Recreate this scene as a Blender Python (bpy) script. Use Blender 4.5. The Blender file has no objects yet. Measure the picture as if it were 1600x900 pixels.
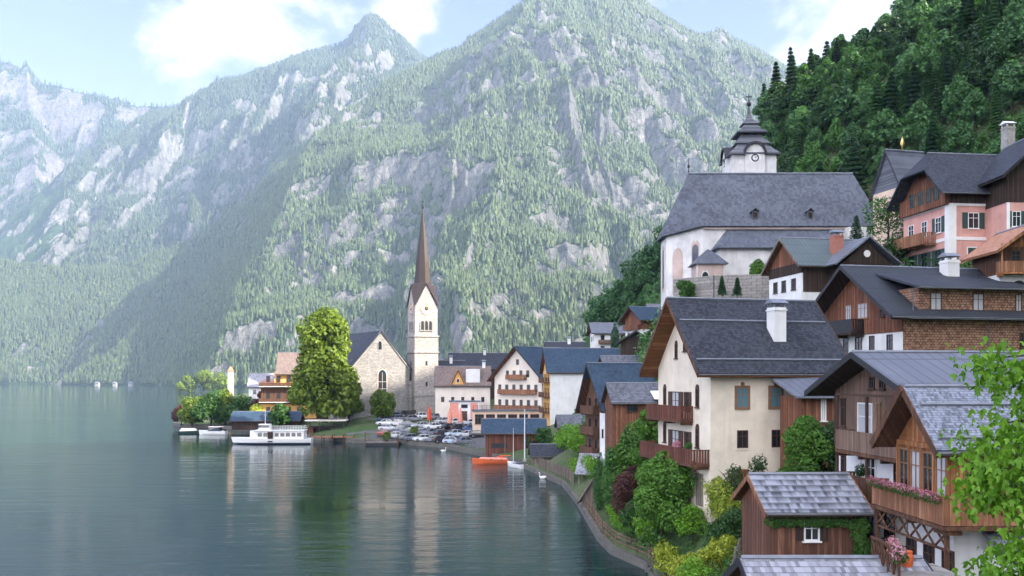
import bpy, math, random
import numpy as np
from mathutils import Vector, Matrix
from mathutils.geometry import delaunay_2d_cdt
R = math.radians
random.seed(7)
RNG = np.random.default_rng(11)
SC = bpy.context.scene
C = SC.collection

# ---------------------------------------------------------------- camera
CAM_H = 15.0
F = 1400.0            # focal length in pixels of a 1600 px wide picture
HZ = 590.0            # row of the horizon
cam = bpy.data.cameras.new('camera'); camo = bpy.data.objects.new('camera', cam); C.objects.link(camo)
camo.location = (0, 0, CAM_H); camo.rotation_euler = (R(90), 0, 0)
cam.sensor_width = 36; cam.lens = 36 * F / 1600; cam.shift_y = (HZ - 450) / 1600
cam.clip_start = 0.3; cam.clip_end = 30000
SC.camera = camo
SC.render.resolution_x = 1024; SC.render.resolution_y = 576

# ---------------------------------------------------------------- light
SUN_EL = 33.0
SUN_AZ = math.atan2(-0.30, 0.95)          # angle of the direction towards the sun, from +X
sd = Vector((math.cos(SUN_AZ) * math.cos(R(SUN_EL)), math.sin(SUN_AZ) * math.cos(R(SUN_EL)), math.sin(R(SUN_EL))))
sun = bpy.data.lights.new('sun', 'SUN'); sun.energy = 3.7; sun.angle = R(0.5); sun.color = (1.0, 0.90, 0.76)
suno = bpy.data.objects.new('sun', sun); C.objects.link(suno)
suno.rotation_euler = sd.to_track_quat('Z', 'Y').to_euler(); suno.location = (60, -60, 200)

w = bpy.data.worlds.new('World'); SC.world = w; w.use_nodes = True
nt = w.node_tree; nt.nodes.clear()
def wn(t, **k):
    n = nt.nodes.new(t)
    for a, b in k.items(): setattr(n, a, b)
    return n
sky = wn('ShaderNodeTexSky', sky_type='NISHITA', sun_disc=False)
sky.sun_elevation = R(SUN_EL); sky.sun_rotation = R(90) - SUN_AZ
sky.altitude = 500; sky.air_density = 1.0; sky.dust_density = 0.6; sky.ozone_density = 2.0
tc = wn('ShaderNodeTexCoord')
mp = wn('ShaderNodeMapping'); mp.inputs['Scale'].default_value = (1.0, 1.0, 1.5)
mp.inputs['Location'].default_value = (0.0, 0.0, 0.0)
nz = wn('ShaderNodeTexNoise'); nz.inputs['Scale'].default_value = 5.5; nz.inputs['Detail'].default_value = 9; nz.inputs['Roughness'].default_value = 0.62
nz.inputs['Distortion'].default_value = 0.25
nt.links.new(tc.outputs['Generated'], mp.inputs['Vector']); nt.links.new(mp.outputs[0], nz.inputs['Vector'])
# cloud banks: soft lobes round given directions added to the noise
def dirvec(u, v):
    d = Vector(((u - 800) / F, 1, (HZ - v) / F)); d.normalize(); return d
lobes = [((280, 120), 0.13, 0.36), ((400, 50), 0.13, 0.36), ((640, 20), 0.055, 0.34), ((1320, 30), 0.15, 0.55), ((1225, 90), 0.05, 0.25), ((230, 10), 0.07, 0.2),
         ((470, 60), 0.08, 0.15), ((60, 40), 0.17, -0.3), ((735, 30), 0.05, -0.4), ((1120, 10), 0.09, -0.4), ((100, 110), 0.09, -0.1), ((560, 0), 0.03, -0.2)]
acc = None
for (u, v), rad, amp in lobes:
    dp = wn('ShaderNodeVectorMath', operation='DISTANCE'); dp.inputs[1].default_value = dirvec(u, v)
    nrm = wn('ShaderNodeVectorMath', operation='NORMALIZE')
    nt.links.new(tc.outputs['Generated'], nrm.inputs[0]); nt.links.new(nrm.outputs[0], dp.inputs[0])
    mr = wn('ShaderNodeMapRange', interpolation_type='SMOOTHSTEP')
    mr.inputs['From Min'].default_value = 0; mr.inputs['From Max'].default_value = rad
    mr.inputs['To Min'].default_value = amp; mr.inputs['To Max'].default_value = 0
    nt.links.new(dp.outputs['Value'], mr.inputs['Value'])
    if acc is None: acc = mr.outputs[0]
    else:
        ad = wn('ShaderNodeMath', operation='ADD'); nt.links.new(acc, ad.inputs[0]); nt.links.new(mr.outputs[0], ad.inputs[1]); acc = ad.outputs[0]
# extra unseen cloud behind the camera and overhead, added to light the shaded village
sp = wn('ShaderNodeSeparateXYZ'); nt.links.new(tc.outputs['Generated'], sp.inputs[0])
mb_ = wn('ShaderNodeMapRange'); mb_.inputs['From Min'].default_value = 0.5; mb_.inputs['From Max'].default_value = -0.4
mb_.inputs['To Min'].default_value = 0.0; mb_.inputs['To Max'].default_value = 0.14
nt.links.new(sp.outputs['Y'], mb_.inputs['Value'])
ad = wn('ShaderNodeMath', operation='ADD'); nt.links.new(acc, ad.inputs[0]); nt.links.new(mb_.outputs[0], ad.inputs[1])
amp_ = wn('ShaderNodeMath', operation='MULTIPLY_ADD'); nt.links.new(nz.outputs['Fac'], amp_.inputs[0]); amp_.inputs[1].default_value = 4.2; amp_.inputs[2].default_value = -1.62
ad2 = wn('ShaderNodeMath', operation='ADD'); nt.links.new(ad.outputs[0], ad2.inputs[0]); nt.links.new(amp_.outputs[0], ad2.inputs[1])
cr = wn('ShaderNodeMapRange', interpolation_type='SMOOTHSTEP'); cr.inputs['From Min'].default_value = 0.50; cr.inputs['From Max'].default_value = 1.05
cr.inputs['To Max'].default_value = 0.93
nt.links.new(ad2.outputs[0], cr.inputs['Value'])
nz2 = wn('ShaderNodeTexNoise'); nz2.inputs['Scale'].default_value = 7; nz2.inputs['Detail'].default_value = 6
nt.links.new(mp.outputs[0], nz2.inputs['Vector'])
cc = wn('ShaderNodeMix', data_type='RGBA'); cc.inputs[6].default_value = (6.6, 6.7, 7.2, 1); cc.inputs[7].default_value = (12.5, 11.9, 10.9, 1)
nt.links.new(nz2.outputs['Fac'], cc.inputs[0])
cb_ = wn('ShaderNodeMapRange'); cb_.inputs['From Min'].default_value = 0.55; cb_.inputs['From Max'].default_value = -0.3; cb_.inputs['To Min'].default_value = 0.155; cb_.inputs['To Max'].default_value = 1.5  # out-of-view clouds brightened as added fill light for the shaded village
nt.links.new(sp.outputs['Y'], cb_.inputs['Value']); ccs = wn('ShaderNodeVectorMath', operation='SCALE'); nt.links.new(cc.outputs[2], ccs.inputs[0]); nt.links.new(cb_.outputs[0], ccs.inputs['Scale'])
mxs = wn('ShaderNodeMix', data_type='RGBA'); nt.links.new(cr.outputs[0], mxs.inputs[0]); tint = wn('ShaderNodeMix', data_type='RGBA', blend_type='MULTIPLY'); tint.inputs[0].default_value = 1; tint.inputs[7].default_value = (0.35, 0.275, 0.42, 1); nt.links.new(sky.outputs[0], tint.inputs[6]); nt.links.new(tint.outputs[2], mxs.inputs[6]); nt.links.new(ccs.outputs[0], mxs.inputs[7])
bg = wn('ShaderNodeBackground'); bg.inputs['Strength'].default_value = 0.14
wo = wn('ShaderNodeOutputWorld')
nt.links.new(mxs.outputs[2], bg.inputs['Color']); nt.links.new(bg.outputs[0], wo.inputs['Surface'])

SC.view_settings.view_transform = 'Standard'; SC.view_settings.look = 'None'; SC.view_settings.gamma = 1.0
SC.view_settings.exposure = 2.45
SC.view_settings.use_curve_mapping = False
SC.render.engine = 'CYCLES'
SC.cycles.max_bounces = 6; SC.cycles.diffuse_bounces = 3; SC.cycles.glossy_bounces = 3; SC.cycles.transmission_bounces = 4
SC.cycles.volume_bounces = 0; SC.cycles.transparent_max_bounces = 6
SC.cycles.use_adaptive_sampling = True; SC.cycles.adaptive_threshold = 0.02
SC.cycles.use_denoising = True
SC.cycles.caustics_reflective = False; SC.cycles.caustics_refractive = False

# ---------------------------------------------------------------- small tools
def P(u, v, Y):
    """point at depth Y (metres in front of the viewpoint) seen along column u, row v of the 1600 x 900 survey picture"""
    return Vector(((u - 800) / F * Y, Y, CAM_H + (HZ - v) / F * Y))
def XU(u, Y): return (u - 800) / F * Y
def ZV(v, Y): return CAM_H + (HZ - v) / F * Y

def tag(o, label=None, cat=None, group=None, kind=None):
    if label: o['label'] = label
    if cat: o['category'] = cat
    if group: o['group'] = group
    if kind: o['kind'] = kind
    return o
def empty(name, loc=(0, 0, 0), rz=0.0, label=None, cat=None, group=None):
    o = bpy.data.objects.new(name, None); C.objects.link(o); o.location = loc; o.rotation_euler = (0, 0, rz)
    o.empty_display_size = 0.5
    return tag(o, label, cat, group)
def mesh_from_arrays(name, V, T, mat, parent=None, smooth=False, attr=None, uv=None):
    """V (n,3), T (m,k) with k = 3 or 4"""
    V = np.asarray(V, dtype=np.float32); T = np.asarray(T, dtype=np.int32)
    me = bpy.data.meshes.new(name); n, (m, k) = len(V), T.shape
    me.vertices.add(n); me.vertices.foreach_set('co', V.ravel())
    me.loops.add(m * k); me.loops.foreach_set('vertex_index', T.ravel())
    me.polygons.add(m); me.polygons.foreach_set('loop_start', np.arange(0, m * k, k, dtype=np.int32))
    me.polygons.foreach_set('loop_total', np.full(m, k, dtype=np.int32))
    if smooth: me.polygons.foreach_set('use_smooth', np.ones(m, dtype=bool))
    me.update(calc_edges=True)
    if attr:
        for an, av in attr.items():
            a = me.attributes.new(an, 'FLOAT', 'POINT'); a.data.foreach_set('value', np.asarray(av, dtype=np.float32))
    me.materials.append(mat)
    o = bpy.data.objects.new(name, me); C.objects.link(o)
    if parent: o.parent = parent
    return o
def copy_tree(o, parent=None):
    c = o.copy(); C.objects.link(c)
    if parent: c.parent = parent
    for ch in list(o.children): copy_tree(ch, c)
    return c

class MB:
    """collects boxes, plates, bars and turned shapes, then becomes one mesh object"""
    def __init__(s): s.v = []; s.f = []
    def add(s, vs, fs):
        b = len(s.v); s.v += [tuple(p) for p in vs]; s.f += [tuple(i + b for i in f) for f in fs]; return s
    def box(s, x0, x1, y0, y1, z0, z1):
        return s.add([(x0, y0, z0), (x1, y0, z0), (x1, y1, z0), (x0, y1, z0), (x0, y0, z1), (x1, y0, z1), (x1, y1, z1), (x0, y1, z1)],
                     [(0, 3, 2, 1), (4, 5, 6, 7), (0, 1, 5, 4), (1, 2, 6, 5), (2, 3, 7, 6), (3, 0, 4, 7)])
    def slab(s, quad, t):
        """a plate: the quad (any convex polygon, counter-clockwise from outside) with thickness t inwards"""
        q = [Vector(p) for p in quad]; n = (q[1] - q[0]).cross(q[2] - q[0]).normalized(); k = len(q)
        vs = q + [p - n * t for p in q]
        fs = [tuple(range(k)), tuple(reversed(range(k, 2 * k)))] + [(i, i + k, (i + 1) % k + k, (i + 1) % k) for i in range(k)]
        return s.add(vs, fs)
    def prism(s, poly, z0, z1):
        k = len(poly); vs = [(p[0], p[1], z0) for p in poly] + [(p[0], p[1], z1) for p in poly]
        return s.add(vs, [tuple(reversed(range(k))), tuple(range(k, 2 * k))] + [(i, (i + 1) % k, (i + 1) % k + k, i + k) for i in range(k)])
    def bar(s, a, b, w, h=None, up=(0, 0, 1)):
        """square bar from a to b"""
        a = Vector(a); b = Vector(b); h = h or w; d = (b - a).normalized(); up = Vector(up)
        if abs(d.dot(up)) > 0.95: up = Vector((1, 0, 0))
        x = d.cross(up).normalized() * w / 2; y = x.cross(d).normalized() * h / 2
        vs = [a - x - y, a + x - y, a + x + y, a - x + y, b - x - y, b + x - y, b + x + y, b - x + y]
        return s.add(vs, [(0, 1, 2, 3), (7, 6, 5, 4), (0, 4, 5, 1), (1, 5, 6, 2), (2, 6, 7, 3), (3, 7, 4, 0)])
    def tube(s, pts, rs, n=8, cap=True):
        pts = [Vector(p) for p in pts]
        if not hasattr(rs, '__len__'): rs = [rs] * len(pts)
        b = len(s.v); prev = None
        for i, p in enumerate(pts):
            d = (pts[min(i + 1, len(pts) - 1)] - pts[max(i - 1, 0)]).normalized()
            u = prev if prev and abs(d.dot(prev)) < 0.95 else (Vector((1, 0, 0)) if abs(d.x) < 0.9 else Vector((0, 1, 0)))
            x = (u - d * u.dot(d)).normalized(); y = d.cross(x); prev = x
            for k in range(n):
                a = 2 * math.pi * k / n; s.v.append(tuple(p + (x * math.cos(a) + y * math.sin(a)) * rs[i]))
        for i in range(len(pts) - 1):
            for k in range(n):
                s.f.append((b + i * n + k, b + i * n + (k + 1) % n, b + (i + 1) * n + (k + 1) % n, b + (i + 1) * n + k))
        if cap:
            s.f.append(tuple(b + k for k in reversed(range(n)))); s.f.append(tuple(b + (len(pts) - 1) * n + k for k in range(n)))
        return s
    def loft(s, rings, cap=True):
        """rings: lists of equal length of points"""
        b = len(s.v); n = len(rings[0])
        for r in rings: s.v += [tuple(p) for p in r]
        for i in range(len(rings) - 1):
            for k in range(n):
                s.f.append((b + i * n + k, b + i * n + (k + 1) % n, b + (i + 1) * n + (k + 1) % n, b + (i + 1) * n + k))
        if cap:
            s.f.append(tuple(b + k for k in reversed(range(n)))); s.f.append(tuple(b + (len(rings) - 1) * n + k for k in range(n)))
        return s
    def build(s, name, mat, parent=None, smooth=False):
        me = bpy.data.meshes.new(name); me.from_pydata([tuple(p) for p in s.v], [], s.f)
        if smooth:
            for p in me.polygons: p.use_smooth = True
        me.materials.append(mat); me.update()
        o = bpy.data.objects.new(name, me); C.objects.link(o)
        if parent: o.parent = parent
        return o
    def world(s, name, mat, smooth=False):
        """like build, but as a top-level thing whose origin is the middle of its base"""
        V = np.array(s.v); c = Vector(((V[:, 0].min() + V[:, 0].max()) / 2, (V[:, 1].min() + V[:, 1].max()) / 2, V[:, 2].min()))
        s.v = [tuple(Vector(p) - c) for p in s.v]; o = s.build(name, mat, None, smooth); o.location = c; return o

# ---------------------------------------------------------------- noise for the terrain (numpy)
def _h(ix, iy, seed):
    n = (ix.astype(np.int64) * 374761393 + iy.astype(np.int64) * 668265263 + seed * 1442695041) & 0x7fffffff
    n = ((n ^ (n >> 13)) * 1274126177) & 0x7fffffff
    return ((n ^ (n >> 16)) & 0xffff) / 65535.0
def vnoise(x, y, seed=0):
    ix = np.floor(x); iy = np.floor(y); fx = x - ix; fy = y - iy
    fx = fx * fx * fx * (fx * (fx * 6 - 15) + 10); fy = fy * fy * fy * (fy * (fy * 6 - 15) + 10)
    a = _h(ix, iy, seed); b = _h(ix + 1, iy, seed); c = _h(ix, iy + 1, seed); d = _h(ix + 1, iy + 1, seed)
    return (a + (b - a) * fx) * (1 - fy) + (c + (d - c) * fx) * fy
def fbm(x, y, oct=5, seed=0, gain=0.5, ridged=False):
    t = 0; a = 1; s = 0
    for i in range(oct):
        n = vnoise(x, y, seed + i * 17)
        if ridged: n = 1 - np.abs(2 * n - 1)
        t = t + a * n; s += a; a *= gain; x, y = x * 1.93 + 5.3 + y * 0.35, y * 1.93 - 3.1 - x * 0.35
    return t / s
# ---------------------------------------------------------------- materials
M = {}
class NT:
    def __init__(s, name):
        s.m = bpy.data.materials.new(name); s.m.use_nodes = True; s.t = s.m.node_tree
        s.b = s.t.nodes['Principled BSDF']; s.out = s.t.nodes['Material Output']; M[name] = s.m
        s.b.inputs['Specular IOR Level'].default_value = 0.3
    def n(s, t, **k):
        x = s.t.nodes.new(t)
        for a, b in k.items(): setattr(x, a, b)
        return x
    def l(s, a, b): s.t.links.new(a, b)
    def coord(s, scale=(1, 1, 1), rot=(0, 0, 0), src='Object'):
        tc = s.n('ShaderNodeTexCoord'); m = s.n('ShaderNodeMapping'); m.inputs['Scale'].default_value = scale; m.inputs['Rotation'].default_value = rot
        s.l(tc.outputs[src], m.inputs[0]); return m.outputs[0]
    def noise(s, scale, detail=5, rough=0.55, vec=None, dist=0):
        x = s.n('ShaderNodeTexNoise'); x.inputs['Scale'].default_value = scale; x.inputs['Detail'].default_value = detail
        x.inputs['Roughness'].default_value = rough; x.inputs['Distortion'].default_value = dist
        if vec is None: vec = s.coord()
        s.l(vec, x.inputs['Vector']); return x.outputs['Fac']
    def ramp(s, fac, stops):
        r = s.n('ShaderNodeValToRGB'); e = r.color_ramp.elements
        while len(e) < len(stops): e.new(0.5)
        for el, (p, c) in zip(e, stops):
            el.position = p; el.color = (c[0], c[1], c[2], 1) if hasattr(c, '__len__') else (c, c, c, 1)
        s.l(fac, r.inputs[0]); return r.outputs[0]
    def mix(s, fac, a, b, mode='MIX'):
        x = s.n('ShaderNodeMix', data_type='RGBA', blend_type=mode)
        for k, v in ((0, fac), (6, a), (7, b)):
            if isinstance(v, bpy.types.NodeSocket): s.l(v, x.inputs[k])
            elif hasattr(v, '__len__'): x.inputs[k].default_value = (v[0], v[1], v[2], 1)
            else: x.inputs[k].default_value = v
        return x.outputs[2]
    def math(s, op, a, b=None, c=None):
        x = s.n('ShaderNodeMath', operation=op)
        for k, v in enumerate((a, b, c)):
            if v is None: continue
            if isinstance(v, bpy.types.NodeSocket): s.l(v, x.inputs[k])
            else: x.inputs[k].default_value = v
        return x.outputs[0]
    def col(s, c): s.l(c, s.b.inputs['Base Color']) if isinstance(c, bpy.types.NodeSocket) else setattr(s.b.inputs['Base Color'], 'default_value', (*c, 1)); return s
    def rough(s, r): s.l(r, s.b.inputs['Roughness']) if isinstance(r, bpy.types.NodeSocket) else setattr(s.b.inputs['Roughness'], 'default_value', r); return s
    def bump(s, h, d=0.02, st=0.6):
        b = s.n('ShaderNodeBump'); b.inputs['Distance'].default_value = d; b.inputs['Strength'].default_value = st
        s.l(h, b.inputs['Height']); s.l(b.outputs[0], s.b.inputs['Normal']); return s

def mul(c, k): return tuple(min(1, x * k) for x in c)
def plaster(name, c, dirt=0.25):
    t = NT(name); n1 = t.noise(0.5, 6, 0.6); n2 = t.noise(9, 4)
    # vertical run marks
    n3 = t.noise(1.0, 5, 0.6, t.coord((2.2, 2.2, 0.25)))
    a = t.ramp(n1, [(0.3, mul(c, 1 - dirt)), (0.6, c), (1, mul(c, 1.04))])
    a = t.mix(t.ramp(n3, [(0.52, 0), (0.75, 0.5)]), a, mul(c, 0.70))
    t.col(a).rough(0.9).bump(n2, 0.01, 0.4); return t
def wood(name, c1, c2, board=0.16, axis='v'):
    """boards with a seam every `board` metres; v = upright boards, h = lying boards; seams follow the object's axes"""
    t = NT(name); tc = t.n('ShaderNodeTexCoord'); sx = t.n('ShaderNodeSeparateXYZ'); t.l(tc.outputs['Object'], sx.inputs[0])
    if axis == 'v': q = t.math('ADD', sx.outputs[0], sx.outputs[1])
    else: q = sx.outputs[2]
    q = t.math('DIVIDE', q, board); fl = t.math('FLOOR', q); fr = t.math('FRACT', q)
    wn_ = t.n('ShaderNodeTexWhiteNoise', noise_dimensions='1D'); t.l(fl, wn_.inputs['W'])
    g = t.noise(1.0, 6, 0.65, t.coord((9, 9, 1.1) if axis == 'v' else (1.4, 1.4, 14)))
    big = t.noise(0.6, 3)
    f = t.math('ADD', t.math('MULTIPLY', g, 0.65), t.math('MULTIPLY', wn_.outputs[0], 0.35))
    col = t.ramp(f, [(0.25, mul(c1, 0.8)), (0.5, c1), (0.72, c2)])
    col = t.mix(t.ramp(big, [(0.45, 0), (0.75, 0.5)]), col, mul(c1, 0.55))
    seam = t.math('LESS_THAN', fr, 0.09)
    col = t.mix(t.math('MULTIPLY', seam, 0.75), col, mul(c1, 0.25))
    t.col(col).rough(0.8).bump(t.math('SUBTRACT', g, seam), 0.015, 0.5); return t
def shingle(name, c1, c2, row=0.3, colw=0.25, spec=0.35, rough=0.6, contrast=1.0, moss=None, grad=0.0, sm=0.55, ax=1):
    """small roof plates in rows; works on the slope because z and the plan coordinate both run along the object's axes"""
    t = NT(name); tc = t.n('ShaderNodeTexCoord'); sx = t.n('ShaderNodeSeparateXYZ'); t.l(tc.outputs['Object'], sx.inputs[0])
    z = t.math('DIVIDE', sx.outputs[2], row * 0.62); fz = t.math('FLOOR', z); rz = t.math('FRACT', z)
    wz = t.n('ShaderNodeTexWhiteNoise', noise_dimensions='1D'); t.l(fz, wz.inputs['W'])
    h = t.math('ADD', t.math('DIVIDE', sx.outputs[ax], colw), t.math('MULTIPLY', wz.outputs[0], 3.7)); fh = t.math('FLOOR', h); rh = t.math('FRACT', h)
    cb = t.n('ShaderNodeCombineXYZ'); t.l(fz, cb.inputs[0]); t.l(fh, cb.inputs[1])
    wc = t.n('ShaderNodeTexWhiteNoise', noise_dimensions='3D'); t.l(cb.outputs[0], wc.inputs['Vector'])
    big = t.noise(0.35, 5, 0.6); gr = t.noise(6, 5, 0.7)
    f = t.math('ADD', t.math('MULTIPLY', wc.outputs[0], 0.45 * contrast), t.math('ADD', t.math('MULTIPLY', big, 0.45), t.math('MULTIPLY', gr, 0.25)))
    if grad: f = t.math('ADD', f, t.math('MULTIPLY', t.math('SUBTRACT', 0.55, rz), grad))  # edge highlights painted in: each row lighter towards its lower edge
    col = t.ramp(f, [(0.25, c1), (0.55, tuple((a + b) / 2 for a, b in zip(c1, c2))), (0.85, c2)])
    if moss: col = t.mix(t.ramp(t.noise(1.3, 5, 0.7), [(0.58, 0), (0.72, 0.5)]), col, moss)
    seam = t.math('LESS_THAN', rz, 0.16)
    col = t.mix(t.math('MULTIPLY', seam, sm), col, mul(c1, 0.4))
    t.col(col).rough(t.ramp(gr, [(0.3, rough - .1), (0.8, rough + .15)])); t.b.inputs['Specular IOR Level'].default_value = spec
    t.bump(t.math('ADD', t.math('MULTIPLY', rz, -0.8), t.math('MULTIPLY', wc.outputs[0], 0.5)), 0.02, 0.7 * sm / .55); return t
def metal(name, c, seam=0.6, rough=0.42):
    t = NT(name); tc = t.n('ShaderNodeTexCoord'); sx = t.n('ShaderNodeSeparateXYZ'); t.l(tc.outputs['Object'], sx.inputs[0])
    q = t.math('DIVIDE', sx.outputs[1], seam); fr = t.math('FRACT', q); s1 = t.math('LESS_THAN', fr, 0.11)
    zz = t.math('FRACT', t.math('DIVIDE', sx.outputs[2], 1.15)); s2 = t.math('LESS_THAN', zz, 0.04)
    n = t.noise(0.8, 5, 0.6, t.coord((1, 1, 0.4)))
    a = t.ramp(n, [(0.3, mul(c, 0.75)), (0.6, c), (0.85, mul(c, 1.35))])
    a = t.mix(t.math('MULTIPLY', t.math('MAXIMUM', s1, s2), 0.7), a, mul(c, 0.3))
    t.col(a).rough(t.ramp(n, [(0.3, rough), (0.8, rough + 0.2)])); t.b.inputs['Specular IOR Level'].default_value = 0.4
    t.bump(t.math('MAXIMUM', s1, s2), 0.02, 0.6); return t
def plain(name, c, r=0.7, spec=0.3, var=0.2, metallic=0.0):
    t = NT(name); n = t.noise(3.0, 4, 0.6); t.col(t.ramp(n, [(0.3, mul(c, 1 - var)), (0.7, mul(c, 1 + var * 0.5))])).rough(r)
    t.b.inputs['Specular IOR Level'].default_value = spec; t.b.inputs['Metallic'].default_value = metallic; return t
def stonework(name, c1, c2, mortar, sc=1.0, w=0.55, h=0.26):
    t = NT(name); tc = t.n('ShaderNodeTexCoord'); sx = t.n('ShaderNodeSeparateXYZ'); t.l(tc.outputs['Object'], sx.inputs[0])
    cb = t.n('ShaderNodeCombineXYZ'); t.l(t.math('ADD', sx.outputs[0], sx.outputs[1]), cb.inputs[0]); t.l(sx.outputs[2], cb.inputs[1])
    br = t.n('ShaderNodeTexBrick'); t.l(cb.outputs[0], br.inputs[0]); br.inputs['Scale'].default_value = sc
    br.inputs['Brick Width'].default_value = w; br.inputs['Row Height'].default_value = h; br.inputs['Mortar Size'].default_value = 0.03
    br.inputs['Color1'].default_value = (*c1, 1); br.inputs['Color2'].default_value = (*c2, 1); br.inputs['Mortar'].default_value = (*mortar, 1)
    n = t.noise(0.35, 6, 0.65); n2 = t.noise(3.2, 5, 0.6)
    col = t.mix(t.ramp(n, [(0.35, 0.5), (0.7, 0)]), br.outputs[0], mul(c1, 0.55)); col = t.mix(t.ramp(n2, [(0.45, 0), (0.75, 0.6)]), col, mul(c2, 1.15))
    t.col(col).rough(0.9).bump(n2, 0.05, 0.6); return t
def leaf(name, c1, c2, trans=0.35, seas=None):
    """leaf colour varies from clump to clump (position) and leaf to leaf (random island)"""
    t = NT(name); geo = t.n('ShaderNodeNewGeometry'); oi = t.n('ShaderNodeObjectInfo')
    n = t.noise(0.7, 3, 0.6, t.coord((1, 1, 1)))
    f = t.math('ADD', t.math('MULTIPLY', n, 0.55), t.math('ADD', t.math('MULTIPLY', geo.outputs['Random Per Island'], 0.35), t.math('MULTIPLY', oi.outputs['Random'], 0.25)))
    col = t.ramp(f, [(0.25, c1), (0.8, c2)])
    t.col(col).rough(0.55); t.b.inputs['Specular IOR Level'].default_value = 0.35
    tr = t.n('ShaderNodeBsdfTranslucent'); t.l(t.mix(1.0, col, (0.95, 1.0, 0.35), 'MULTIPLY'), tr.inputs[0])
    mx = t.n('ShaderNodeMixShader'); mx.inputs[0].default_value = trans; t.l(t.b.outputs[0], mx.inputs[1]); t.l(tr.outputs[0], mx.inputs[2]); t.l(mx.outputs[0], t.out.inputs[0]); return t

plaster('cream_plaster', (0.80, 0.715, 0.58), 0.22)
plaster('white_plaster', (0.76, 0.76, 0.75), 0.15)
plaster('church_plaster', (0.70, 0.69, 0.68), 0.3)
plaster('pink_plaster', (0.66, 0.36, 0.31), 0.28)
plaster('warm_plaster', (0.72, 0.55, 0.42), 0.12)
plaster('hotel_plaster', (0.74, 0.67, 0.58), 0.12)
plaster('yellow_plaster', (0.75, 0.42, 0.13), 0.12)
plaster('stain_pink', (0.58, 0.45, 0.40), 0.35)
wood('brown_wood', (0.105, 0.052, 0.030), (0.20, 0.10, 0.058))
wood('brown_light_wood', (0.12, 0.055, 0.035), (0.26, 0.13, 0.08))
wood('greybrown_wood', (0.17, 0.11, 0.08), (0.28, 0.19, 0.14))
wood('red_wood', (0.15, 0.060, 0.034), (0.34, 0.155, 0.085))
wood('orange_wood', (0.30, 0.125, 0.05), (0.55, 0.26, 0.11))
wood('dark_wood', (0.035, 0.022, 0.016), (0.075, 0.048, 0.034))
wood('soffit_wood', (0.20, 0.085, 0.035), (0.34, 0.16, 0.07), 0.3, 'h')
wood('grey_wood', (0.17, 0.145, 0.12), (0.30, 0.26, 0.22))
wood('rail_wood', (0.12, 0.045, 0.03), (0.25, 0.095, 0.06), 0.14)
wood('balcony_wood', (0.24, 0.11, 0.058), (0.44, 0.23, 0.125), 0.2)
wood('wood_shingle_wall', (0.17, 0.09, 0.055), (0.46, 0.29, 0.19), 0.17, 'h')
shingle('slate_dark', (0.014, 0.017, 0.024), (0.055, 0.062, 0.078), 0.22, 0.2, 0.2, 0.6, 1.2, moss=(0.045, 0.05, 0.045))
shingle('slate_church', (0.045, 0.052, 0.068), (0.16, 0.18, 0.22), 0.6, 0.35, 0.25, 0.6, 0.55, sm=0.14, ax=0)
shingle('slate_blue', (0.016, 0.034, 0.062), (0.045, 0.080, 0.125), 0.3, 0.3, 0.25, 0.6)
shingle('slate_mid', (0.045, 0.050, 0.060), (0.15, 0.16, 0.19), 0.3, 0.3, 0.4, 0.55, 1.2)
shingle('wood_shingle_roof', (0.05, 0.055, 0.065), (0.30, 0.32, 0.37), 0.34, 0.16, 0.3, 0.6, 1.3, grad=0.55)
shingle('rough_shingle_roof', (0.07, 0.08, 0.10), (0.26, 0.29, 0.36), 0.14, 0.09, 0.3, 0.6, 1.3, moss=(0.06, 0.07, 0.06))
shingle('grey_shingle', (0.12, 0.125, 0.14), (0.36, 0.37, 0.42), 0.22, 0.14, 0.3, 0.6, 1.2)
shingle('brown_tile', (0.10, 0.07, 0.06), (0.22, 0.17, 0.15), 0.3, 0.25)
shingle('terracotta', (0.30, 0.13, 0.07), (0.50, 0.26, 0.16), 0.3, 0.25)
metal('metal_grey', (0.15, 0.165, 0.20)); metal('metal_green', (0.10, 0.135, 0.14), 0.5); metal('metal_dark', (0.035, 0.042, 0.055), 0.5, 0.6)
plain('black_trim', (0.022, 0.022, 0.026), 0.5, 0.4); plain('gutter', (0.10, 0.105, 0.115), 0.4, 0.5)
plain('ridge_metal', (0.20, 0.22, 0.26), 0.4, 0.5)
plain('copper', (0.032, 0.021, 0.018), 0.5, 0.4); plain('white_paint', (0.78, 0.78, 0.76), 0.5, 0.4, 0.08); plain('gold', (0.8, 0.55, 0.2), 0.35, 0.5, 0.1, 0.8)
plain('brown_frame', (0.07, 0.038, 0.025), 0.6); plain('brown_light', (0.25, 0.14, 0.08), 0.7); plain('green_paint', (0.035, 0.07, 0.06), 0.6); plain('teal_paint', (0.04, 0.20, 0.23), 0.55)
plain('red_paint', (0.55, 0.07, 0.03), 0.45, 0.4); plain('orange_paint', (0.72, 0.15, 0.05), 0.45, 0.4); plain('salmon', (0.72, 0.30, 0.22), 0.6)
plain('chimney_brick', (0.38, 0.16, 0.12), 0.9); plain('concrete', (0.34, 0.33, 0.31), 0.9, 0.2, 0.35); plain('rubber', (0.02, 0.02, 0.02), 0.8)
plain('asphalt', (0.12, 0.12, 0.125), 0.9, 0.2, 0.25); plain('paving', (0.36, 0.31, 0.26), 0.9, 0.2, 0.25); plain('canvas', (0.80, 0.74, 0.66), 0.9, 0.1, 0.1)
plain('bark', (0.085, 0.06, 0.045), 0.95, 0.1, 0.4); plain('skin', (0.5, 0.3, 0.22), 0.6); plain('cloth_dark', (0.05, 0.06, 0.10), 0.9); plain('cloth_red', (0.45, 0.06, 0.06), 0.9); plain('cloth_light', (0.6, 0.6, 0.62), 0.9)
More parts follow.
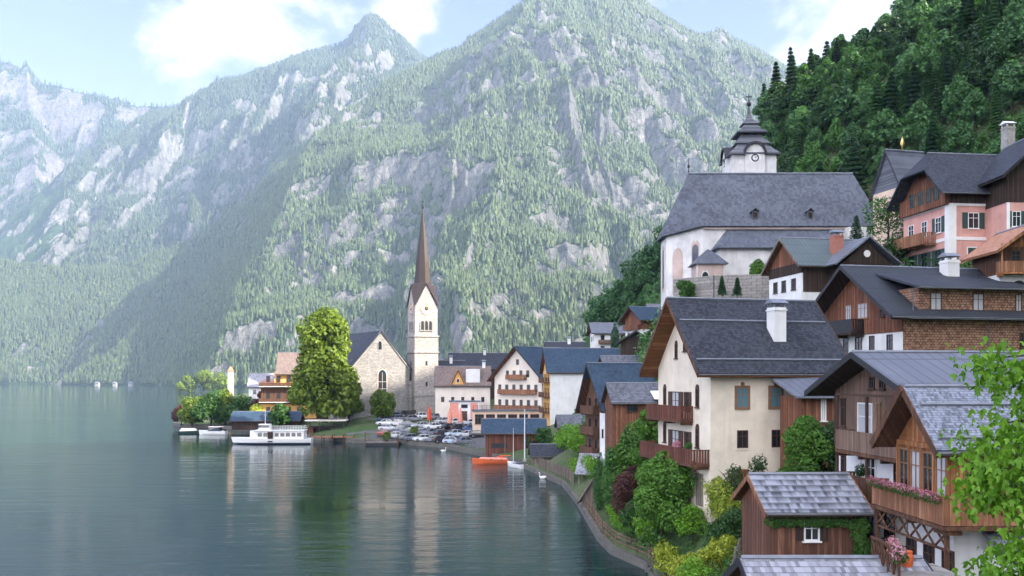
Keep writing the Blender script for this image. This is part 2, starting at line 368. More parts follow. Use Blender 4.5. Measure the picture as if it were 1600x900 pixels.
stonework('church_stone', (0.19, 0.185, 0.18), (0.34, 0.325, 0.31), (0.15, 0.145, 0.14), 1.0, 0.8, 0.4)
stonework('tower_stone', (0.28, 0.26, 0.245), (0.50, 0.455, 0.42), (0.24, 0.225, 0.21), 1.0, 0.7, 0.35)
stonework('wall_stone', (0.22, 0.21, 0.20), (0.36, 0.34, 0.32), (0.13, 0.12, 0.11), 1.0, 0.9, 0.4)
stonework('shingle_cladding', (0.22, 0.105, 0.065), (0.44, 0.27, 0.18), (0.06, 0.035, 0.025), 1.0, 0.30, 0.20)
stonework('quay_stone', (0.10, 0.095, 0.085), (0.17, 0.16, 0.14), (0.10, 0.10, 0.09), 1.0, 1.2, 0.4)
t = NT('glass'); t.col((0.018, 0.024, 0.030)).rough(0.06); t.b.inputs['Specular IOR Level'].default_value = 0.8
t = NT('glass_blue'); t.col((0.10, 0.22, 0.27)).rough(0.08); t.b.inputs['Specular IOR Level'].default_value = 0.8
t = NT('curtain'); t.col((0.42, 0.43, 0.45)).rough(0.7)
leaf('leaf_dark', (0.012, 0.040, 0.014), (0.045, 0.115, 0.030)); leaf('leaf_mid', (0.020, 0.070, 0.016), (0.085, 0.20, 0.035)); leaf('leaf_bright', (0.06, 0.19, 0.015), (0.24, 0.46, 0.045), 0.45)
leaf('leaf_fresh', (0.018, 0.070, 0.012), (0.12, 0.27, 0.035), 0.35); leaf('leaf_yellow', (0.14, 0.22, 0.02), (0.42, 0.46, 0.05)); leaf('leaf_red', (0.055, 0.020, 0.020), (0.14, 0.06, 0.05)); leaf('leaf_conifer', (0.014, 0.052, 0.026), (0.055, 0.135, 0.055), 0.25)
leaf('leaf_hill', (0.018, 0.072, 0.030), (0.11, 0.25, 0.075), 0.3); leaf('leaf_hill_bright', (0.03, 0.10, 0.022), (0.10, 0.24, 0.05), 0.35)
leaf('leaf_sunny', (0.028, 0.082, 0.010), (0.21, 0.29, 0.03)); leaf('leaf_far', (0.007, 0.026, 0.016), (0.078, 0.118, 0.040), 0.25); leaf('leaf_cypress', (0.02, 0.08, 0.018), (0.08, 0.20, 0.04), 0.2)
leaf('flowers_pink', (0.45, 0.10, 0.20), (0.75, 0.40, 0.50)); leaf('leaf_far_dark', (0.010, 0.03, 0.018), (0.04, 0.075, 0.035), 0.2)

# water: dark body, mirror surface, wind ripples that fade in and out in patches
t = NT('water')
v1 = t.coord((0.10, 0.42, 1), (0, 0, R(4)), 'Object'); v2 = t.coord((0.5, 1.5, 1), (0, 0, R(-8)), 'Object'); v3 = t.coord((0.006, 0.022, 1), (0, 0, R(14)), 'Object')
v4 = t.coord((1.1, 3.4, 1), (0, 0, R(10)), 'Object'); n4 = t.noise(1.0, 3, 0.55, v4, 0.5); n1 = t.noise(1.0, 3, 0.5, v1, 0.6); n2 = t.noise(1.0, 4, 0.6, v2, 0.4); pt = t.noise(1.0, 4, 0.55, v3, 0.8)
patch = t.ramp(pt, [(0.36, 0.25), (0.62, 1.0)])
h = t.math('ADD', t.math('MULTIPLY', n1, 1.0), t.math('MULTIPLY', n2, 0.28)); h = t.math('MULTIPLY', t.math('ADD', h, t.math('MULTIPLY', n4, 0.12)), patch)
t.b.inputs['IOR'].default_value = 1.333; t.b.inputs['Specular IOR Level'].default_value = 0.30
t.col(t.ramp(pt, [(0.3, (0.002, 0.020, 0.024)), (0.75, (0.004, 0.036, 0.035))])).rough(0.03).bump(h, 0.20, 0.6)

# mountain: rock with bands and stains, forest floor where the 'forest' attribute says so
def mountain_mat(name, rock1, rock2, green):
    t = NT(name); at = t.n('ShaderNodeAttribute'); at.attribute_name = 'forest'
    n1 = t.noise(0.004, 8, 0.65, t.coord((1, 1, 1.6))); n2 = t.noise(0.02, 7, 0.7, t.coord((1, 1, 0.35))); n3 = t.noise(0.05, 5, 0.7, t.coord((0.5, 0.5, 2.6)))
    f = t.math('ADD', t.math('MULTIPLY', n1, 0.4), t.math('ADD', t.math('MULTIPLY', n2, 0.35), t.math('MULTIPLY', n3, 0.25)))
    vo = t.n('ShaderNodeTexVoronoi', feature='DISTANCE_TO_EDGE'); vo.inputs['Scale'].default_value = 0.035; t.l(t.coord((1.2, 1.2, 0.5), (0, 0.3, 0)), vo.inputs['Vector'])
    n4 = t.noise(0.09, 5, 0.75, t.coord((1, 1, 0.22)))
    f = t.math('ADD', t.math('MULTIPLY', f, 0.6), t.math('ADD', t.math('MULTIPLY', n4, 0.4), t.math('MULTIPLY', t.math('LESS_THAN', vo.outputs['Distance'], 0.035), -0.05)))
    rk = t.ramp(f, [(0.40, rock1), (0.52, tuple((a + b) / 2 for a, b in zip(rock1, rock2))), (0.60, rock2)])
    g = t.ramp(n2, [(0.3, mul(green, 0.6)), (0.7, mul(green, 1.5))])
    m = t.math('ADD', at.outputs['Fac'], t.math('MULTIPLY', t.math('SUBTRACT', n2, 0.5), 1.2))
    t.col(t.mix(t.ramp(m, [(0.42, 0), (0.56, 1)]), rk, g)).rough(0.95); t.b.inputs['Specular IOR Level'].default_value = 0.1
    t.bump(f, 26.0, 0.8); return t
mountain_mat('mountain_rock', (0.038, 0.046, 0.046), (0.22, 0.215, 0.20), (0.022, 0.045, 0.018))
mountain_mat('far_rock', (0.05, 0.053, 0.056), (0.22, 0.205, 0.195), (0.025, 0.045, 0.02))
t = NT('ground'); n1 = t.noise(0.12, 6, 0.6); n2 = t.noise(1.4, 6, 0.7)
t.col(t.mix(t.ramp(n1, [(0.4, 0), (0.6, 1)]), t.ramp(n2, [(0.3, (0.025, 0.055, 0.015)), (0.7, (0.06, 0.12, 0.03))]), t.ramp(n2, [(0.3, (0.06, 0.075, 0.035)), (0.7, (0.12, 0.13, 0.07))]))).rough(0.95).bump(n2, 0.15, 0.7)
t = NT('lawn'); n2 = t.noise(9, 6, 0.7); t.col(t.ramp(n2, [(0.3, (0.035, 0.11, 0.012)), (0.7, (0.09, 0.21, 0.03))])).rough(0.95).bump(n2, 0.05, 0.7)
# ---------------------------------------------------------------- water
WX, WY = (-2600, 900), (-160, 2450)
mb = MB(); mb.add([(WX[0], WY[0], 0), (WX[1], WY[0], 0), (WX[1], WY[1], 0), (WX[0], WY[1], 0)], [(0, 1, 2, 3)])
tag(mb.build('water', M['water']), kind='structure')
mb = MB(); mb.add([(-5500, -900, -6), (3500, -900, -6), (3500, 6500, -6), (-5500, 6500, -6)], [(0, 1, 2, 3)])
tag(mb.build('ground', M['ground']), kind='structure')

# ---------------------------------------------------------------- near land: one sheet behind the shore line
SHORE = [(-6, -60), (-2, -20), (2, 0), (5, 14), (8, 26), (10, 40), (10.5, 58), (10.6, 70), (8.6, 76), (8.1, 82), (8.0, 93), (7.9, 105), (7.2, 124), (3.2, 143), (1.2, 152), (-2.6, 163), (-7.0, 174),
         (-15.4, 192), (-26.5, 204), (-36, 206), (-44, 214), (-51, 219), (-60, 236), (-74, 254), (-90, 266), (-101, 273), (-106, 281), (-103, 300), (-92, 330), (-120, 430), (-190, 600)]
LANDPOLY = SHORE + [(-240, 800), (-60, 950), (420, 950), (520, 500), (520, -160), (20, -160)]
ctrl = [  # x, y, z
 (0, -2, 12.5), (6, 3, 12.5), (9.5, 9, 11.0), (10, 17, 8.0), (6, 18, 5.0), (10, 26, 4.0), (16, 40, 3.5), (15, 15, 12), (22, 22, 9), (12, 60, 1.4), (12, 70, 1.6), (10, 77, 1.3), (9.5, 85, 1.3), (9, 95, 1.2), (9, 110, 1.2), (10, 124, 1.3), (5, 143, 1.3), (0, 160, 1.3), (-6, 176, 1.2), (-15, 195, 1.2),
 (-26, 206, 1.2), (-36, 208, 1.1), (-48, 220, 1.1), (-60, 240, 1.0), (-74, 258, 1.0), (-90, 272, 1.0), (-100, 290, 1.2), (-90, 330, 1.5), (-110, 430, 2), (-190, 600, 2),
 (13, 47, 6.0), (18, 44, 6.6), (10.5, 52, 1.6), (9, 45, 1.8), (11.2, 42, 5.6), (11.5, 47, 5.2), (9, 38, 2.0), (13, 53, 4.0), (15, 60, 6.8), (23, 63, 7.5), (12, 68, 5.8), (13, 74, 5.2), (24, 72, 11), (20, 52, 8), (27, 54, 10), (20, 36, 6.2), (30, 40, 10), (14, 30, 4),
 (12, 85, 2.2), (16, 95, 5), (14, 110, 4), (12, 130, 3), (10, 150, 2.4), (5, 175, 2.2), (0, 200, 2.6), (-10, 215, 3.2), (-25, 225, 4.2), (-40, 240, 4.6), (-20, 245, 5.2), (0, 235, 4.8), (15, 235, 6), (-45, 280, 5), (-70, 290, 3.5),
 (22, 100, 12), (24, 120, 20), (23, 135, 25.5), (30, 131, 27), (45, 128, 28), (60, 130, 31), (70, 140, 33), (20, 150, 12), (18, 175, 8), (22, 200, 14), (32, 200, 22), (24, 230, 22), (15, 205, 6),
 (28, 80, 16), (36, 80, 18), (46, 82, 21), (32, 103, 22.5), (40, 104, 23.5), (42, 94, 25.5), (55, 95, 27), (58, 110, 31), (52, 70, 20), (40, 60, 15), (50, 125, 29),
 (34, 180, 32), (30, 250, 25), (45, 250, 44), (58, 250, 68), (71, 250, 85), (90, 250, 98), (114, 250, 112), (143, 250, 126), (200, 255, 160), (300, 270, 240),
 (45, 190, 36), (60, 180, 40), (75, 180, 50), (90, 180, 66), (110, 185, 88), (130, 190, 94), (75, 150, 38), (90, 150, 52), (110, 150, 64), (150, 150, 90), (220, 150, 125),
 (10, 350, 8), (40, 350, 20), (80, 350, 52), (150, 350, 100), (250, 380, 170), (-40, 400, 4), (-100, 500, 3), (0, 550, 5), (100, 550, 30), (300, 600, 120), (-150, 750, 3), (0, 850, 8), (300, 900, 60),
 (60, 60, 28), (80, 50, 62), (90, 80, 68), (85, 100, 58), (100, 60, 95), (120, 70, 112), (120, 40, 125), (100, 10, 100), (60, 10, 35), (35, 0, 20), (20, -30, 14), (60, -60, 50), (110, -60, 125), (160, -20, 190), (220, -60, 250), (220, 30, 230),
 (300, -100, 330), (300, 0, 300), (400, -100, 380), (120, 118, 86), (160, 95, 140), (220, 70, 210), (300, 80, 270), (400, 60, 330), (140, 90, 125), (450, 200, 260)]
ctrl = np.array(ctrl, float); cx_, cy_, cz_ = ctrl.T
_D = np.sqrt((cx_[:, None] - cx_) ** 2 + (cy_[:, None] - cy_) ** 2 + 4.0)
_n = len(ctrl); _A = np.zeros((_n + 3, _n + 3)); _A[:_n, :_n] = _D - np.eye(_n) * 0.8; _A[:_n, _n] = 1; _A[:_n, _n + 1] = cx_; _A[:_n, _n + 2] = cy_; _A[_n:, :_n] = _A[:_n, _n:].T
_W = np.linalg.solve(_A, np.concatenate([cz_, np.zeros(3)]))
def land(x, y):
    x = np.atleast_1d(np.asarray(x, float)); y = np.atleast_1d(np.asarray(y, float))
    d = np.sqrt((x[:, None] - cx_) ** 2 + (y[:, None] - cy_) ** 2 + 4.0)
    z = d @ _W[:_n] + _W[_n] + _W[_n + 1] * x + _W[_n + 2] * y
    rg = np.clip((z - 30) / 40, 0, 1)
    z = z + rg * (fbm(x / 14, y / 14, 4, 3) - 0.5) * 9
    return np.maximum(z, 0.9)
def gz(x, y): return float(land(x, y)[0])
def inside(poly, x, y):
    r = np.zeros(len(x), bool); n = len(poly)
    for i in range(n):
        (x0, y0), (x1, y1) = poly[i], poly[(i + 1) % n]
        c = ((y0 > y) != (y1 > y)); xi = (x1 - x0) * (y - y0) / (y1 - y0 + 1e-12) + x0; r ^= c & (x < xi)
    return r
def build_land():
    pts = []
    for i in range(len(SHORE) - 1):
        a, b = Vector(SHORE[i]), Vector(SHORE[i + 1]); k = max(1, int((b - a).length / 3))
        for j in range(k): pts.append(tuple(a.lerp(b, j / k)))
    pts.append(SHORE[-1]); ns = len(pts); outer = pts + LANDPOLY[len(SHORE):]
    gx, gy = [], []
    for (a, b, c_, d, s) in [(-110, 130, -100, 330, 3.2), (-250, 520, -160, 950, 14)]:
        X, Y = np.meshgrid(np.arange(a, b, s), np.arange(c_, d, s)); X = X.ravel() + RNG.uniform(-.3, .3, X.size) * s; Y = Y.ravel() + RNG.uniform(-.3, .3, Y.size) * s
        if s > 10: k = ~((X > -110) & (X < 130) & (Y > -100) & (Y < 330)); X, Y = X[k], Y[k]
        gx.append(X); gy.append(Y)
    X = np.concatenate(gx); Y = np.concatenate(gy); k = inside(outer, X, Y)
    # keep clear of the shore line
    S = np.array(pts); d = np.min((X[:, None] - S[:, 0]) ** 2 + (Y[:, None] - S[:, 1]) ** 2, axis=1); k &= d > 2.0
    X, Y = X[k], Y[k]; no = len(outer)
    co = [Vector(p) for p in outer] + [Vector((a, b)) for a, b in zip(X, Y)]
    v, e, f, ov, oe, of = delaunay_2d_cdt(co, [], [list(range(no))], 1, 1e-4)
    V = np.array([(p.x, p.y) for p in v]); Z = land(V[:, 0], V[:, 1])
    dS = np.sqrt(np.min((V[:, 0][:, None] - S[:, 0]) ** 2 + (V[:, 1][:, None] - S[:, 1]) ** 2, axis=1)); nr_ = (V[:, 1] > 36) & (V[:, 1] < 150); Z = np.where(nr_, np.minimum(Z, .6 + np.maximum(0, dS - .6) * 1.6), Z)
    mb = MB(); mb.v = [(a[0], a[1], z) for a, z in zip(V, Z)]; mb.f = [tuple(q) for q in f]
    o = mb.build('terrain', M['ground'], None, True); tag(o, kind='structure')
    # retaining wall along the water
    q = MB(); top = []
    for i, p in enumerate(pts):
        z = min(gz(*p), .6 if 36 < p[1] < 150 else 99) + 0.12; a = Vector(pts[max(0, i - 1)]); b = Vector(pts[min(ns - 1, i + 1)]); d = (b - a).normalized(); nrm = Vector((-d.y, d.x))   # points to the water
        q.v += [(p[0] + nrm.x * 0.35, p[1] + nrm.y * 0.35, -1.5), (p[0] + nrm.x * 0.25, p[1] + nrm.y * 0.25, z), (p[0] - nrm.x * 0.15, p[1] - nrm.y * 0.15, z), (p[0] - nrm.x * 0.15, p[1] - nrm.y * 0.15, z - 1.2)]
    for i in range(ns - 1):
        for k in range(3): q.f.append((4 * i + k, 4 * i + 4 + k, 4 * i + 5 + k, 4 * i + 1 + k))
    w_ = q.build('quay_wall', M['quay_stone']); tag(w_, kind='structure')
build_land()

# ---------------------------------------------------------------- mountains
def seg_field(X, Y, ridge):
    """distance to the ridge line, its height and the length along it at the nearest point"""
    best = np.full(X.shape, 1e9); zr = np.zeros(X.shape); tt = np.zeros(X.shape); acc = 0
    for a, b in zip(ridge[:-1], ridge[1:]):
        dx, dy = b[0] - a[0], b[1] - a[1]; L2 = dx * dx + dy * dy; t = np.clip(((X - a[0]) * dx + (Y - a[1]) * dy) / L2, 0, 1)
        d = np.hypot(X - a[0] - t * dx, Y - a[1] - t * dy); m = d < best
        best = np.where(m, d, best); zr = np.where(m, a[2] + t * (b[2] - a[2]), zr); tt = np.where(m, acc + t * math.sqrt(L2), tt); acc += math.sqrt(L2)
    return best, zr, tt
def mountain(name, ridges, u0, u1, Y0, Y1, nu, ny, mat, seed, rock_bias, base=None, treeline=1e9):
    us = np.linspace(u0, u1, nu); s = np.linspace(0, 1, ny); Ys = Y0 + (Y1 - Y0) * s
    U, YY = np.meshgrid(us, Ys); X = (U - 800) / F * YY; Y = YY
    wx = X + (fbm(X / 420, Y / 420, 4, seed + 5) - .5) * 190; wy = Y + (fbm(X / 420, Y / 420, 4, seed + 9) - .5) * 190
    H = np.full(X.shape, -60.0)
    for rd, sl, cl in ridges:
        pts = [tuple(P(u, v, y)) for u, v, y in rd]
        d0, _, _ = seg_field(X, Y, pts); d1, zr, t = seg_field(wx, wy, pts); k = np.clip(d0 / 150, 0, 1); d = d0 * (1 - k) + d1 * k
        g = fbm(t / 130, d / 900, 4, seed + 31, 0.55, True)                       # gullies that run down from the ridge
        g2 = fbm(X / 95, Y / 95, 5, seed + 77, 0.55, True)
        amp = np.clip(d / 260, 0, 1)
        h = zr - sl * d * (0.72 + 0.5 * fbm(t / 300, d / 700, 3, seed + 3)) + amp * ((g - .6) * 190 + (g2 - .55) * 75) * np.clip(zr / 900, .25, 1)
        # stepped cliffs
        st = 150.0; q = (h + (fbm(X / 260, Y / 260, 3, seed + 2) - .5) * 260) / st; fr = q - np.floor(q); sm = fr * fr * fr * (fr * (fr * 6 - 15) + 10)
        h = h + cl * (sm - fr) * st * amp
        H = np.maximum(H, h)
    H = H + (fbm(X / 38, Y / 38, 3, seed + 55) - .5) * 12
    if base is not None: H = np.minimum(H, base(X, Y))
    gy_, gx_ = np.gradient(H); dY = (Y1 - Y0) / (ny - 1); dX = (us[1] - us[0]) / F * YY
    slope = np.hypot(gx_ / dX, gy_ / dY)
    forest = np.clip(1.75 - slope * rock_bias + (fbm(X / 90, Y / 90, 6, seed + 8, .65) - .5) * 3.4, 0, 1) * np.clip((treeline - H) / 120, 0, 1)
    idx = np.arange(nu * ny).reshape(ny, nu); T = np.stack([idx[:-1, :-1], idx[:-1, 1:], idx[1:, 1:], idx[1:, :-1]], -1).reshape(-1, 4)
    V = np.stack([X, Y, H], -1).reshape(-1, 3)
    kz = H.ravel()[T].max(1) > -20; T = T[kz]
    o = mesh_from_arrays(name, V, T, mat, smooth=True, attr={'forest': forest.ravel()}); tag(o, kind='structure')
    return X, Y, H, forest
def lakeshore(X, Y):
    """the land's edge towards the lake for the big mountain: falls below the water in front of this line"""
    xs = np.array([-3000, -1800, -1000, -700, -480, -395, -372, -330, -210, -60, 120, 420]); ys = np.array([1950, 1950, 1820, 1700, 1380, 1100, 1005, 960, 780, 860, 800, 700])
    return (Y - np.interp(X, xs, ys)) * 0.75 + (fbm(X / 60, Y / 60, 3, 4) - .5) * 14 - 3
C_R = [([(600, 145, 2660), (700, 78, 2500), (740, 48, 2500), (780, 18, 2500), (805, -12, 2500), (880, -30, 2520), (960, -20, 2560), (1000, -4, 2600), (1050, 35, 2700), (1100, 60, 2750), (1128, 50, 2800), (1180, 78, 2850), (1235, 110, 2900), (1400, 200, 3000), (1700, 320, 3200)], 0.95, 0.35),
       ([(780, 18, 2500), (700, 85, 2430), (640, 122, 2380), (560, 178, 2340), (480, 238, 2330), (400, 300, 2300), (310, 372, 2280), (190, 420, 2300), (60, 416, 2340), (-60, 400, 2380), (-300, 380, 2500)], 1.05, 0.2),
       ([(880, -30, 2520), (860, 160, 2150), (840, 330, 1850), (850, 470, 1500)], 1.15, 0.3),
       ([(1128, 50, 2800), (1080, 230, 2300), (1000, 380, 1900), (930, 500, 1400)], 1.1, 0.3),
       ([(700, 85, 2430), (640, 300, 2050), (560, 460, 1700)], 0.95, 0.3)]
gC = mountain('mountain', C_R, -260, 1500, 780, 3050, 900, 620, M['mountain_rock'], 3, 0.64, lakeshore)
B_R = [([(250, 175, 3500), (330, 165, 3450), (355, 140, 3420), (380, 118, 3400), (450, 84, 3400), (515, 70, 3400), (540, 42, 3400), (555, 29, 3400), (572, 26, 3400), (590, 32, 3400), (608, 48, 3400), (632, 74, 3420), (665, 97, 3500), (800, 130, 3600)], 0.95, 0.25),
       ([(570, 40, 3390), (530, 170, 3100), (420, 300, 2850), (300, 400, 2650)], 0.9, 0.3),
       ([(355, 140, 3420), (300, 300, 3000), (200, 430, 2700)], 0.95, 0.3)]
gB = mountain('mountain', B_R, -160, 900, 2150, 3900, 540, 420, M['mountain_rock'], 21, 0.56, None, 1500)
A_R = [([(-300, 60, 3900), (-100, 80, 3850), (0, 92, 3800), (40, 101, 3780), (72, 127, 3760), (120, 140, 3750), (165, 152, 3740), (215, 166, 3720), (270, 166, 3700), (330, 167, 3650), (450, 200, 3700)], 1.75, 0.75),
       ([(40, 101, 3780), (60, 330, 3250), (80, 430, 2900)], 1.1, 0.3)]
gA = mountain('mountain', A_R, -420, 520, 2450, 4300, 520, 420, M['far_rock'], 41, 0.72, None)

# ---------------------------------------------------------------- far forest: many small crowns, one object for each mountain
def far_forest(name, grid, n, umin, umax, seed, hmean, zmax=1e9, mat='leaf_far', ymax=1e9):
    X, Y, H, Fo = grid; ny, nx = X.shape; rg = np.random.default_rng(seed)
    i = rg.integers(0, ny - 1, n * 6); j = rg.integers(0, nx - 1, n * 6); fy = rg.random(n * 6); fx = rg.random(n * 6)
    def at(G): return (G[i, j] * (1 - fx) + G[i, j + 1] * fx) * (1 - fy) + (G[i + 1, j] * (1 - fx) + G[i + 1, j + 1] * fx) * fy
    x, y, z, fo = at(X), at(Y), at(H), at(Fo); u = x / y * F + 800
    k = (z > 1.5) & (z < zmax) & (fo > 0.25 + 0.5 * rg.random(len(x))) & (u > umin) & (u < umax) & (y < ymax)
    # area-true thinning: polar cells grow with distance
    k &= rg.random(len(x)) < (y / y.max())
    x, y, z = x[k][:n], y[k][:n], z[k][:n]; n = len(x)
    h = hmean * rg.uniform(0.6, 1.35, n); con = rg.random(n) < 0.75; r = np.where(con, h * 0.15, h * 0.25); h = np.where(con, h * 1.12, h * .8)
    S = 6; a = np.arange(S) / S * 2 * np.pi; rot = rg.random(n) * 6.28
    V = np.zeros((n, 3 * S + 1, 3))
    prof = np.where(con[:, None], np.array([[1.0, .62, .30]]), np.array([[.75, 1.0, .62]])); zz = np.where(con[:, None], np.array([[.08, .42, .72]]), np.array([[.15, .50, .85]]))
    for lv in range(3):
        jit = rg.uniform(.65, 1.3, (n, S)); aa = a[None] + rot[:, None] + lv * .5
        V[:, lv * S:(lv + 1) * S, 0] = x[:, None] + np.cos(aa) * r[:, None] * prof[:, lv:lv + 1] * jit
        V[:, lv * S:(lv + 1) * S, 1] = y[:, None] + np.sin(aa) * r[:, None] * prof[:, lv:lv + 1] * jit
        V[:, lv * S:(lv + 1) * S, 2] = z[:, None] + (h * zz[:, lv])[:, None] + rg.uniform(-.08, .08, (n, S)) * h[:, None]
    V[:, -1, 0] = x; V[:, -1, 1] = y; V[:, -1, 2] = z + h
    T = []
    for lv in range(2):
        for q in range(S):
            b, c = lv * S + q, lv * S + (q + 1) % S; T += [(b, c, c + S), (b, c + S, b + S)]
    for q in range(S): T.append((2 * S + q, 2 * S + (q + 1) % S, 3 * S))
    T = np.array(T)[None] + (np.arange(n) * (3 * S + 1))[:, None, None]
    o = mesh_from_arrays(name, V.reshape(-1, 3), T.reshape(-1, 3), M[mat]); tag(o, kind='stuff')
far_forest('forest', gC, 185000, -40, 1260, 5, 12.5, ymax=2950)
far_forest('forest', gB, 50000, 100, 720, 6, 16.0, ymax=3500)
far_forest('forest', gA, 14000, -40, 420, 7, 19.0, mat='leaf_far_dark')
# ---------------------------------------------------------------- house builder
class House:
    """local frame: gable face at y = 0, long side facing the lake walk at x = 0; the body is x -W..0, y 0..L"""
    def __init__(s, name, label, cat, N, alpha, base, W, L, group=None):
        s.W, s.L, s.base = W, L, base
        s.r = empty(name, (N[0], N[1], base), R(alpha - 90), label, cat, group)
    def ax(s, f):
        return {'G': (Vector((-s.W, 0, 0)), Vector((1, 0, 0)), Vector((0, -1, 0))), 'S': (Vector((0, 0, 0)), Vector((0, 1, 0)), Vector((1, 0, 0))),
                'L': (Vector((-s.W, 0, 0)), Vector((0, 1, 0)), Vector((-1, 0, 0))), 'B': (Vector((-s.W, s.L, 0)), Vector((1, 0, 0)), Vector((0, 1, 0)))}[f]
    def p(s, f, a, z, o=0.0):
        O, A, N = s.ax(f); return O + A * a + N * o + Vector((0, 0, z))
    def fb(s, mb, f, a0, a1, z0, z1, o0, o1):
        p0, p1 = s.p(f, a0, z0, o0), s.p(f, a1, z1, o1)
        return mb.box(min(p0.x, p1.x), max(p0.x, p1.x), min(p0.y, p1.y), max(p0.y, p1.y), z0, z1)
    def wall(s, z0, z1, mat, out=0.0, name='wall', y0=0.0, y1=None):
        y1 = s.L if y1 is None else y1
        return MB().box(-s.W - out, out, y0 - out, y1 + out, z0, z1).build(name, M[mat], s.r)
    def roof(s, He, rise, mat, side=0.6, front=0.9, back=0.5, t=0.2, soffit='brown_wood', trim='black_trim', gable=None, gable_out=0.0, ridge=True, gutter=True, lines=0, hip=0.0, xr=0.5):
        W, L = s.W, s.L; xc = -W * (1 - xr); s.xc = xc; y0, y1 = -front, L + back
        pS = rise / (-xc); pL = rise / (W + xc); s.pS, s.pL, s.He, s.rise = pS, pL, He, rise
        zS = He - side * pS; zL = He - side * pL; za = He + rise
        h = hip
        A0, A1 = Vector((xc, y0 + h, za + t)), Vector((xc, y1, za + t))
        E0, E1 = Vector((side, y0, zS + t)), Vector((side, y1, zS + t)); G0, G1 = Vector((-W - side, y0, zL + t)), Vector((-W - side, y1, zL + t))
        mb = MB()
        if h:
            k = 0.45                                             # small hip at the front of the ridge
            a = Vector((xc + (side - xc) * k, y0, za + t - (za - zS) * k)); b = Vector((xc - (W + side + xc) * k, y0, za + t - (za - zL) * k))
            mb.slab([E0, E1, A1, A0, a], t); mb.slab([A0, A1, G1, G0, b], t); mb.slab([a, A0, b], t)
        else:
            mb.slab([E0, E1, A1, A0], t); mb.slab([A0, A1, G1, G0], t)
        rf = mb.build('roof', M[mat], s.r)
        dz = Vector((0, 0, -t * 1.25 - 0.01)); q = MB(); off = 0.03
        yb0, yb1 = y0 + off, y1 - off
        if not h:
            q.slab([(side - .04, yb0, zS + t + dz.z), (side - .04, yb1, zS + t + dz.z), (xc, yb1, za + t + dz.z), (xc, yb0, za + t + dz.z)], 0.04)
            q.slab([(xc, yb0, za + t + dz.z), (xc, yb1, za + t + dz.z), (-W - side + .04, yb1, zL + t + dz.z), (-W - side + .04, yb0, zL + t + dz.z)], 0.04)
            q.build('soffit', M[soffit], s.r)
            for yy in (y0 - .045, y1 + .005):                     # barge boards on both ends
                b = MB()
                for (xa, zz) in ((side, zS), (-W - side, zL)):
                    b.slab([(xa, yy, zz - .12), (xc, yy, za - .12), (xc, yy, za + t + .03), (xa, yy, zz + t + .03)] if xa < 0 else [(xc, yy, za - .12), (xa, yy, zz - .12), (xa, yy, zz + t + .03), (xc, yy, za + t + .03)], 0.04)
                b.build('barge_board', M[trim], s.r)
        if ridge: MB().tube([(xc, y0 + h + .05, za + t + .03), (xc, y1 - .05, za + t + .03)], 0.09, 6).build('ridge_cap', M['ridge_metal'], rf)
        if gutter:
            MB().tube([(side + .07, y0 + .05, zS + t * .4), (side + .07, y1 - .05, zS + t * .4)], 0.075, 6).build('gutter', M['gutter'], s.r)
        for k in range(lines):
            f = 0.16 + 0.52 * k / max(1, lines - 1) if lines > 1 else 0.4
            z = zS + (za - zS) * f + t + .07; x = side + (xc - side) * f
            MB().tube([(x, y0 + .3, z), (x, y1 - .3, z)], 0.07, 5).build('snow_guard', M['ridge_metal'], rf)
        if gable:
            o = gable_out
            ap = He + rise - t * 1.25 - .03
            for yy, yz in ((-o, 0.25), (L - 0.25, L + o)):
                g = MB(); g.add([(-W - o, yy, He - .02), (o, yy, He - .02), (xc, yy, ap), (-W - o, yz, He - .02), (o, yz, He - .02), (xc, yz, ap)], [(0, 1, 2), (5, 4, 3), (0, 3, 4, 1), (1, 4, 5, 2), (2, 5, 3, 0)])
                g.build('gable', M[gable], s.r)
        return rf
    def win(s, f, a, z, w=0.9, h=1.3, frame='white_paint', glass='glass', shut=None, sill=True, surround=None, out=0.0, open_shut=True, arch=False, bars=1, detail=True, parent=None):
        """a, z: middle of the opening"""
        fr = MB(); t_ = 0.07; o0, o1 = out - .02, out + .06
        s.fb(fr, f, a - w / 2, a + w / 2, z - h / 2, z - h / 2 + t_, o0, o1); s.fb(fr, f, a - w / 2, a + w / 2, z + h / 2 - t_, z + h / 2, o0, o1)
        s.fb(fr, f, a - w / 2, a - w / 2 + t_, z - h / 2 + t_, z + h / 2 - t_, o0, o1); s.fb(fr, f, a + w / 2 - t_, a + w / 2, z - h / 2 + t_, z + h / 2 - t_, o0, o1)
        if detail:
            for i in range(bars):
                x = a - w / 2 + w * (i + 1) / (bars + 1); s.fb(fr, f, x - .02, x + .02, z - h / 2 + t_, z + h / 2 - t_, o0, o1 - .012)
            s.fb(fr, f, a - w / 2 + t_, a + w / 2 - t_, z + h * .16 - .02, z + h * .16 + .02, o0, o1 - .015)
        if arch:
            n = 7; pts = []
            for i in range(n + 1):
                th = math.pi * i / n; pts.append(s.p(f, a + math.cos(th) * w / 2, z + h / 2 + math.sin(th) * w * .55, out + .05))
            if f in ('S', 'B'): pass
            k = len(fr.v); c0 = [tuple(p) for p in pts]; nrm = s.ax(f)[2]; c1 = [tuple(p - nrm * .06) for p in pts]
            fr.add(c0 + c1, [tuple(range(n + 1)), tuple(reversed(range(n + 1, 2 * n + 2)))] + [(i, i + n + 1, i + n + 2, i + 1) for i in range(n)])
        wo = fr.build('window', M[frame], parent or s.r)
        g = MB(); s.fb(g, f, a - w / 2 + .03, a + w / 2 - .03, z - h / 2 + .03, z + h / 2 - .03, out - .03, out + .012); g.build('pane', M[glass], wo)
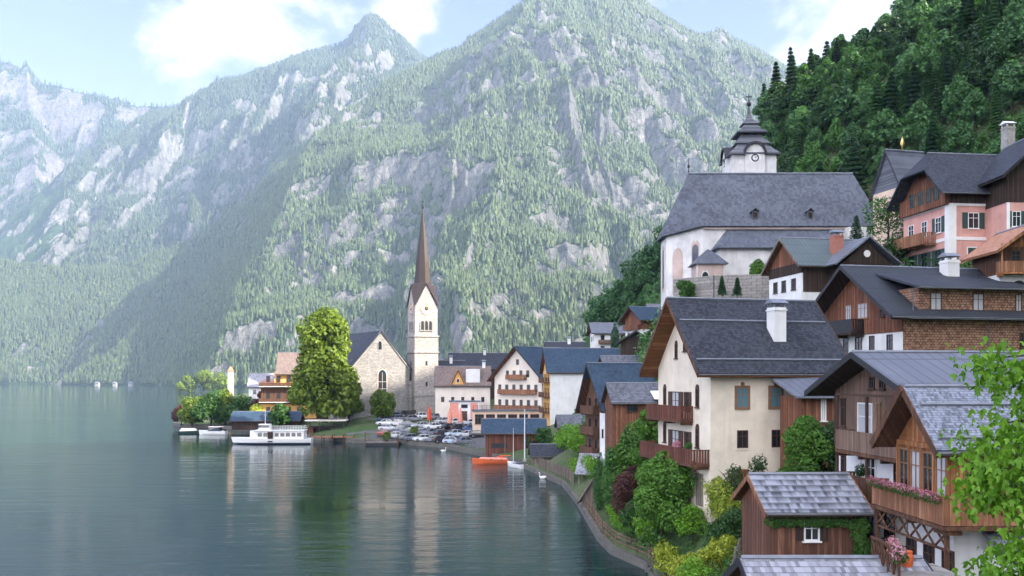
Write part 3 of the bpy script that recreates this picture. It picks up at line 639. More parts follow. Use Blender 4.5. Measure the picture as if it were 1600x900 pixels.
        if surround:
            q = MB(); b = .12; o2 = out + .035
            s.fb(q, f, a - w / 2 - b, a - w / 2, z - h / 2 - b, z + h / 2 + b, out - .02, o2); s.fb(q, f, a + w / 2, a + w / 2 + b, z - h / 2 - b, z + h / 2 + b, out - .02, o2)
            s.fb(q, f, a - w / 2, a + w / 2, z + h / 2, z + h / 2 + b, out - .02, o2); s.fb(q, f, a - w / 2, a + w / 2, z - h / 2 - b, z - h / 2, out - .02, o2 + .03)
            q.build('surround', M[surround], wo)
        elif sill and detail:
            q = MB(); s.fb(q, f, a - w / 2 - .08, a + w / 2 + .08, z - h / 2 - .07, z - h / 2, out - .02, out + .13); q.build('sill', M[frame], wo)
        if shut:
            sw = w * .5
            for sg in (-1, 1):
                q = MB(); x = a + sg * (w / 2 + sw / 2 + .02); s.fb(q, f, x - sw / 2, x + sw / 2, z - h / 2, z + h / 2, out + .005, out + .05)
                s.fb(q, f, x - sw / 2 + .05, x + sw / 2 - .05, z - h / 2 + .08, z - .04, out + .05, out + .065); s.fb(q, f, x - sw / 2 + .05, x + sw / 2 - .05, z + .04, z + h / 2 - .08, out + .05, out + .065)
                q.build('shutter', M[shut], wo)
        return wo
    def door(s, f, a, z0, w=1.0, h=2.1, mat='brown_frame', out=0.0, glass=False):
        q = MB(); s.fb(q, f, a - w / 2, a + w / 2, z0, z0 + h, out - .02, out + .05); s.fb(q, f, a - w / 2 - .1, a - w / 2, z0, z0 + h + .1, out - .02, out + .09); s.fb(q, f, a + w / 2, a + w / 2 + .1, z0, z0 + h + .1, out - .02, out + .09)
        s.fb(q, f, a - w / 2, a + w / 2, z0 + h, z0 + h + .1, out - .02, out + .09)
        d = q.build('door', M[mat], s.r)
        if glass:
            g = MB(); s.fb(g, f, a - w / 2 + .12, a + w / 2 - .12, z0 + .5, z0 + h - .12, out + .03, out + .058); g.build('pane', M['glass'], d)
        h_ = MB(); s.fb(h_, f, a + w / 2 - .16, a + w / 2 - .06, z0 + 1.0, z0 + 1.05, out + .05, out + .1); h_.build('handle', M['gutter'], d)
        return d
    def balcony(s, f, a0, a1, z, depth=1.0, hr=1.0, mat='rail_wood', floor='brown_wood', gap=0.5, step=0.2, out=0.0, ends=True, brackets=True, flowers=False, posts=0.0):
        q = MB(); s.fb(q, f, a0, a1, z - .16, z, out, out + depth)
        if brackets:
            n = max(2, int((a1 - a0) / 1.6))
            for i in range(n): x = a0 + .15 + (a1 - a0 - .3) * i / (n - 1); s.fb(q, f, x - .07, x + .07, z - .34, z - .16, out, out + depth - .1)
        b = q.build('balcony', M[floor], s.r)
        r = MB(); o = out + depth
        s.fb(r, f, a0, a1, z + hr - .07, z + hr, o - .1, o); s.fb(r, f, a0, a1, z + .02, z + .09, o - .07, o - .02)
        n = int((a1 - a0) / step)
        for i in range(n):
            x = a0 + (a1 - a0) * (i + .5) / n; wd = step * (1 - gap * .35) / 2; s.fb(r, f, x - wd, x + wd, z + .06, z + hr - .07, o - .055, o - .025)
        if ends:
            for x in (a0, a1 - .05):
                s.fb(r, f, x, x + .05, z + hr - .07, z + hr, out, o - .1); s.fb(r, f, x, x + .05, z + .02, z + .09, out, o - .07)
                m = max(1, int(depth / step))
                for i in range(m): y = out + (depth - .1) * (i + .5) / m; s.fb(r, f, x + .01, x + .04, z + .09, z + hr - .07, y - step * .36, y + step * .36)
        if posts:
            for x in (a0 + .06, a1 - .06) if a1 - a0 < 3 else (a0 + .06, (a0 + a1) / 2, a1 - .06): s.fb(r, f, x - .06, x + .06, z, z + posts, o - .13, o - .01)
        r.build('railing', M[mat], b)
        if flowers:
            c = s.p(f, (a0 + a1) / 2, z + hr - .02, o + .14); A = s.ax(f)[1]
            V, T = leaf_cloud([((c + A * x), .17) for x in np.arange(-(a1 - a0) / 2 + .2, (a1 - a0) / 2 - .1, .3)], int(210 * (a1 - a0)), .05, 5)
            mesh_from_arrays('flower_box', V, T, M['flowers_pink'], b)
            V, T = leaf_cloud([((c + A * x - Vector((0, 0, .12))), .17) for x in np.arange(-(a1 - a0) / 2 + .2, (a1 - a0) / 2 - .1, .3)], int(260 * (a1 - a0)), .05, 6)
            mesh_from_arrays('flower_leaves', V, T, M['leaf_mid'], b)
        return b
    def chimney(s, x, y, z0, z1, w=0.7, d=0.7, mat='white_plaster', cap='ridge_metal', gabled=False, name='chimney'):
        q = MB().box(x - w / 2, x + w / 2, y - d / 2, y + d / 2, z0, z1).box(x - w / 2 - .06, x + w / 2 + .06, y - d / 2 - .06, y + d / 2 + .06, z1 - .25, z1 - .14)
        c = q.build(name, M[mat], s.r); k = MB()
        for a in (-1, 1):
            for b in (-1, 1): k.box(x + a * (w / 2 - .08) - .05, x + a * (w / 2 - .08) + .05, y + b * (d / 2 - .08) - .05, y + b * (d / 2 - .08) + .05, z1, z1 + .3)
        zt = z1 + .3; e = .14
        k.slab([(x - w / 2 - e, y - d / 2 - e, zt), (x, y - d / 2 - e, zt + .32), (x, y + d / 2 + e, zt + .32), (x - w / 2 - e, y + d / 2 + e, zt)][::-1], .05) if False else None
        k.loft([[(x - w / 2 - e, y - d / 2 - e, zt), (x + w / 2 + e, y - d / 2 - e, zt), (x + w / 2 + e, y + d / 2 + e, zt), (x - w / 2 - e, y + d / 2 + e, zt)],
                [(x - .03, y - d / 2 - e, zt + .34), (x + .03, y - d / 2 - e, zt + .34), (x + .03, y + d / 2 + e, zt + .34), (x - .03, y + d / 2 + e, zt + .34)]])
        k.build('chimney_cap', M[cap], c); return c
    def pipe(s, f, a, z0, z1, out=.1):
        O = s.p(f, a, z0, out); T = s.p(f, a, z1, out); MB().tube([O, T, T + Vector((0, 0, .15)) + s.ax(f)[2] * .35], .05, 6).build('downpipe', M['gutter'], s.r)
    def beams(s, f, a0, a1, z, mat='brown_wood', n=6, ln=.5):
        q = MB()
        for i in range(n): x = a0 + (a1 - a0) * i / (n - 1); s.fb(q, f, x - .08, x + .08, z - .1, z + .1, 0, ln)
        q.build('beam_ends', M[mat], s.r)

# ---------------------------------------------------------------- foliage
def leaf_cloud(blobs, n, size, seed, flat=0.0, inner=0.55, shape=1.35, droop=0.0, squash=1.0):
    """n folded leaf faces spread through the outer part of round clumps"""
    rg = np.random.default_rng(seed); c = np.array([tuple(b[0]) for b in blobs], float); r = np.array([b[1] for b in blobs], float)
    k = rg.choice(len(blobs), n, p=r ** 2 / (r ** 2).sum()); d = rg.normal(size=(n, 3)); d /= np.linalg.norm(d, axis=1)[:, None]
    rr = r[k] * (inner + (1.08 - inner) * rg.random(n) ** .6); p = c[k] + d * rr[:, None] * np.array([1, 1, squash])
    nr = d * .8 + rg.normal(size=(n, 3)) * .55 + np.array([0, 0, flat + .25]); nr /= np.linalg.norm(nr, axis=1)[:, None]
    a = np.cross(nr, rg.normal(size=(n, 3))); a[:, 2] -= droop; a -= nr * (a * nr).sum(1)[:, None]; a /= np.linalg.norm(a, axis=1)[:, None] + 1e-9; b = np.cross(nr, a)
    s = (size * rg.uniform(.6, 1.35, n))[:, None]
    V = np.stack([p - a * s * shape * .5, p + b * s * .42 + nr * s * .08, p + a * s * shape * .6, p - b * s * .42 + nr * s * .08], 1)
    T = np.arange(n * 4).reshape(n, 4); return V.reshape(-1, 3), T
def crown_blobs(rg, R_, H_, n, base=0.0, kind='round'):
    out = []
    for i in range(n):
        t = rg.random(); z = base + H_ * (0.08 + 0.9 * t)
        if kind == 'bushy':
            a = rg.random() * 6.283; el = rg.uniform(-.55, 1); q = R_ * .62 * math.sqrt(max(0, 1 - el * el)) * rg.uniform(.55, 1.15)
            out.append(((math.cos(a) * q, math.sin(a) * q, base + H_ * (.36 + .42 * el * rg.uniform(.8, 1.05))), R_ * rg.uniform(.2, .44))); continue
        if kind == 'broad':
            e = np.interp(t, [0, .12, .35, .6, .85, 1], [.88, 1, .92, .68, .55, .25]); a = rg.random() * 6.283; q = R_ * e * rg.uniform(.35, .85)
            out.append(((math.cos(a) * q, math.sin(a) * q, z), R_ * rg.uniform(.18, .33))); continue
        env = math.sin(math.pi * min(1, (0.12 + .88 * t) ** .85)) if kind == 'round' else (1 - t) ** .75 if kind == 'cone' else (1 - t * .8) * (.55 + .45 * math.sin(math.pi * min(1, t * 2)))
        a = rg.random() * 6.283; q = R_ * env * (0.35 + 0.5 * rg.random())
        out.append(((math.cos(a) * q, math.sin(a) * q, z), R_ * rg.uniform(.22, .40) * (.6 + .4 * env)))
    return out
def trunk_mesh(name, h, r, rg, parent, limbs=5, crown_r=2.0, mat='bark'):
    mb = MB(); pts = [Vector((0, 0, -.4))]; p = Vector((0, 0, 0))
    for i in range(5): p = p + Vector((rg.uniform(-.05, .05) * h * .2, rg.uniform(-.05, .05) * h * .2, h / 5)); pts.append(p.copy())
    mb.tube(pts, [r * 1.25, r, r * .85, r * .7, r * .5, r * .2], 7)
    for i in range(limbs):
        k = 2 + i % 3; a = rg.uniform(0, 6.28); b = pts[k]; L_ = crown_r * rg.uniform(.5, .8)
        mb.tube([b, b + Vector((math.cos(a) * L_ * .5, math.sin(a) * L_ * .5, L_ * .35)), b + Vector((math.cos(a) * L_, math.sin(a) * L_, L_ * .9))], [r * .4, r * .25, r * .08], 5)
    return mb.build(name, M[mat], parent, True)
def tree(name, label, cat, x, y, H, Rr, mat, n=5000, leaf_s=0.22, seed=1, kind='round', group=None, z=None, nb=34, lift=0.22, trunk=True, sx=1.0):
    rg = random.Random(seed); z = gz(x, y) if z is None else z
    r = empty(name, (x, y, z - .05), rg.uniform(0, 6), label, cat, group)
    bl = [((c[0] * sx, c[1], c[2]), q) for c, q in crown_blobs(rg, Rr, H * (1 - lift), nb, H * lift, kind)]
    V, T = leaf_cloud(bl, n, leaf_s, seed, inner=.7); mesh_from_arrays("crown" if trunk else 'foliage', V, T, M[mat], r)
    if trunk: trunk_mesh('trunk', H * .86, max(.06, H * .022), rg, r, 5, Rr)
    else: trunk_mesh('stem', H * .7, max(.03, H * .02), rg, r, 6, Rr)
    return r
def bush(label, x, y, H, Rr, mat, n=2500, leaf_s=0.12, seed=1, group=None, z=None, kind='round', name='bush', nb=22, sx=1.0):
    return tree(name, label, name.replace('_', ' '), x, y, H, Rr, mat, n, leaf_s, seed, kind, group, z, nb, 0.02, False, sx)
# ================================================================ houses of the near shore
# --- cream house
h = House('cream_house', 'tall cream plastered house with dark slate roof, brown balconies and white chimney', 'house', (13.73, 62), 14, 4.5, 9.0, 10.6)
b = h.base; h.wall(0, 15.9 - b, 'cream_plaster')
h.roof(15.9 - b, 4.75, 'slate_dark', side=.75, front=1.3, back=.5, t=.22, soffit='soffit_wood', trim='brown_wood', gable='cream_plaster', lines=2)
for a in (2.43, 5.03): h.win('S', a, 13.6 - b, .95, 1.45, 'brown_light', 'glass_blue', surround='brown_light', bars=1)
for a in (2.43, 5.03):
    q = MB(); c = h.p('S', a, 14.55 - b, .03); q.tube([c - Vector((.02, 0, 0)), c + Vector((.05, 0, 0))], .16, 8); q.build('window_ornament', M['brown_light'], h.r)
for a in (2.43, 5.1, 8.2): h.win('S', a, 10.7 - b, .85, 1.25, 'brown_frame', 'glass', surround='cream_plaster')
h.win('S', 8.2, 13.6 - b, .85, 1.3, 'brown_frame', 'glass')
h.door('S', 2.2, 6.4 - b, 1.1, 2.1, 'red_wood')
for a, w_ in ((9 - 7.7, .5), (9 - 2.0, .55)): h.win('G', a, 13.55 - b, w_, 1.35, 'brown_frame', arch=True); h.win('G', a, 10.7 - b, w_, 1.4, 'brown_frame', arch=True)
for zz in (12.95, 10.05):
    h.win('G', 9 - 5.7, zz - b, 1.3, 2.0, 'brown_frame', 'curtain', shut='brown_frame', bars=1); h.win('G', 9 - 3.6, zz + .3 - b, .6, 1.4, 'brown_frame', shut='brown_frame')
h.win('G', 9 - 5.6, 17.0 - b, .45, 1.1, 'brown_frame', arch=True); h.win('G', 9 - 4.1, 17.6 - b, .5, 1.35, 'brown_frame', arch=True); h.win('G', 9 - 2.9, 16.8 - b, .35, .7, 'brown_frame')
h.balcony('G', 9 - 9.1, 9 - 2.7, 11.9 - b, 1.0, 1.05, posts=0); h.balcony('G', 9 - 9.6, 9 - .1, 8.95 - b, 1.35, 1.05, flowers=False)
h.door('G', 5.4, 5.9 - b, 1.0, 2.2, 'grey_wood'); h.door('G', 7.4, 5.9 - b, .8, 2.2, 'grey_wood')
h.chimney(-1.9, 6.2, 15.5 - b, 20.1 - b, 1.0, 1.0); h.pipe('S', 10.3, 7 - b, 15.2 - b)
q = MB(); h.fb(q, 'S', -.001, 10.5, 15.55 - b, 15.72 - b, 0, .1); q.build('cornice', M['brown_light'], h.r)
# plant pots on the lower balcony
for k, (dx, lab) in enumerate(((3.6, 'flowering plant in a pot on the lower balcony of the cream house'), (1.7, 'small leafy pot plant at the right end of the lower balcony of the cream house'))):
    rz = R(14 - 90); l = h.p('G', 9 - dx, 8.95 - b, .9); wx_ = h.r.location.x + l.x * math.cos(rz) - l.y * math.sin(rz); wy_ = h.r.location.y + l.x * math.sin(rz) + l.y * math.cos(rz)
    r = empty('potted_plant', (wx_, wy_, 8.95), 0, lab, 'potted plant')
    MB().tube([(0, 0, 0), (0, 0, .8)], [.16, .22], 10).build('pot', M['terracotta'], r)
    V, T = leaf_cloud([((0, 0, 1.1), .32), ((.1, 0, 1.3), .2)], 260, .09, 40 + k); mesh_from_arrays('foliage', V, T, M['flowers_pink' if k == 0 else 'leaf_mid'], r)

# --- wooden annex beside it
h = House('wooden_annex', 'low red-brown wooden annex with a grey metal lean-to roof right of the cream house', 'annex', (19.0, 58.8), 6, 8.0, 3.5, 5.2); b = h.base
h.wall(0, 13.74 - b, 'red_wood')
MB().slab([(.5, -.5, 13.75 - b), (.5, 5.6, 13.75 - b), (-3.9, 5.6, 15.0 - b), (-3.9, -.5, 15.0 - b)], .14).build('roof', M['metal_grey'], h.r)
MB().tube([(.56, -.5, 13.68 - b), (.56, 5.6, 13.68 - b)], .07, 6).build('gutter', M['gutter'], h.r)
h.win('S', 1.5, 12.9 - b, .35, 1.5, 'white_paint', 'curtain'); h.win('S', 3.6, 12.9 - b, .6, 1.1, 'brown_frame')

# --- brown house with sheet metal roof
N3 = (18.0, 38.7)
h = House('brown_chalet', 'brown boarded house with seamed grey metal roof above a white ground floor', 'house', N3, 5, 5.5, 9.0, 12.0); b = h.base
h.wall(0, 9.3 - b, 'white_plaster'); h.wall(9.3 - b, 11.4 - b, 'white_plaster', -.02); h.wall(11.4 - b, 14.42 - b, 'greybrown_wood', .0)
h.roof(14.42 - b, 1.64, 'metal_grey', side=.9, front=1.3, back=.6, t=.16, soffit='dark_wood', trim='black_trim', gable='greybrown_wood')
# G face: a runs from the far-left corner (0) to the near-right corner (9)
h.win('G', .95, 10.6 - b, .5, 1.2, 'brown_frame', out=0); h.win('G', .95, 13.2 - b, .55, 1.5, 'brown_frame')
q = MB(); h.fb(q, 'G', 2.2, 2.32, 9.3 - b, 14.2 - b, .9, 1.02); h.fb(q, 'G', 5.3, 5.42, 9.3 - b, 14.2 - b, .9, 1.02); h.fb(q, 'G', 2.2, 8.9, 14.1 - b, 14.22 - b, .9, 1.02); h.fb(q, 'G', 0, .1, 11.4 - b, 14.2 - b, 0, .08); q.build('posts', M['brown_frame'], h.r)
h.win('G', 3.3, 12.75 - b, 1.5, 2.0, 'white_paint', 'curtain', bars=0); h.win('G', 6.2, 12.9 - b, 1.1, 1.7, 'brown_frame', bars=1); h.win('G', 4.7, 12.9 - b, .35, 1.8, 'brown_light', 'brown_light' if False else 'curtain')
h.balcony('G', 2.2, 8.95, 11.4 - b, 1.05, 1.0, 'greybrown_wood', 'brown_wood', gap=.1, step=.16, flowers=False); h.balcony('G', 2.2, 8.95, 9.25 - b, 1.05, 1.0, 'brown_wood', 'brown_wood', gap=.1, step=.16)
h.win('G', 3.9, 10.35 - b, 1.0, 1.6, 'white_paint', 'glass'); h.win('G', 6.6, 10.35 - b, 1.0, 1.6, 'brown_frame', 'glass')
for a in (1.6, 3.6, 5.7, 7.8): h.win('G', a, 8.15 - b, .95, 1.45, 'brown_frame', 'glass', bars=1); q = MB(); h.fb(q, 'G', a - .48, a + .48, 6.3 - b, 7.32 - b, 0, .04); q.build('panel', M['rail_wood'], h.r)
for a in (3.9, 4.9): h.win('G', a + .1, 14.75 - b, .55, .6, 'brown_frame', 'glass')
# hanging basket
r = empty('hanging_basket', (17.05, 43.75, 10.5), 0, 'round green hanging basket under the upper balcony of the brown boarded house', 'hanging basket')
V, T = leaf_cloud([((0, 0, 0), .3), ((0, 0, -.15), .22)], 400, .08, 77); mesh_from_arrays('foliage', V, T, M['leaf_dark'], r); MB().tube([(0, 0, .1), (0, 0, .72)], .012, 5).build('chain', M['gutter'], r)

# --- orange wooden house in front of it
h = House('orange_chalet', 'orange-brown wooden house with mossy shingle roof, glazed veranda and wrap-round balcony', 'house', (15.9, 32.5), 2, 5.0, 4.0, 9.0); b = h.base
h.wall(0, 9.7 - b, 'white_plaster', -.25); h.wall(9.7 - b, 12.7 - b, 'orange_wood')
h.roof(12.7 - b, 1.75, 'rough_shingle_roof', side=.55, front=.8, back=.5, t=.2, soffit='brown_wood', trim='brown_wood', gable='orange_wood', lines=2)
q = MB()   # heavy carved barge on the far side
for sg, xx in ((1, -4.0 - .6),):
    q.bar((-2.0, -.86, 14.6 - b), (xx, -.86, 12.2 - b), .1, .34)
q.build('carved_barge', M['brown_wood'], h.r)
# veranda glazing with small arches
v_ = MB(); h.fb(v_, 'G', .0, 4.0, 12.3 - b, 12.5 - b, 0, .1)
for i in range(5): a = .06 + i * .97; h.fb(v_, 'G', a - .07, a + .07, 9.8 - b, 12.3 - b, 0, .12)
ver = v_.build('veranda', M['orange_wood'], h.r)
for i in range(4): h.win('G', .545 + i * .97, 11.3 - b, .8, 1.75, 'brown_light', 'curtain' if i % 2 else 'glass', bars=1, out=.02, parent=ver, arch=False)
for i in range(4): h.win('S', 1.0 + i * 1.5, 11.3 - b, .9, 1.4, 'brown_light', 'glass', bars=1)
h.balcony('G', -.9, 4.9, 9.75 - b, .75, 1.05, 'balcony_wood', 'brown_wood', gap=.1, step=.14, flowers=True)
h.balcony('S', -.7, 7.2, 9.75 - b, .95, 1.05, 'balcony_wood', 'brown_wood', gap=.1, step=.14)
q = MB()   # lattice braces under the balcony
for i in range(6):
    a = -.8 + i * .95; q.bar(h.p('G', a, 8.9 - b, .55), h.p('G', a + .95, 9.6 - b, .55), .06); q.bar(h.p('G', a + .95, 8.9 - b, .56), h.p('G', a, 9.6 - b, .56), .06)
q.bar(h.p('G', -.9, 8.88 - b, .55), h.p('G', 4.9, 8.88 - b, .55), .08); q.bar(h.p('G', 4.7, 7 - b, .5), h.p('G', 4.7, 9.6 - b, .5), .14); q.bar(h.p('G', -.8, 7.6 - b, .5), h.p('G', -.8, 9.6 - b, .5), .14)
q.build('lattice', M['brown_wood'], h.r)
for a in (.6, 2.0, 3.4): h.win('G', a, 8.0 - b, .8, 1.3, 'brown_frame', 'glass', out=-.25, bars=1)
MB().slab([(2.6, 1.0, 8.65 - b), (2.6, 5.2, 8.65 - b), (.3, 5.2, 9.5 - b), (.3, 1.0, 9.5 - b)], .12).build('porch_roof', M['slate_mid'], h.r)
MB().box(-.3, 2.2, 1.3, 5, 0, 8.7 - b).build('porch', M['white_plaster'], h.r)
h.W_ = h.W; q = MB(); q.box(2.2, 2.26, 1.9, 2.7, 7.0 - b, 8.3 - b); q.build('porch_window', M['brown_frame'], h.r)

# --- balcony with flowers low in the corner
r = empty('terrace', (13.6, 29.3, 5.6), 0, 'small raised flower terrace with a lattice rail at the foot of the orange-brown house', 'terrace')
MB().box(-1.2, .9, -.6, 1.6, 0, 3.0).build('base', M['wall_stone'], r)
q = MB()
for i in range(6): q.bar((-1.2, -.6 + i * .42, 3.0), (-1.2, -.6 + i * .42, 3.9), .07)
for i in range(5): q.bar((-1.2, -.6 + i * .42, 3.05), (-1.2, -.18 + i * .42, 3.85), .04); q.bar((-1.2, -.18 + i * .42, 3.05), (-1.2, -.6 + i * .42, 3.85), .04)
q.bar((-1.2, -.65, 3.9), (-1.2, 1.6, 3.9), .08); q.build('railing', M['brown_wood'], r)
V, T = leaf_cloud([((-1.2 + .1 * i, -.5 + .3 * i, 3.75), .25) for i in range(7)], 620, .06, 51); mesh_from_arrays('flowers', V, T, M['flowers_pink'], r)
V, T = leaf_cloud([((-1.1 + .1 * i, -.5 + .3 * i, 3.6), .25) for i in range(7)], 700, .07, 52); mesh_from_arrays('foliage', V, T, M['leaf_mid'], r)
r = empty('clay_pot', (13.2, 30.0, 8.6), 0, 'orange clay pot standing among the flowers of the small terrace', 'pot')
MB().tube([(0, 0, 0), (0, 0, .14), (0, 0, .42), (0, 0, .55)], [.13, .21, .24, .17], 12).build('body', M['orange_paint'], r, True); MB().tube([(0, 0, .55), (0, 0, .6)], .2, 12).build('rim', M['orange_paint'], r)

# --- shed with bright shingles
h = House('garden_shed', 'brown wooden shed with an ivy-hung front under a wavy grey shingle roof', 'shed', (11.5, 39.9), 1, 6.0, 4.6, 4.1); b = h.base
h.wall(0, 9.15 - b, 'brown_light_wood'); h.roof(9.15 - b, 1.15, 'wood_shingle_roof', side=.45, front=.35, back=.35, t=.14, soffit='brown_wood', trim='balcony_wood', gable='red_wood')
h.win('S', 1.85, 8.15 - b, .7, .85, 'white_paint', 'glass', shut='dark_wood')
# --- lowest roof at the picture's foot
h = House('low_house', 'low house by the water of which only the pale grey shingle roof shows', 'house', (8.0, 27.3), 0, 3.5, 6.0, 5.6); b = h.base
h.wall(0, 7.35 - b, 'brown_wood'); h.roof(7.35 - b, 1.4, 'grey_shingle', side=.4, front=.3, back=.3, t=.14, gable='brown_wood')
h.win('G', 3, 6.4 - b, .8, 1.0, 'brown_frame')

# --- shingle-clad chalet, upper row
h = House('shingle_chalet', 'large weathered chalet with shingle-clad wall, long dormer and white lower floor', 'house', (30.5, 70), 11.5, 13.0, 12.2, 13.0); b = h.base
h.wall(0, 18.6 - b, 'white_plaster'); h.wall(18.6 - b, 20.2 - b, 'red_wood', .06)
MB().box(.0, .09, .05, 12.98, 14.5 - b, 19.6 - b).build('shingle_cladding', M['shingle_cladding'], h.r)
h.roof(20.2 - b, 4.05, 'metal_dark', side=.95, front=1.6, back=.6, t=.2, soffit='dark_wood', trim='black_trim', gable='red_wood', gable_out=.06)
for a, w_ in ((4.4, .75), (6.3, .95), (8.2, .7), (10.6, .75)): h.win('G', a, 17.7 - b, w_, 1.5, 'brown_frame', 'glass', bars=1)
MB().box(-12.2, -.2, -.1, 0, 15.2 - b, 16.7 - b).build('lower_cladding', M['red_wood'], h.r)
h.balcony('G', -.6, 7.2, 18.75 - b, 1.2, 1.15, 'black_trim', 'dark_wood', gap=.1, step=.2, out=.06)
for a in (4.9, 7.0): h.win('G', a, 20.6 - b, .95 if a < 5 else 1.5, 1.3, 'brown_light', 'curtain', out=.06, bars=2)
h.win('G', 9.7, 20.4 - b, .5, .9, 'brown_frame', out=.06)
# long dormer
MB().box(-4.2, .05, 1.4, 11.4, 20.0 - b, 22.1 - b).build('dormer', M['shingle_cladding'], h.r)
MB().slab([(.75, .9, 22.1 - b), (.75, 11.9, 22.1 - b), (-5.6, 11.9, 23.9 - b), (-5.6, .9, 23.9 - b)], .16).build('dormer_roof', M['metal_dark'], h.r)
MB().tube([(.8, .9, 22.0 - b), (.8, 11.9, 22.0 - b)], .08, 6).build('dormer_gutter', M['gutter'], h.r)
for a in (2.9, 6.7, 10.4): h.win('S', a, 21.0 - b, 1.0 if a < 10 else .6, 1.4, 'brown_frame', 'curtain', out=.05, bars=1)
MB().box(.06, 1.05, 0, 13, 19.55 - b, 19.72 - b).build('eave_ledge', M['ridge_metal'], h.r)
h.chimney(-5.0, 8.0, 22.5 - b, 25.0 - b, 1.1, 1.1, gabled=True); h.pipe('S', 7.6, 14 - b, 19.3 - b, .18); h.pipe('S', .8, 19.7 - b, 21.8 - b, .2)
h.win('S', 10.8, 18 - b, .7, 1.2, 'brown_frame', out=.09)

# --- house with green metal roof
h = House('green_roof_house', 'white and brown house with green seamed metal roof and a dark wooden cross gable', 'house', (32.3, 100), 11, 21.0, 7.6, 11.0); b = h.base
h.wall(0, 26.7 - b, 'white_plaster'); h.wall(26.7 - b, 27.9 - b, 'dark_wood', .03)
h.roof(27.9 - b, 3.1, 'metal_green', side=.7, front=.7, back=.4, t=.18, soffit='brown_wood', trim='grey_wood', gable='red_wood', gable_out=.03)
MB().box(0, .06, .2, 11, 24.6 - b, 26.7 - b).build('cladding', M['dark_wood'], h.r)
for a in (1.6, 3.6, 5.9): h.win('G', a, 25.6 - b, 1.0, 1.3, 'brown_frame', bars=2)
MB().box(.06, 2.3, 3.4, 9.9, 22 - b, 27.6 - b).build('wing', M['dark_wood'], h.r)
x0, x1, zc, ze = 3.0, 10.3, 30.4 - b, 27.3 - b
g = MB().slab([(2.9, x0 - .5, ze), (2.9, 6.6, zc), (-3.6, 6.6, zc), (-3.6, x0 - .5, ze)][::-1], .16).slab([(2.9, 6.6, zc), (2.9, x1 + .5, ze), (-3.6, x1 + .5, ze), (-3.6, 6.6, zc)][::-1], .16); g.build('cross_roof', M['metal_grey'], h.r)
MB().add([(2.3, x0 + .4, ze), (2.3, x1 - .4, ze), (2.3, 6.6, zc - .25), (.1, x0 + .4, ze), (.1, x1 - .4, ze), (.1, 6.6, zc - .25)], [(0, 1, 2), (5, 4, 3), (0, 3, 4, 1), (1, 4, 5, 2), (2, 5, 3, 0)]).build('cross_gable', M['dark_wood'], h.r)
MB().tube([(2.3, 6.6, 28.7 - b), (2.36, 6.6, 28.7 - b)], .4, 10).build('round_window', M['white_paint'], h.r)
h.chimney(-1.2, 5.0, 28.5 - b, 31.2 - b, 1.1, 1.1, 'chimney_brick')

# --- pink house
h = House('pink_house', 'pink plastered house with white trim, green shutters and dark hipped roof', 'house', (46.4, 95), 7, 23.0, 8.8, 7.0); b = h.base
h.wall(0, 33.5 - b, 'pink_plaster'); h.wall(33.5 - b, 35.3 - b, 'dark_wood', .05)
h.roof(35.3 - b, 4.4, 'slate_dark', side=1.0, front=1.6, back=4.6, t=.2, gable='red_wood', gable_out=.05, hip=1.8, soffit='dark_wood')
MB().box(-8.8, 0, -.5, -.02, 33.4 - b, 35.2 - b).build('upper_boarding', M['red_wood'], h.r)
q = MB()
for z0, z1 in ((29.6, 29.95), (33.25, 33.5), (26.0, 26.3)): h.fb(q, 'S', -.08, 7, z0 - b, z1 - b, 0, .08); h.fb(q, 'G', 0, 8.88, z0 - b, z1 - b, 0, .08)
h.fb(q, 'S', 0, .7, 25 - b, 33.24 - b, .0, .12); h.fb(q, 'G', 8.1, 8.92, 25 - b, 33.24 - b, 0, .12); q.build('white_trim', M['white_plaster'], h.r)
h.win('S', 2.7, 31.7 - b, 1.25, 1.7, 'white_paint', 'glass', shut='green_paint'); h.win('S', 2.7, 28.0 - b, 1.25, 1.6, 'green_paint', 'green_paint', surround='white_plaster')
for a in (1.6, 4.2, 6.8): h.win('G', a, 31.5 - b, 1.1, 1.7, 'white_paint', 'glass', shut='green_paint' if a > 6 else None); h.win('G', a, 27.9 - b, 1.2, 1.9, 'green_paint', 'glass', shut='green_paint')
for a in (2.6, 4.2, 5.8, 7.2): h.win('G', a, 34.9 - b, .9, 1.5, 'green_paint', 'glass', out=.5, sill=False)
h.balcony('G', .2, 6.5, 29.7 - b, 1.4, 1.1, 'balcony_wood', 'balcony_wood', gap=.1, out=.08)
h.chimney(-4.0, 9.6, 39.4 - b, 43.0 - b, 1.0, 1.0, 'concrete', 'white_paint')
h = House('dark_gabled_house', 'pink house wing with a dark boarded upper storey and gable at the right edge', 'house', (59.5, 91.5), 90, 23.0, 9.0, 8.0); b = h.base
h.wall(0, 32.9 - b, 'pink_plaster'); h.wall(32.9 - b, 36.2 - b, 'dark_wood', .05)
h.roof(36.2 - b, 4.2, 'slate_dark', side=1.0, front=1.2, back=.5, gable='dark_wood', gable_out=.05, soffit='dark_wood')
h.win('G', 1.0, 31.2 - b, .9, 1.6, 'white_paint', 'glass', shut='green_paint'); q = MB(); h.fb(q, 'G', 2.2, 2.8, 23 - b, 32.88 - b, 0, .1); h.fb(q, 'G', 0, .3, 23 - b, 32.88 - b, 0, .1); q.build('white_trim', M['white_plaster'], h.r)
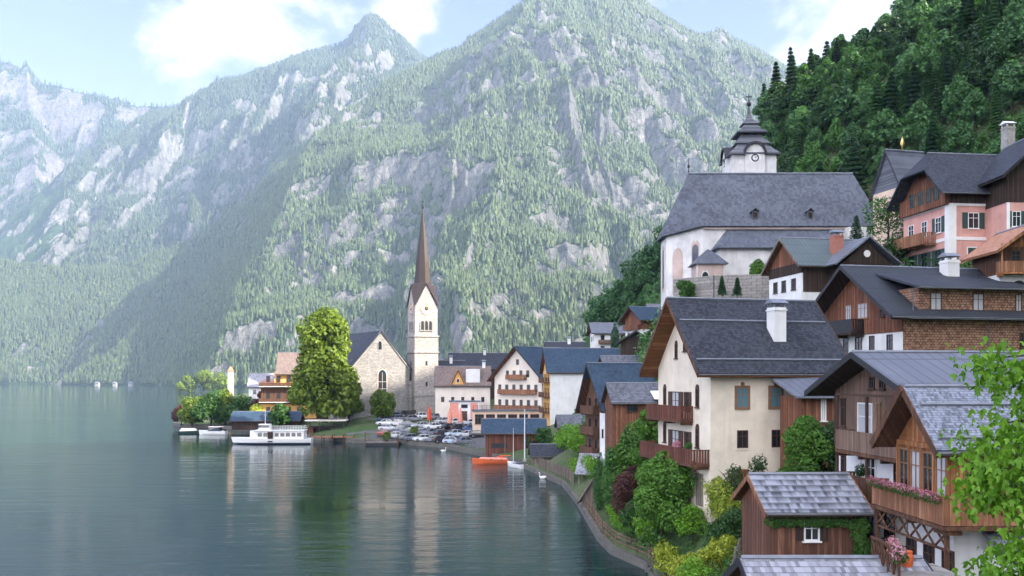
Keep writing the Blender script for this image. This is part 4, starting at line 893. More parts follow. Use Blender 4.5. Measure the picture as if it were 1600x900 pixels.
# --- small house with wooden balcony
h = House('balcony_cottage', 'small white cottage with tan tiled gable roof and carved wooden balcony at right edge', 'cottage', (45.2, 74.5), 88, 18.0, 4.6, 5.0); b = h.base
h.wall(0, 23.6 - b, 'white_plaster'); h.wall(23.6 - b, 25.9 - b, 'brown_wood', -.1)
h.roof(25.9 - b, 1.7, 'terracotta', side=.8, front=1.3, back=.3, t=.14, soffit='orange_wood', trim='balcony_wood', gable='orange_wood')
h.balcony('G', -.3, 4.9, 23.7 - b, 1.0, .9, 'balcony_wood', 'orange_wood', gap=.1, posts=2.4)
h.win('G', 1.4, 25.0 - b, .8, 1.2, 'brown_frame', out=-.1); h.win('G', 3.0, 25.0 - b, .8, 1.2, 'white_paint', out=-.1)
q = MB(); c = [h.p('G', 1.6 + math.cos(t_) * .7, 22.2 - b + math.sin(t_) * .9, .03) for t_ in np.linspace(0, math.pi, 9)]; q.add([tuple(p) for p in c] + [tuple(h.p('G', .9, 21 - b, .03)), tuple(h.p('G', 2.3, 21 - b, .03))], [(9, 10, 0, 1, 2, 3, 4, 5, 6, 7, 8)]); q.build('archway', M['black_trim'], h.r)
# --- bone chapel behind the pink house
h = House('small_chapel', 'small pale chapel with a steep grey roof and gilded finial behind the pink house', 'chapel', (47.4, 109), 14, 30.0, 5.5, 5.0); b = h.base
h.wall(0, 38.3 - b, 'warm_plaster'); h.roof(38.3 - b, 4.9, 'slate_church', side=.4, front=.3, back=.3, gutter=False, gable='slate_mid')
MB().tube([(-2.75, 2.2, 43.4 - b), (-2.75, 2.2, 44.0 - b), (-2.75, 2.2, 44.3 - b), (-2.75, 2.2, 44.6 - b), (-2.75, 2.2, 45.2 - b)], [.12, .1, .28, .2, .03], 8).build('finial', M['gold'], h.r, True)
h.win('L', 4, 35.5 - b, .7, 2.0, 'white_paint', arch=True)

# ================================================================ parish church on its terrace
r = empty('parish_church', (27.7, 130, 25.5), 0, 'large white hillside church with a long grey roof and polygonal choir', 'church'); b = 25.5
ap = [(0, 0), (-4.7, 3.6), (-4.7, 8.4), (0, 12), (24.6, 12), (24.6, 0)]
MB().prism(ap, 0, 37.3 - b).build('wall', M['church_plaster'], r)
rz_ = 46.0 - b; ez = 36.9 - b
E = [(-.35, -.7), (-5.4, 3.3), (-5.4, 8.7), (-.35, 12.7)]
ra = (-.9, 6.0, rz_); rb = (24.0, 6.0, rz_)
mb = MB(); mb.slab([(E[0][0], E[0][1], ez), (25.2, -.7, ez), (25.4, 1.2, ez + 2.7), rb, ra], .25)
mb.slab([(E[1][0], E[1][1], ez - .9), (E[0][0], E[0][1], ez), ra], .2); mb.slab([(E[2][0], E[2][1], ez - .9), (E[1][0], E[1][1], ez - .9), ra], .2); mb.slab([(E[3][0], E[3][1], ez), (E[2][0], E[2][1], ez - .9), ra], .2)
mb.slab([(25.2, 12.7, ez), (E[3][0], E[3][1], ez), ra, rb, (25.4, 10.8, ez + 2.7)], .25)
mb.slab([(25.4, 1.2, ez + 2.7), (25.4, 10.8, ez + 2.7), rb], .2)
rf = mb.build('roof', M['slate_church'], r)
MB().add([(24.6, 0, 37.2 - b), (24.6, 12, 37.2 - b), (24.6, 10.4, 39.6 - b), (24.6, 1.6, 39.6 - b), (24.3, 0, 37.2 - b), (24.3, 12, 37.2 - b), (24.3, 10.4, 39.6 - b), (24.3, 1.6, 39.6 - b)], [(0, 1, 2, 3), (7, 6, 5, 4), (3, 2, 6, 7)]).build('end_gable', M['church_plaster'], r)
MB().tube([ra, rb], .14, 6).build('ridge_cap', M['ridge_metal'], rf)
MB().box(.1, 24.5, -.35, -.02, 36.5 - b, 36.85 - b).build('cornice', M['stain_pink'], r)
for (ux, wd) in ((7.6, .7), (15.6, .7)):   # dormer hatches
    d = MB().box(ux - wd / 2, ux + wd / 2, .1, 1.6, ez + 1.2, ez + 2.3).build('dormer', M['slate_mid'], rf)
    MB().box(ux - .28, ux + .28, .02, .1, ez + 1.35, ez + 2.1).build('hatch', M['dark_wood'], d)
    MB().slab([(ux - .55, -.2, ez + 2.2), (ux, -.2, ez + 2.65), (ux, 2.2, ez + 2.65), (ux - .55, 1.8, ez + 2.2)][::-1], .08).slab([(ux, -.2, ez + 2.65), (ux + .55, -.2, ez + 2.2), (ux + .55, 1.8, ez + 2.2), (ux, 2.2, ez + 2.65)][::-1], .08).build('dormer_roof', M['slate_mid'], d)
fin = MB().tube([(ra[0], ra[1], rz_), (ra[0], ra[1], rz_ + .8), (ra[0], ra[1], rz_ + 1.0), (ra[0], ra[1], rz_ + 1.4), (ra[0], ra[1], rz_ + 2.2)], [.08, .06, .25, .06, .03], 6); fin.build('finial', M['black_trim'], rf)
# choir windows (tall, arched) and stained panels on the choir faces
def face_window(p0, p1, f, z0, z1, w, name, mat, frame=None, parent=r, off=.04, pointed=True):
    p0 = Vector((*p0, 0)); p1 = Vector((*p1, 0)); d = (p1 - p0).normalized(); nrm = Vector((d.y, -d.x, 0)); c = p0 + (p1 - p0) * f
    n = 6; pts = [c - d * w / 2 + Vector((0, 0, z0)), c + d * w / 2 + Vector((0, 0, z0))]
    for i in range(n + 1):
        a = math.pi * i / n; pts.append(c + d * math.cos(a) * w / 2 + Vector((0, 0, z1 + math.sin(a) * w * (.75 if pointed else .5))))
    if frame:
        m2 = MB(); k = len(pts); cc = c + Vector((0, 0, (z0 + z1) / 2)); o = [cc + (p - cc) * (1 + .22 * (1 if abs((p - cc).dot(d)) > .01 else .3)) for p in pts]
        o = [Vector((0, 0, 0)) + p for p in o]
        vs = [p + nrm * (off + .03) for p in pts] + [p + nrm * (off + .03) for p in o] + [p + nrm * (-.02) for p in o]
        m2.add(vs, [(i, (i + 1) % k, (i + 1) % k + k, i + k) for i in range(k)] + [(i + k, (i + 1) % k + k, (i + 1) % k + 2 * k, i + 2 * k) for i in range(k)])
        fo = m2.build(name, M[frame], parent); MB().slab([p + nrm * off for p in pts], .05).build('pane', M[mat], fo); return fo
    return MB().slab([p + nrm * off for p in pts], .06).build(name, M[mat], parent)
face_window((-4.7, 3.6), (0, 0), .32, 1.8, 7.4, 1.7, 'blind_window', 'stain_pink'); face_window((-4.7, 3.6), (0, 0), .80, 3.2, 8.2, 1.0, 'window', 'glass', 'stain_pink')
face_window((-4.7, 8.4), (-4.7, 3.6), .5, 3.0, 8.0, 1.2, 'window', 'glass', 'stain_pink')
for xx in (20.5,): MB().box(xx, xx + 2.6, -1.6, 0, 6.0, 36.6 - b).build('stair_turret', M['church_plaster'], r); MB().box(xx + .7, xx + 1.9, -1.63, -1.58, 34.6 - b, 35.6 - b).build('window', M['glass'], r)
# aisle
MB().prism([(1.6, 0), (1.6, -4.0), (15.8, -4.0), (15.8, 0)], 0, 33.4 - b).build('aisle_wall', M['church_plaster'], r)
MB().slab([(.9, -4.7, 33.2 - b), (19.4, -4.7, 33.2 - b), (19.4, -.05, 36.4 - b), (3.4, -.05, 36.4 - b)], .18).slab([(.9, -.05, 33.2 - b), (.9, -4.7, 33.2 - b), (3.4, -.05, 36.4 - b)], .15).build('aisle_roof', M['slate_church'], r)
MB().prism([(15.8, 0), (15.8, -3.8), (19.0, -3.8), (19.0, 0)], 0, 33.2 - b).build('aisle_annex', M['church_plaster'], r)
face_window((1.6, -4.0), (15.8, -4.0), .31, 2.2, 3.2, .9, 'window', 'glass', 'church_plaster'); face_window((1.6, -4.0), (15.8, -4.0), .8, 2.2, 3.2, .9, 'window', 'glass', 'church_plaster')
q = MB().box(8.9, 9.1, -4.13, -4.0, 29.3 - b, 31.5 - b).box(8.1, 9.9, -4.14, -4.02, 30.7 - b, 30.9 - b).build('wall_cross', M['brown_frame'], r)
# porch chapel at the foot of the choir
pc = (27.2, 123.8); r2 = empty('side_chapel', (pc[0], pc[1], 26.2), 0, 'little pink-stained side chapel with a hipped slate roof at the foot of the hillside church', 'chapel')
pp = [(-1.9, -1.2), (1.9, -1.2), (1.9, 2.6), (-1.9, 2.6)]
MB().prism(pp, 0, 4.4).build('wall', M['stain_pink'], r2); MB().loft([[(x * 1.25, (y - .7) * 1.25 + .7, 4.35) for x, y in pp], [(x * .7, (y - .7) * .7 + .7, 5.5) for x, y in pp], [(x * .06, (y - .7) * .06 + .7, 6.6) for x, y in pp]]).build('roof', M['slate_church'], r2)
face_window(pp[0], pp[1], .3, 1.2, 2.6, .9, 'window', 'glass', 'church_plaster', r2); face_window(pp[0], pp[1], .75, .1, 2.0, .9, 'door', 'dark_wood', 'church_plaster', r2)
q = MB().box(-1.95, -1.75, -1.3, -1.15, 0, 4.35).box(1.75, 1.95, -1.3, -1.15, 0, 4.35).build('corner_strip', M['church_plaster'], r2)
# tower (square, turned a little), tiered roof
tw = empty('tower', (0, 0, 0)); tw.parent = r; tw.location = (38.6 - 27.7, 146 - 130, 0); tw.rotation_euler = (0, 0, R(-1)); tw.name = 'church_tower'
k = 146 / F
def zz(v): return CAM_H + (HZ - v) * k - b
def sq(hw, z): return [(-hw, -hw, z), (hw, -hw, z), (hw, hw, z), (-hw, hw, z)]
MB().loft([sq(3.5, 0), sq(3.5, zz(243))]).build('tower_wall', M['church_plaster'], tw)
def tier(name, prof, mat='slate_mid'): return MB().loft([sq(h_ * k * .78, zz(v)) for v, h_ in prof]).build(name, M[mat], tw)
tr = tier('tower_roof', [(250, 50), (248, 50), (241, 40), (233, 31), (231, 30), (230.5, 34), (229, 34), (222, 25), (214, 20)])
tier('lantern', [(216, 18), (205, 18)], 'copper'); tier('upper_roof', [(213, 29), (211, 30), (206, 21), (200, 15), (197, 12), (196, 16), (194, 15), (189, 8), (182, 4), (174, 2.2), (164, 1.2)])
MB().tube([(0, 0, zz(167)), (0, 0, zz(164)), (0, 0, zz(161)), (0, 0, zz(158)), (0, 0, zz(146))], [.12, .35, .35, .1, .05], 8).box(-.5, .5, -.05, .05, zz(152), zz(150.5)).build('spire_cross', M['black_trim'], tw)
for sg in (0, 1):   # clock gables on the two visible sides
    m2 = MB(); n = 9; pts = [(math.cos(math.pi * i / n) * 1.55, zz(251) + math.sin(math.pi * i / n) * 1.75) for i in range(n + 1)]
    o = [(math.cos(math.pi * i / n) * 1.85, zz(250.5) + math.sin(math.pi * i / n) * 2.05) for i in range(n + 1)]
    def T_(x, z, d): return (x, -3.5 - d, z) if sg == 0 else (-3.5 - d, -x, z)
    body = MB().slab([T_(x, z, .45) for x, z in ([(-1.55, zz(280))] + [(1.55, zz(280))] + pts)], 1.6).build('clock_gable', M['church_plaster'], tw)
    rr_ = MB(); vs = [T_(x, z, .8) for x, z in o] + [T_(x, z, .8) for x, z in pts] + [T_(x, z, -1.0) for x, z in o]
    rr_.add(vs, [(i, i + 1, i + 1 + n + 1, i + n + 1) for i in range(n)] + [(i, i + 2 * n + 2, i + 2 * n + 3, i + 1) for i in range(n)]); rr_.build('arch_hood', M['black_trim'], body)
    cl = MB().tube([T_(0, zz(256), .43), T_(0, zz(256), .5)], .95, 20).build('clock_face', M['white_plaster'], body)
    MB().tube([T_(0, zz(256), .5), T_(0, zz(256), .53)], .62, 20).build('clock_ring', M['black_trim'], cl); MB().tube([T_(0, zz(256), .53), T_(0, zz(256), .55)], .42, 16).build('clock_centre', M['white_plaster'], cl)
    hd = MB(); hd.bar(T_(0, zz(256), .57), T_(.5, zz(256) + .35, .57), .07); hd.bar(T_(0, zz(256), .58), T_(-.15, zz(256) + .75, .58), .06); hd.build('clock_hands', M['black_trim'], cl)

# churchyard wall and steps
mb = MB(); pts = [(22.5, 124, 24.0), (27, 119.5, 23.5), (33, 118, 23), (40, 117, 24), (46, 116, 24.5)]
for a, c in zip(pts[:-1], pts[1:]):
    d = Vector((c[0] - a[0], c[1] - a[1])).normalized(); n_ = Vector((d.y, -d.x)) * .3
    mb.add([(a[0] + n_.x, a[1] + n_.y, a[2] - 5), (c[0] + n_.x, c[1] + n_.y, c[2] - 5), (c[0] - n_.x, c[1] - n_.y, c[2] - 5), (a[0] - n_.x, a[1] - n_.y, a[2] - 5),
            (a[0] + n_.x, a[1] + n_.y, 28.6), (c[0] + n_.x, c[1] + n_.y, 28.6), (c[0] - n_.x, c[1] - n_.y, 28.6), (a[0] - n_.x, a[1] - n_.y, 28.6)],
           [(0, 3, 2, 1), (4, 5, 6, 7), (0, 1, 5, 4), (1, 2, 6, 5), (2, 3, 7, 6), (3, 0, 4, 7)])
tag(mb.world('churchyard_wall', M['wall_stone']), 'rough grey churchyard wall below the hillside church', 'wall')
h = House('stone_hut', 'low grey outbuilding with a slate roof below the hillside church', 'outbuilding', (36.5, 112), 8, 22, 4.5, 7.0); b = h.base; h.wall(0, 27.1 - b, 'dark_wood'); h.roof(27.1 - b, 1.6, 'slate_mid', gable='dark_wood')
# ================================================================ lakeside church
TB = 4.0
r = empty('lakeside_church', (-26.6, 245, TB), 0, 'stone lakeside church with a pointed brown and dark spire and dark nave roof', 'church')
tw = empty('church_tower', (0, 0, 0)); tw.parent = r; tw.rotation_euler = (0, 0, R(24))
S_ = 6.8; zt = 34.4 - TB; za_ = 40.6 - TB
MB().box(0, S_, 0, S_, -1, 26.4 - TB).build('tower_wall', M['tower_stone'], tw)
MB().box(.15, S_ - .15, .15, S_ - .15, 26.4 - TB, zt).build('belfry', M['tower_stone'], tw)
for z_ in (10.0, 21.8, 26.2): MB().box(-.22, S_ + .22, -.22, S_ + .22, z_ - TB, z_ + .4 - TB).build('string_course', M['concrete'], tw)
c = S_ / 2
for k_ in range(4):
    q = MB(); A = [(.15 - c, .15 - c, zt), (c - .15, .15 - c, zt), (0, .15 - c, za_)]; mt = Matrix.Rotation(k_ * math.pi / 2, 3, 'Z')
    pts = [mt @ Vector(p) + Vector((c, c, 0)) for p in A]; q.slab(pts, .5); q.build('tower_gable', M['tower_stone'], tw)
    # clock, belfry openings, slits
    def T2(x, z, d): return mt @ Vector((x, -c + .15 - d, z)) + Vector((c, c, 0))
    cl = MB().tube([T2(0, 34.0 - TB, 0), T2(0, 34.0 - TB, .12)], 1.75, 24).build('clock_face', M['stain_pink'], tw)
    MB().tube([T2(0, 34.0 - TB, .12), T2(0, 34.0 - TB, .16)], .55, 16).build('clock_centre', M['black_trim'], cl)
    hd = MB(); hd.bar(T2(0, 34.0 - TB, .18), T2(1.2, 34.4 - TB, .18), .13).bar(T2(0, 34.0 - TB, .19), T2(-.2, 35.5 - TB, .19), .12); hd.build('clock_hands', M['gold'], cl)
    for i in range(12):
        a = i * math.pi / 6; 
        if i == 0: tk = MB()
        tk.bar(T2(math.cos(a) * 1.35, 34.0 - TB + math.sin(a) * 1.35, .15), T2(math.cos(a) * 1.62, 34.0 - TB + math.sin(a) * 1.62, .15), .1)
    tk.build('hour_marks', M['black_trim'], cl)
    for i in (-1, 0, 1):
        w_ = MB(); x = i * 1.15; n = 5; pp = [T2(x - .36, 28.1 - TB, .03), T2(x + .36, 28.1 - TB, .03)] + [T2(x + math.cos(math.pi * j / n) * .36, 30.2 - TB + math.sin(math.pi * j / n) * .4, .03) for j in range(n + 1)]
        w_.slab(pp, .06); w_.build('belfry_opening', M['black_trim'], tw)
    q = MB()
    for x in (-1.75, -.58, .58, 1.75): a0 = T2(x, 28.0 - TB, .1); q.bar(a0, T2(x, 30.4 - TB, .1), .2)
    a0 = T2(-1.9, 27.9 - TB, .12); q.bar(a0, T2(1.9, 27.9 - TB, .12), .25); q.build('mullions', M['concrete'], tw)
    for z_ in (18.3, 12.6): w_ = MB(); w_.slab([T2(-.28, z_ - TB, .2), T2(.28, z_ - TB, .2), T2(.28, z_ + 1.3 - TB, .2), T2(-.28, z_ + 1.3 - TB, .2)], .3); w_.build('slit_window', M['black_trim'], tw)
# spire: corners start low between the gables
ring0 = []; d_ = c + .25
for k_ in range(8):
    a = R(45 * k_ + 45 - 180); ring0.append((c + math.cos(a) * (d_ * math.sqrt(2) if k_ % 2 == 0 else d_ - .1), c + math.sin(a) * (d_ * math.sqrt(2) if k_ % 2 == 0 else d_ - .1), zt - .1 if k_ % 2 == 0 else za_ + .12))
def ring(rad, z, rot=0): return [(c + math.cos(R(45 * k_ - 135 + rot)) * rad, c + math.sin(R(45 * k_ - 135 + rot)) * rad, z) for k_ in range(8)]
sp_ = MB().loft([ring0, ring(2.4, za_ + .6), ring(1.95, za_ + 6.5), ring(.95, za_ + 14.5), ring(.13, 61.5 - TB)]); sp_.build('spire', M['copper'], tw)
MB().tube([(c, c, 61.2 - TB), (c, c, 62.0 - TB), (c, c, 62.3 - TB), (c, c, 62.8 - TB), (c, c, 63.2 - TB), (c, c, 64.6 - TB)], [.15, .12, .38, .38, .08, .05], 8).bar((c - .5, c, 64.0 - TB), (c + .5, c, 64.0 - TB), .1).build('spire_cross', M['black_trim'], tw)
# nave
nv = empty('nave', (0, 0, 0)); nv.parent = r; nv.location = (-1.6, 1.5, 0); nv.rotation_euler = (0, 0, R(32))
NW, NL, NE, NR = 17.0, 27.0, 17.8 - TB, 27.4 - TB
MB().add([(-NW, 0, -1), (0, 0, -1), (0, 0, NE), (-NW / 2, 0, NR), (-NW, 0, NE), (-NW, NL, -1), (0, NL, -1), (0, NL, NE), (-NW / 2, NL, NR), (-NW, NL, NE)],
         [(0, 1, 2, 3, 4), (9, 8, 7, 6, 5), (0, 5, 6, 1), (1, 6, 7, 2), (2, 7, 8, 3), (3, 8, 9, 4), (4, 9, 5, 0)]).build('wall', M['church_stone'], nv)
sl = (NR - NE) / (NW / 2)
MB().slab([(.7, -.3, NE - .7 * sl + .3), (.7, NL + .4, NE - .7 * sl + .3), (-NW / 2, NL + .4, NR + .3), (-NW / 2, -.3, NR + .3)], .28).slab([(-NW / 2, -.3, NR + .3), (-NW / 2, NL + .4, NR + .3), (-NW - .7, NL + .4, NE - .7 * sl + .3), (-NW - .7, -.3, NE - .7 * sl + .3)], .28).build('roof', M['slate_dark'], nv)
q = MB(); q.bar((-NW, -.12, NE - .4), (-NW / 2, -.12, NR + .12), .25, .3).bar((0, -.12, NE - .4), (-NW / 2, -.12, NR + .12), .25, .3); q.build('coping', M['concrete'], nv)
def npt(x, z, d=.05): return (x, -d, z)
for (x, z0, z1, w_) in ((-NW / 2 + .4, 6.0, 11.6, 2.4), (-NW / 2 - .3, 18.6, 20.2, 1.0)):
    n = 6; arch = [(x + math.cos(math.pi * j / n) * w_ / 2, z1 - .0 + math.sin(math.pi * j / n) * w_ * .62) for j in range(n + 1)]
    f_ = MB(); cc = (x, (z0 + z1) / 2); outl = [(x - w_ / 2, z0), (x + w_ / 2, z0)] + arch; big = [(cc[0] + (a - cc[0]) * 1.22, cc[1] + (b_ - cc[1]) * 1.07) for a, b_ in outl]; k = len(outl)
    f_.add([npt(*p, .12) for p in outl] + [npt(*p, .12) for p in big] + [npt(*p, -.02) for p in big], [(i, (i + 1) % k, (i + 1) % k + k, i + k) for i in range(k)] + [(i + k, (i + 1) % k + k, (i + 1) % k + 2 * k, i + 2 * k) for i in range(k)])
    fo = f_.build('window', M['stain_pink' if w_ > 2 else 'concrete'], nv); MB().slab([npt(*p) for p in outl], .06).build('pane', M['glass'], fo)
    if w_ > 2: MB().box(x - .07, x + .07, -.1, -.055, z0, z1 + .8).box(x - w_ / 2, x + w_ / 2, -.095, -.056, z0 + 1.9, z0 + 2.05).box(x - w_ / 2, x + w_ / 2, -.095, -.056, z0 + 3.8, z0 + 3.95).build('tracery', M['concrete'], fo)
for y_ in (5, 11, 17, 23):
    MB().box(-NW - .9, -NW, y_ - .5, y_ + .5, -1, 9.5).build('buttress', M['church_stone'], nv)
    w_ = MB().slab([(-NW - .05, y_ + 3.6, 4.2), (-NW - .05, y_ + 2.4, 4.2), (-NW - .05, y_ + 2.4, 9.4), (-NW - .05, y_ + 3.0, 10.4), (-NW - .05, y_ + 3.6, 9.4)], .06).build('window', M['glass'], nv)
for x_ in (-NW, 0): MB().box(x_ - .5, x_ + .5, -.9, 0, -1, 10).build('buttress', M['church_stone'], nv)

# ================================================================ village round the market quay
def row(h, f, zs, n, a0, a1, w=.9, hh=1.3, fr='brown_frame', **k):
    for z in zs:
        for i in range(n): h.win(f, a0 + (a1 - a0) * (i + .5) / n, z - h.base, w, hh, fr, 'glass', detail=False, **k)
# hotel
h = House('gabled_hotel', 'big cream hotel with three rows of balconies on its gable and grey-blue roof', 'hotel', (6.9, 208), 48, 4.5, 15.0, 16.0); b = h.base
h.wall(-1, 15.3 - b, 'hotel_plaster'); h.roof(15.3 - b, 6.9, 'slate_blue', side=1.3, front=1.3, back=.4, t=.25, gable='hotel_plaster', soffit='red_wood', trim='copper')
row(h, 'G', (8.9, 12.5), 6, .6, 14.4, .95, 1.7); row(h, 'G', (15.9,), 4, 3.2, 11.8, .9, 1.6); h.win('G', 7.5, 18.7 - b, .9, 1.3, 'brown_frame', detail=False)
for (a0, a1, z) in ((.6, 14.6, 7.4), (1.8, 13.6, 11.2), (4.4, 10.4, 14.7)): h.balcony('G', a0, a1, z - b, 1.0, 1.0, 'balcony_wood', 'balcony_wood', gap=.1, step=.4, brackets=False)
h.door('G', 3.5, 4.5 - b, 1.4, 2.2); row(h, 'S', (8.9, 12.5), 5, 1, 15, .9, 1.5)
# terrace restaurant in front
h = House('lakeside_restaurant', 'low restaurant building with glazed bays and a flat terrace roof in front of the hotel', 'restaurant', (8.0, 198), 4, 3.2, 6.0, 1.0); h.r.location.x = -8.6; h.L = 15.0; b = h.base
h.wall(-.5, 7.6 - b, 'warm_plaster'); MB().box(-6.3, .35, -.3, 15.3, 7.6 - b, 7.8 - b).build('terrace_roof', M['metal_grey'], h.r)
q = MB()
for i in range(16): h.fb(q, 'S', .0 + i * .98, .06 + i * .98, 7.8 - b, 8.8 - b, .2, .26)
h.fb(q, 'S', 0, 15, 8.75 - b, 8.82 - b, .19, .27); h.fb(q, 'S', 0, 15, 8.3 - b, 8.34 - b, .21, .25); q.build('railing', M['red_paint'] if False else M['copper'], h.r)
for i in range(6): h.win('S', 1.4 + i * 2.45, 5.8 - b, 2.0, 2.2, 'orange_wood' if i % 2 else 'brown_light', 'glass', detail=True, bars=2)
# white-walled house with blue roof, orange front
h = House('white_walled_house', 'tall plain white wall of a house with steep blue slate roof and orange balconied end', 'house', (8.1, 190), 5, 3.0, 12.0, 15.5); b = h.base
h.wall(-1, 16.3 - b, 'white_plaster'); h.roof(16.3 - b, 4.9, 'slate_blue', side=.5, front=.8, back=.5, t=.25, gable='yellow_plaster', soffit='brown_wood')
MB().box(-12, 0, -.06, 0, 1.5, 16.2 - b).build('orange_front', M['yellow_plaster'], h.r)
for z in (7.5, 10.8, 14.0): h.balcony('G', 1, 11.7, z - b, 1.2, 1.0, 'brown_wood', 'brown_wood', gap=.1, step=.4, brackets=False, out=.06)
row(h, 'G', (8.8, 12.0, 15.0), 4, 1, 11, .9, 1.5, out=.06)
# warm house with orange dormer
h = House('dormer_house', 'long pale house with brown roof and a bright orange gabled dormer beside the church tower', 'house', (-19.6, 229), 2, 4.0, 8.5, 14.0); b = h.base
h.wall(-.5, 13.3 - b, 'hotel_plaster'); h.roof(13.3 - b, 4.4, 'brown_tile', side=.6, front=.3, back=.3, t=.25, gable='hotel_plaster')
MB().add([(.3, 4.2, 13.0 - b), (.3, 7.4, 13.0 - b), (.3, 5.8, 16.6 - b), (-3.2, 4.2, 13.0 - b), (-3.2, 7.4, 13.0 - b), (-3.2, 5.8, 16.6 - b)], [(0, 1, 2), (5, 4, 3), (0, 3, 4, 1), (1, 4, 5, 2), (2, 5, 3, 0)]).build('dormer', M['yellow_plaster'], h.r)
MB().slab([(.7, 3.9, 12.9 - b), (.7, 5.8, 17.0 - b), (-3.4, 5.8, 17.0 - b), (-3.4, 3.9, 12.9 - b)][::-1], .2).slab([(.7, 5.8, 17.0 - b), (.7, 7.7, 12.9 - b), (-3.4, 7.7, 12.9 - b), (-3.4, 5.8, 17.0 - b)][::-1], .2).build('dormer_roof', M['terracotta'], h.r)
MB().box(-3.4, -.2, 7.8, 11.4, 13.4 - b, 17.2 - b).build('flat_dormer', M['white_plaster'], h.r); h.win('S', 5.8, 14.2 - b, .8, 1.0, 'white_paint', detail=False, out=.31)
row(h, 'S', (9.4,), 5, .6, 13.4, .8, 1.3, sill=False); row(h, 'S', (6.3,), 4, 5, 13.4, .8, 1.3)
h.chimney(-4.2, 12.4, 17 - b, 19.0 - b, .8, .8)
# small pink shop front next to the tower
h = House('pink_shop', 'small white and pink shop front standing beside the church tower', 'shop', (-15.5, 222), 3, 3.6, 4.0, 7.5); b = h.base
h.wall(-.5, 9.0 - b, 'white_plaster'); MB().box(-4.2, .25, -.2, 7.7, 9.0 - b, 9.25 - b).build('roof', M['metal_grey'], h.r)
MB().box(0, .06, .1, 2.2, 4.2 - b, 8.7 - b).build('pink_panel', M['salmon'], h.r); MB().box(0, .06, 5.2, 7.0, 4.2 - b, 8.7 - b).build('pink_panel', M['salmon'], h.r); h.door('S', 3.7, 4.2 - b, 1.2, 2.4); h.win('S', 3.7, 7.9 - b, 1.6, .9, 'brown_frame', detail=False)
# dark roofs behind
for (nm, lab, N, al, W_, L_, ez, rs, mt_, wm) in [
    ('dark_roofed_house', 'house with a long dark hipped roof behind the dormer house, right of the spire', (-18, 262), 4, 12, 17, 18.0, 4.2, 'slate_dark', 'dark_wood'),
    ('dark_roofed_house', 'house with a low dark roof close behind the right side of the church tower', (-22, 250), 10, 9, 9, 15.5, 4.2, 'slate_dark', 'hotel_plaster'),
    ('dark_roofed_house', 'house showing only a dark roof strip above the blue roof of the white-walled house', (9.5, 236), 3, 9, 10, 21.5, 2.9, 'metal_dark', 'white_plaster'),
    ('small_grey_house', 'small grey-roofed house tucked behind the right end of the long blue roof', (25.0, 222), 3, 7, 5, 20.0, 2.0, 'metal_grey', 'white_plaster')]:
    h = House(nm, lab, 'house', N, al, gz(*N) - 1, W_, L_); b = h.base; h.wall(0, ez - b, wm); h.roof(ez - b, rs, mt_, side=.7, front=.6, back=.6, gable=wm); h.chimney(-W_ / 2 + .6, L_ * .6, ez + rs * .6 - b, ez + rs + 1.0 - b, .8, .8); row(h, 'S', (ez - 1.6,), 4, .5, L_ - .5, .9, 1.2)
# uphill houses on the left flank of the church hill
h = House('hillside_house', 'white house with grey roof and a dark gable standing lowest on the green hill', 'house', (21.0, 228), 3, 20, 8, 9.0); b = h.base
h.wall(0, 26.6 - b, 'white_plaster'); h.roof(26.6 - b, 2.4, 'metal_grey', side=.8, front=.9, back=.6, gable='dark_wood'); row(h, 'S', (25.2, 22.4), 3, .8, 8.4, 1.0, 1.3); row(h, 'G', (25.0,), 2, 1, 7, .9, 1.3); h.balcony('S', 1, 8, 23.7 - b, .9, .9, 'brown_wood', 'brown_wood', brackets=False)
h = House('hillside_house', 'red-gabled chalet with white lower floor, highest on the green hill left of the hillside church', 'house', (28.3, 196), 25, 21, 6.5, 7.0); b = h.base
h.wall(0, 25.6 - b, 'white_plaster'); h.wall(25.6 - b, 28.2 - b, 'red_wood', .05); h.roof(28.2 - b, 2.4, 'slate_blue', side=1, front=1.2, back=.4, gable='red_wood', soffit='red_wood', trim='copper'); row(h, 'G', (24.3,), 3, .5, 6, .9, 1.3); h.balcony('G', .3, 6.2, 25.7 - b, .9, .9, 'red_wood', 'red_wood', brackets=False); row(h, 'S', (24.3, 27.0), 2, .5, 6, .9, 1.3)
h = House('hillside_house', 'pale house with a flat white-grey roof right behind the red-gabled hill chalet', 'house', (32.2, 206), 8, 23, 6, 7.0); b = h.base
h.wall(0, 30.0 - b, 'white_plaster'); h.roof(30.0 - b, 1.9, 'metal_grey', side=.6, front=.6, back=.4, gable='white_plaster'); row(h, 'S', (28.6,), 2, .5, 6, .9, 1.2)
h = House('black_roofed_barn', 'low barn with a wide black gable roof half hidden in trees on the hill', 'barn', (27.8, 178), 80, 19, 6.2, 5.0); b = h.base
h.wall(0, 22.3 - b, 'dark_wood'); h.roof(22.3 - b, 1.9, 'slate_dark', side=.9, front=.9, back=.4, gable='dark_wood')
# brown narrow house with white end wall
h = House('narrow_brown_house', 'narrow brown balconied house with dark blue roof and white end wall by the shore', 'house', (12.4, 117), 14, 1.5, 8.8, 7.5); b = h.base
h.wall(0, 11.6 - b, 'brown_wood'); MB().box(-2.6, .07, -.07, 7.5, 0, 10.3 - b).build('white_end', M['white_plaster'], h.r)
h.roof(11.6 - b, 5.2, 'slate_blue', side=1.1, front=1.1, back=.4, t=.2, gable='brown_wood', soffit='brown_wood', trim='black_trim', xr=.42)
for z in (4.6, 7.4, 10.2): h.balcony('G', .6, 6.0, z - b, 1.0, 1.0, 'brown_wood', 'brown_wood', gap=.15, step=.25); row(h, 'G', (z + 1.2,), 2, .8, 5.8, .9, 1.7, out=0)
h.win('G', 7.4, 7.6 - b, .6, 1.2, 'copper', out=.07, detail=False)
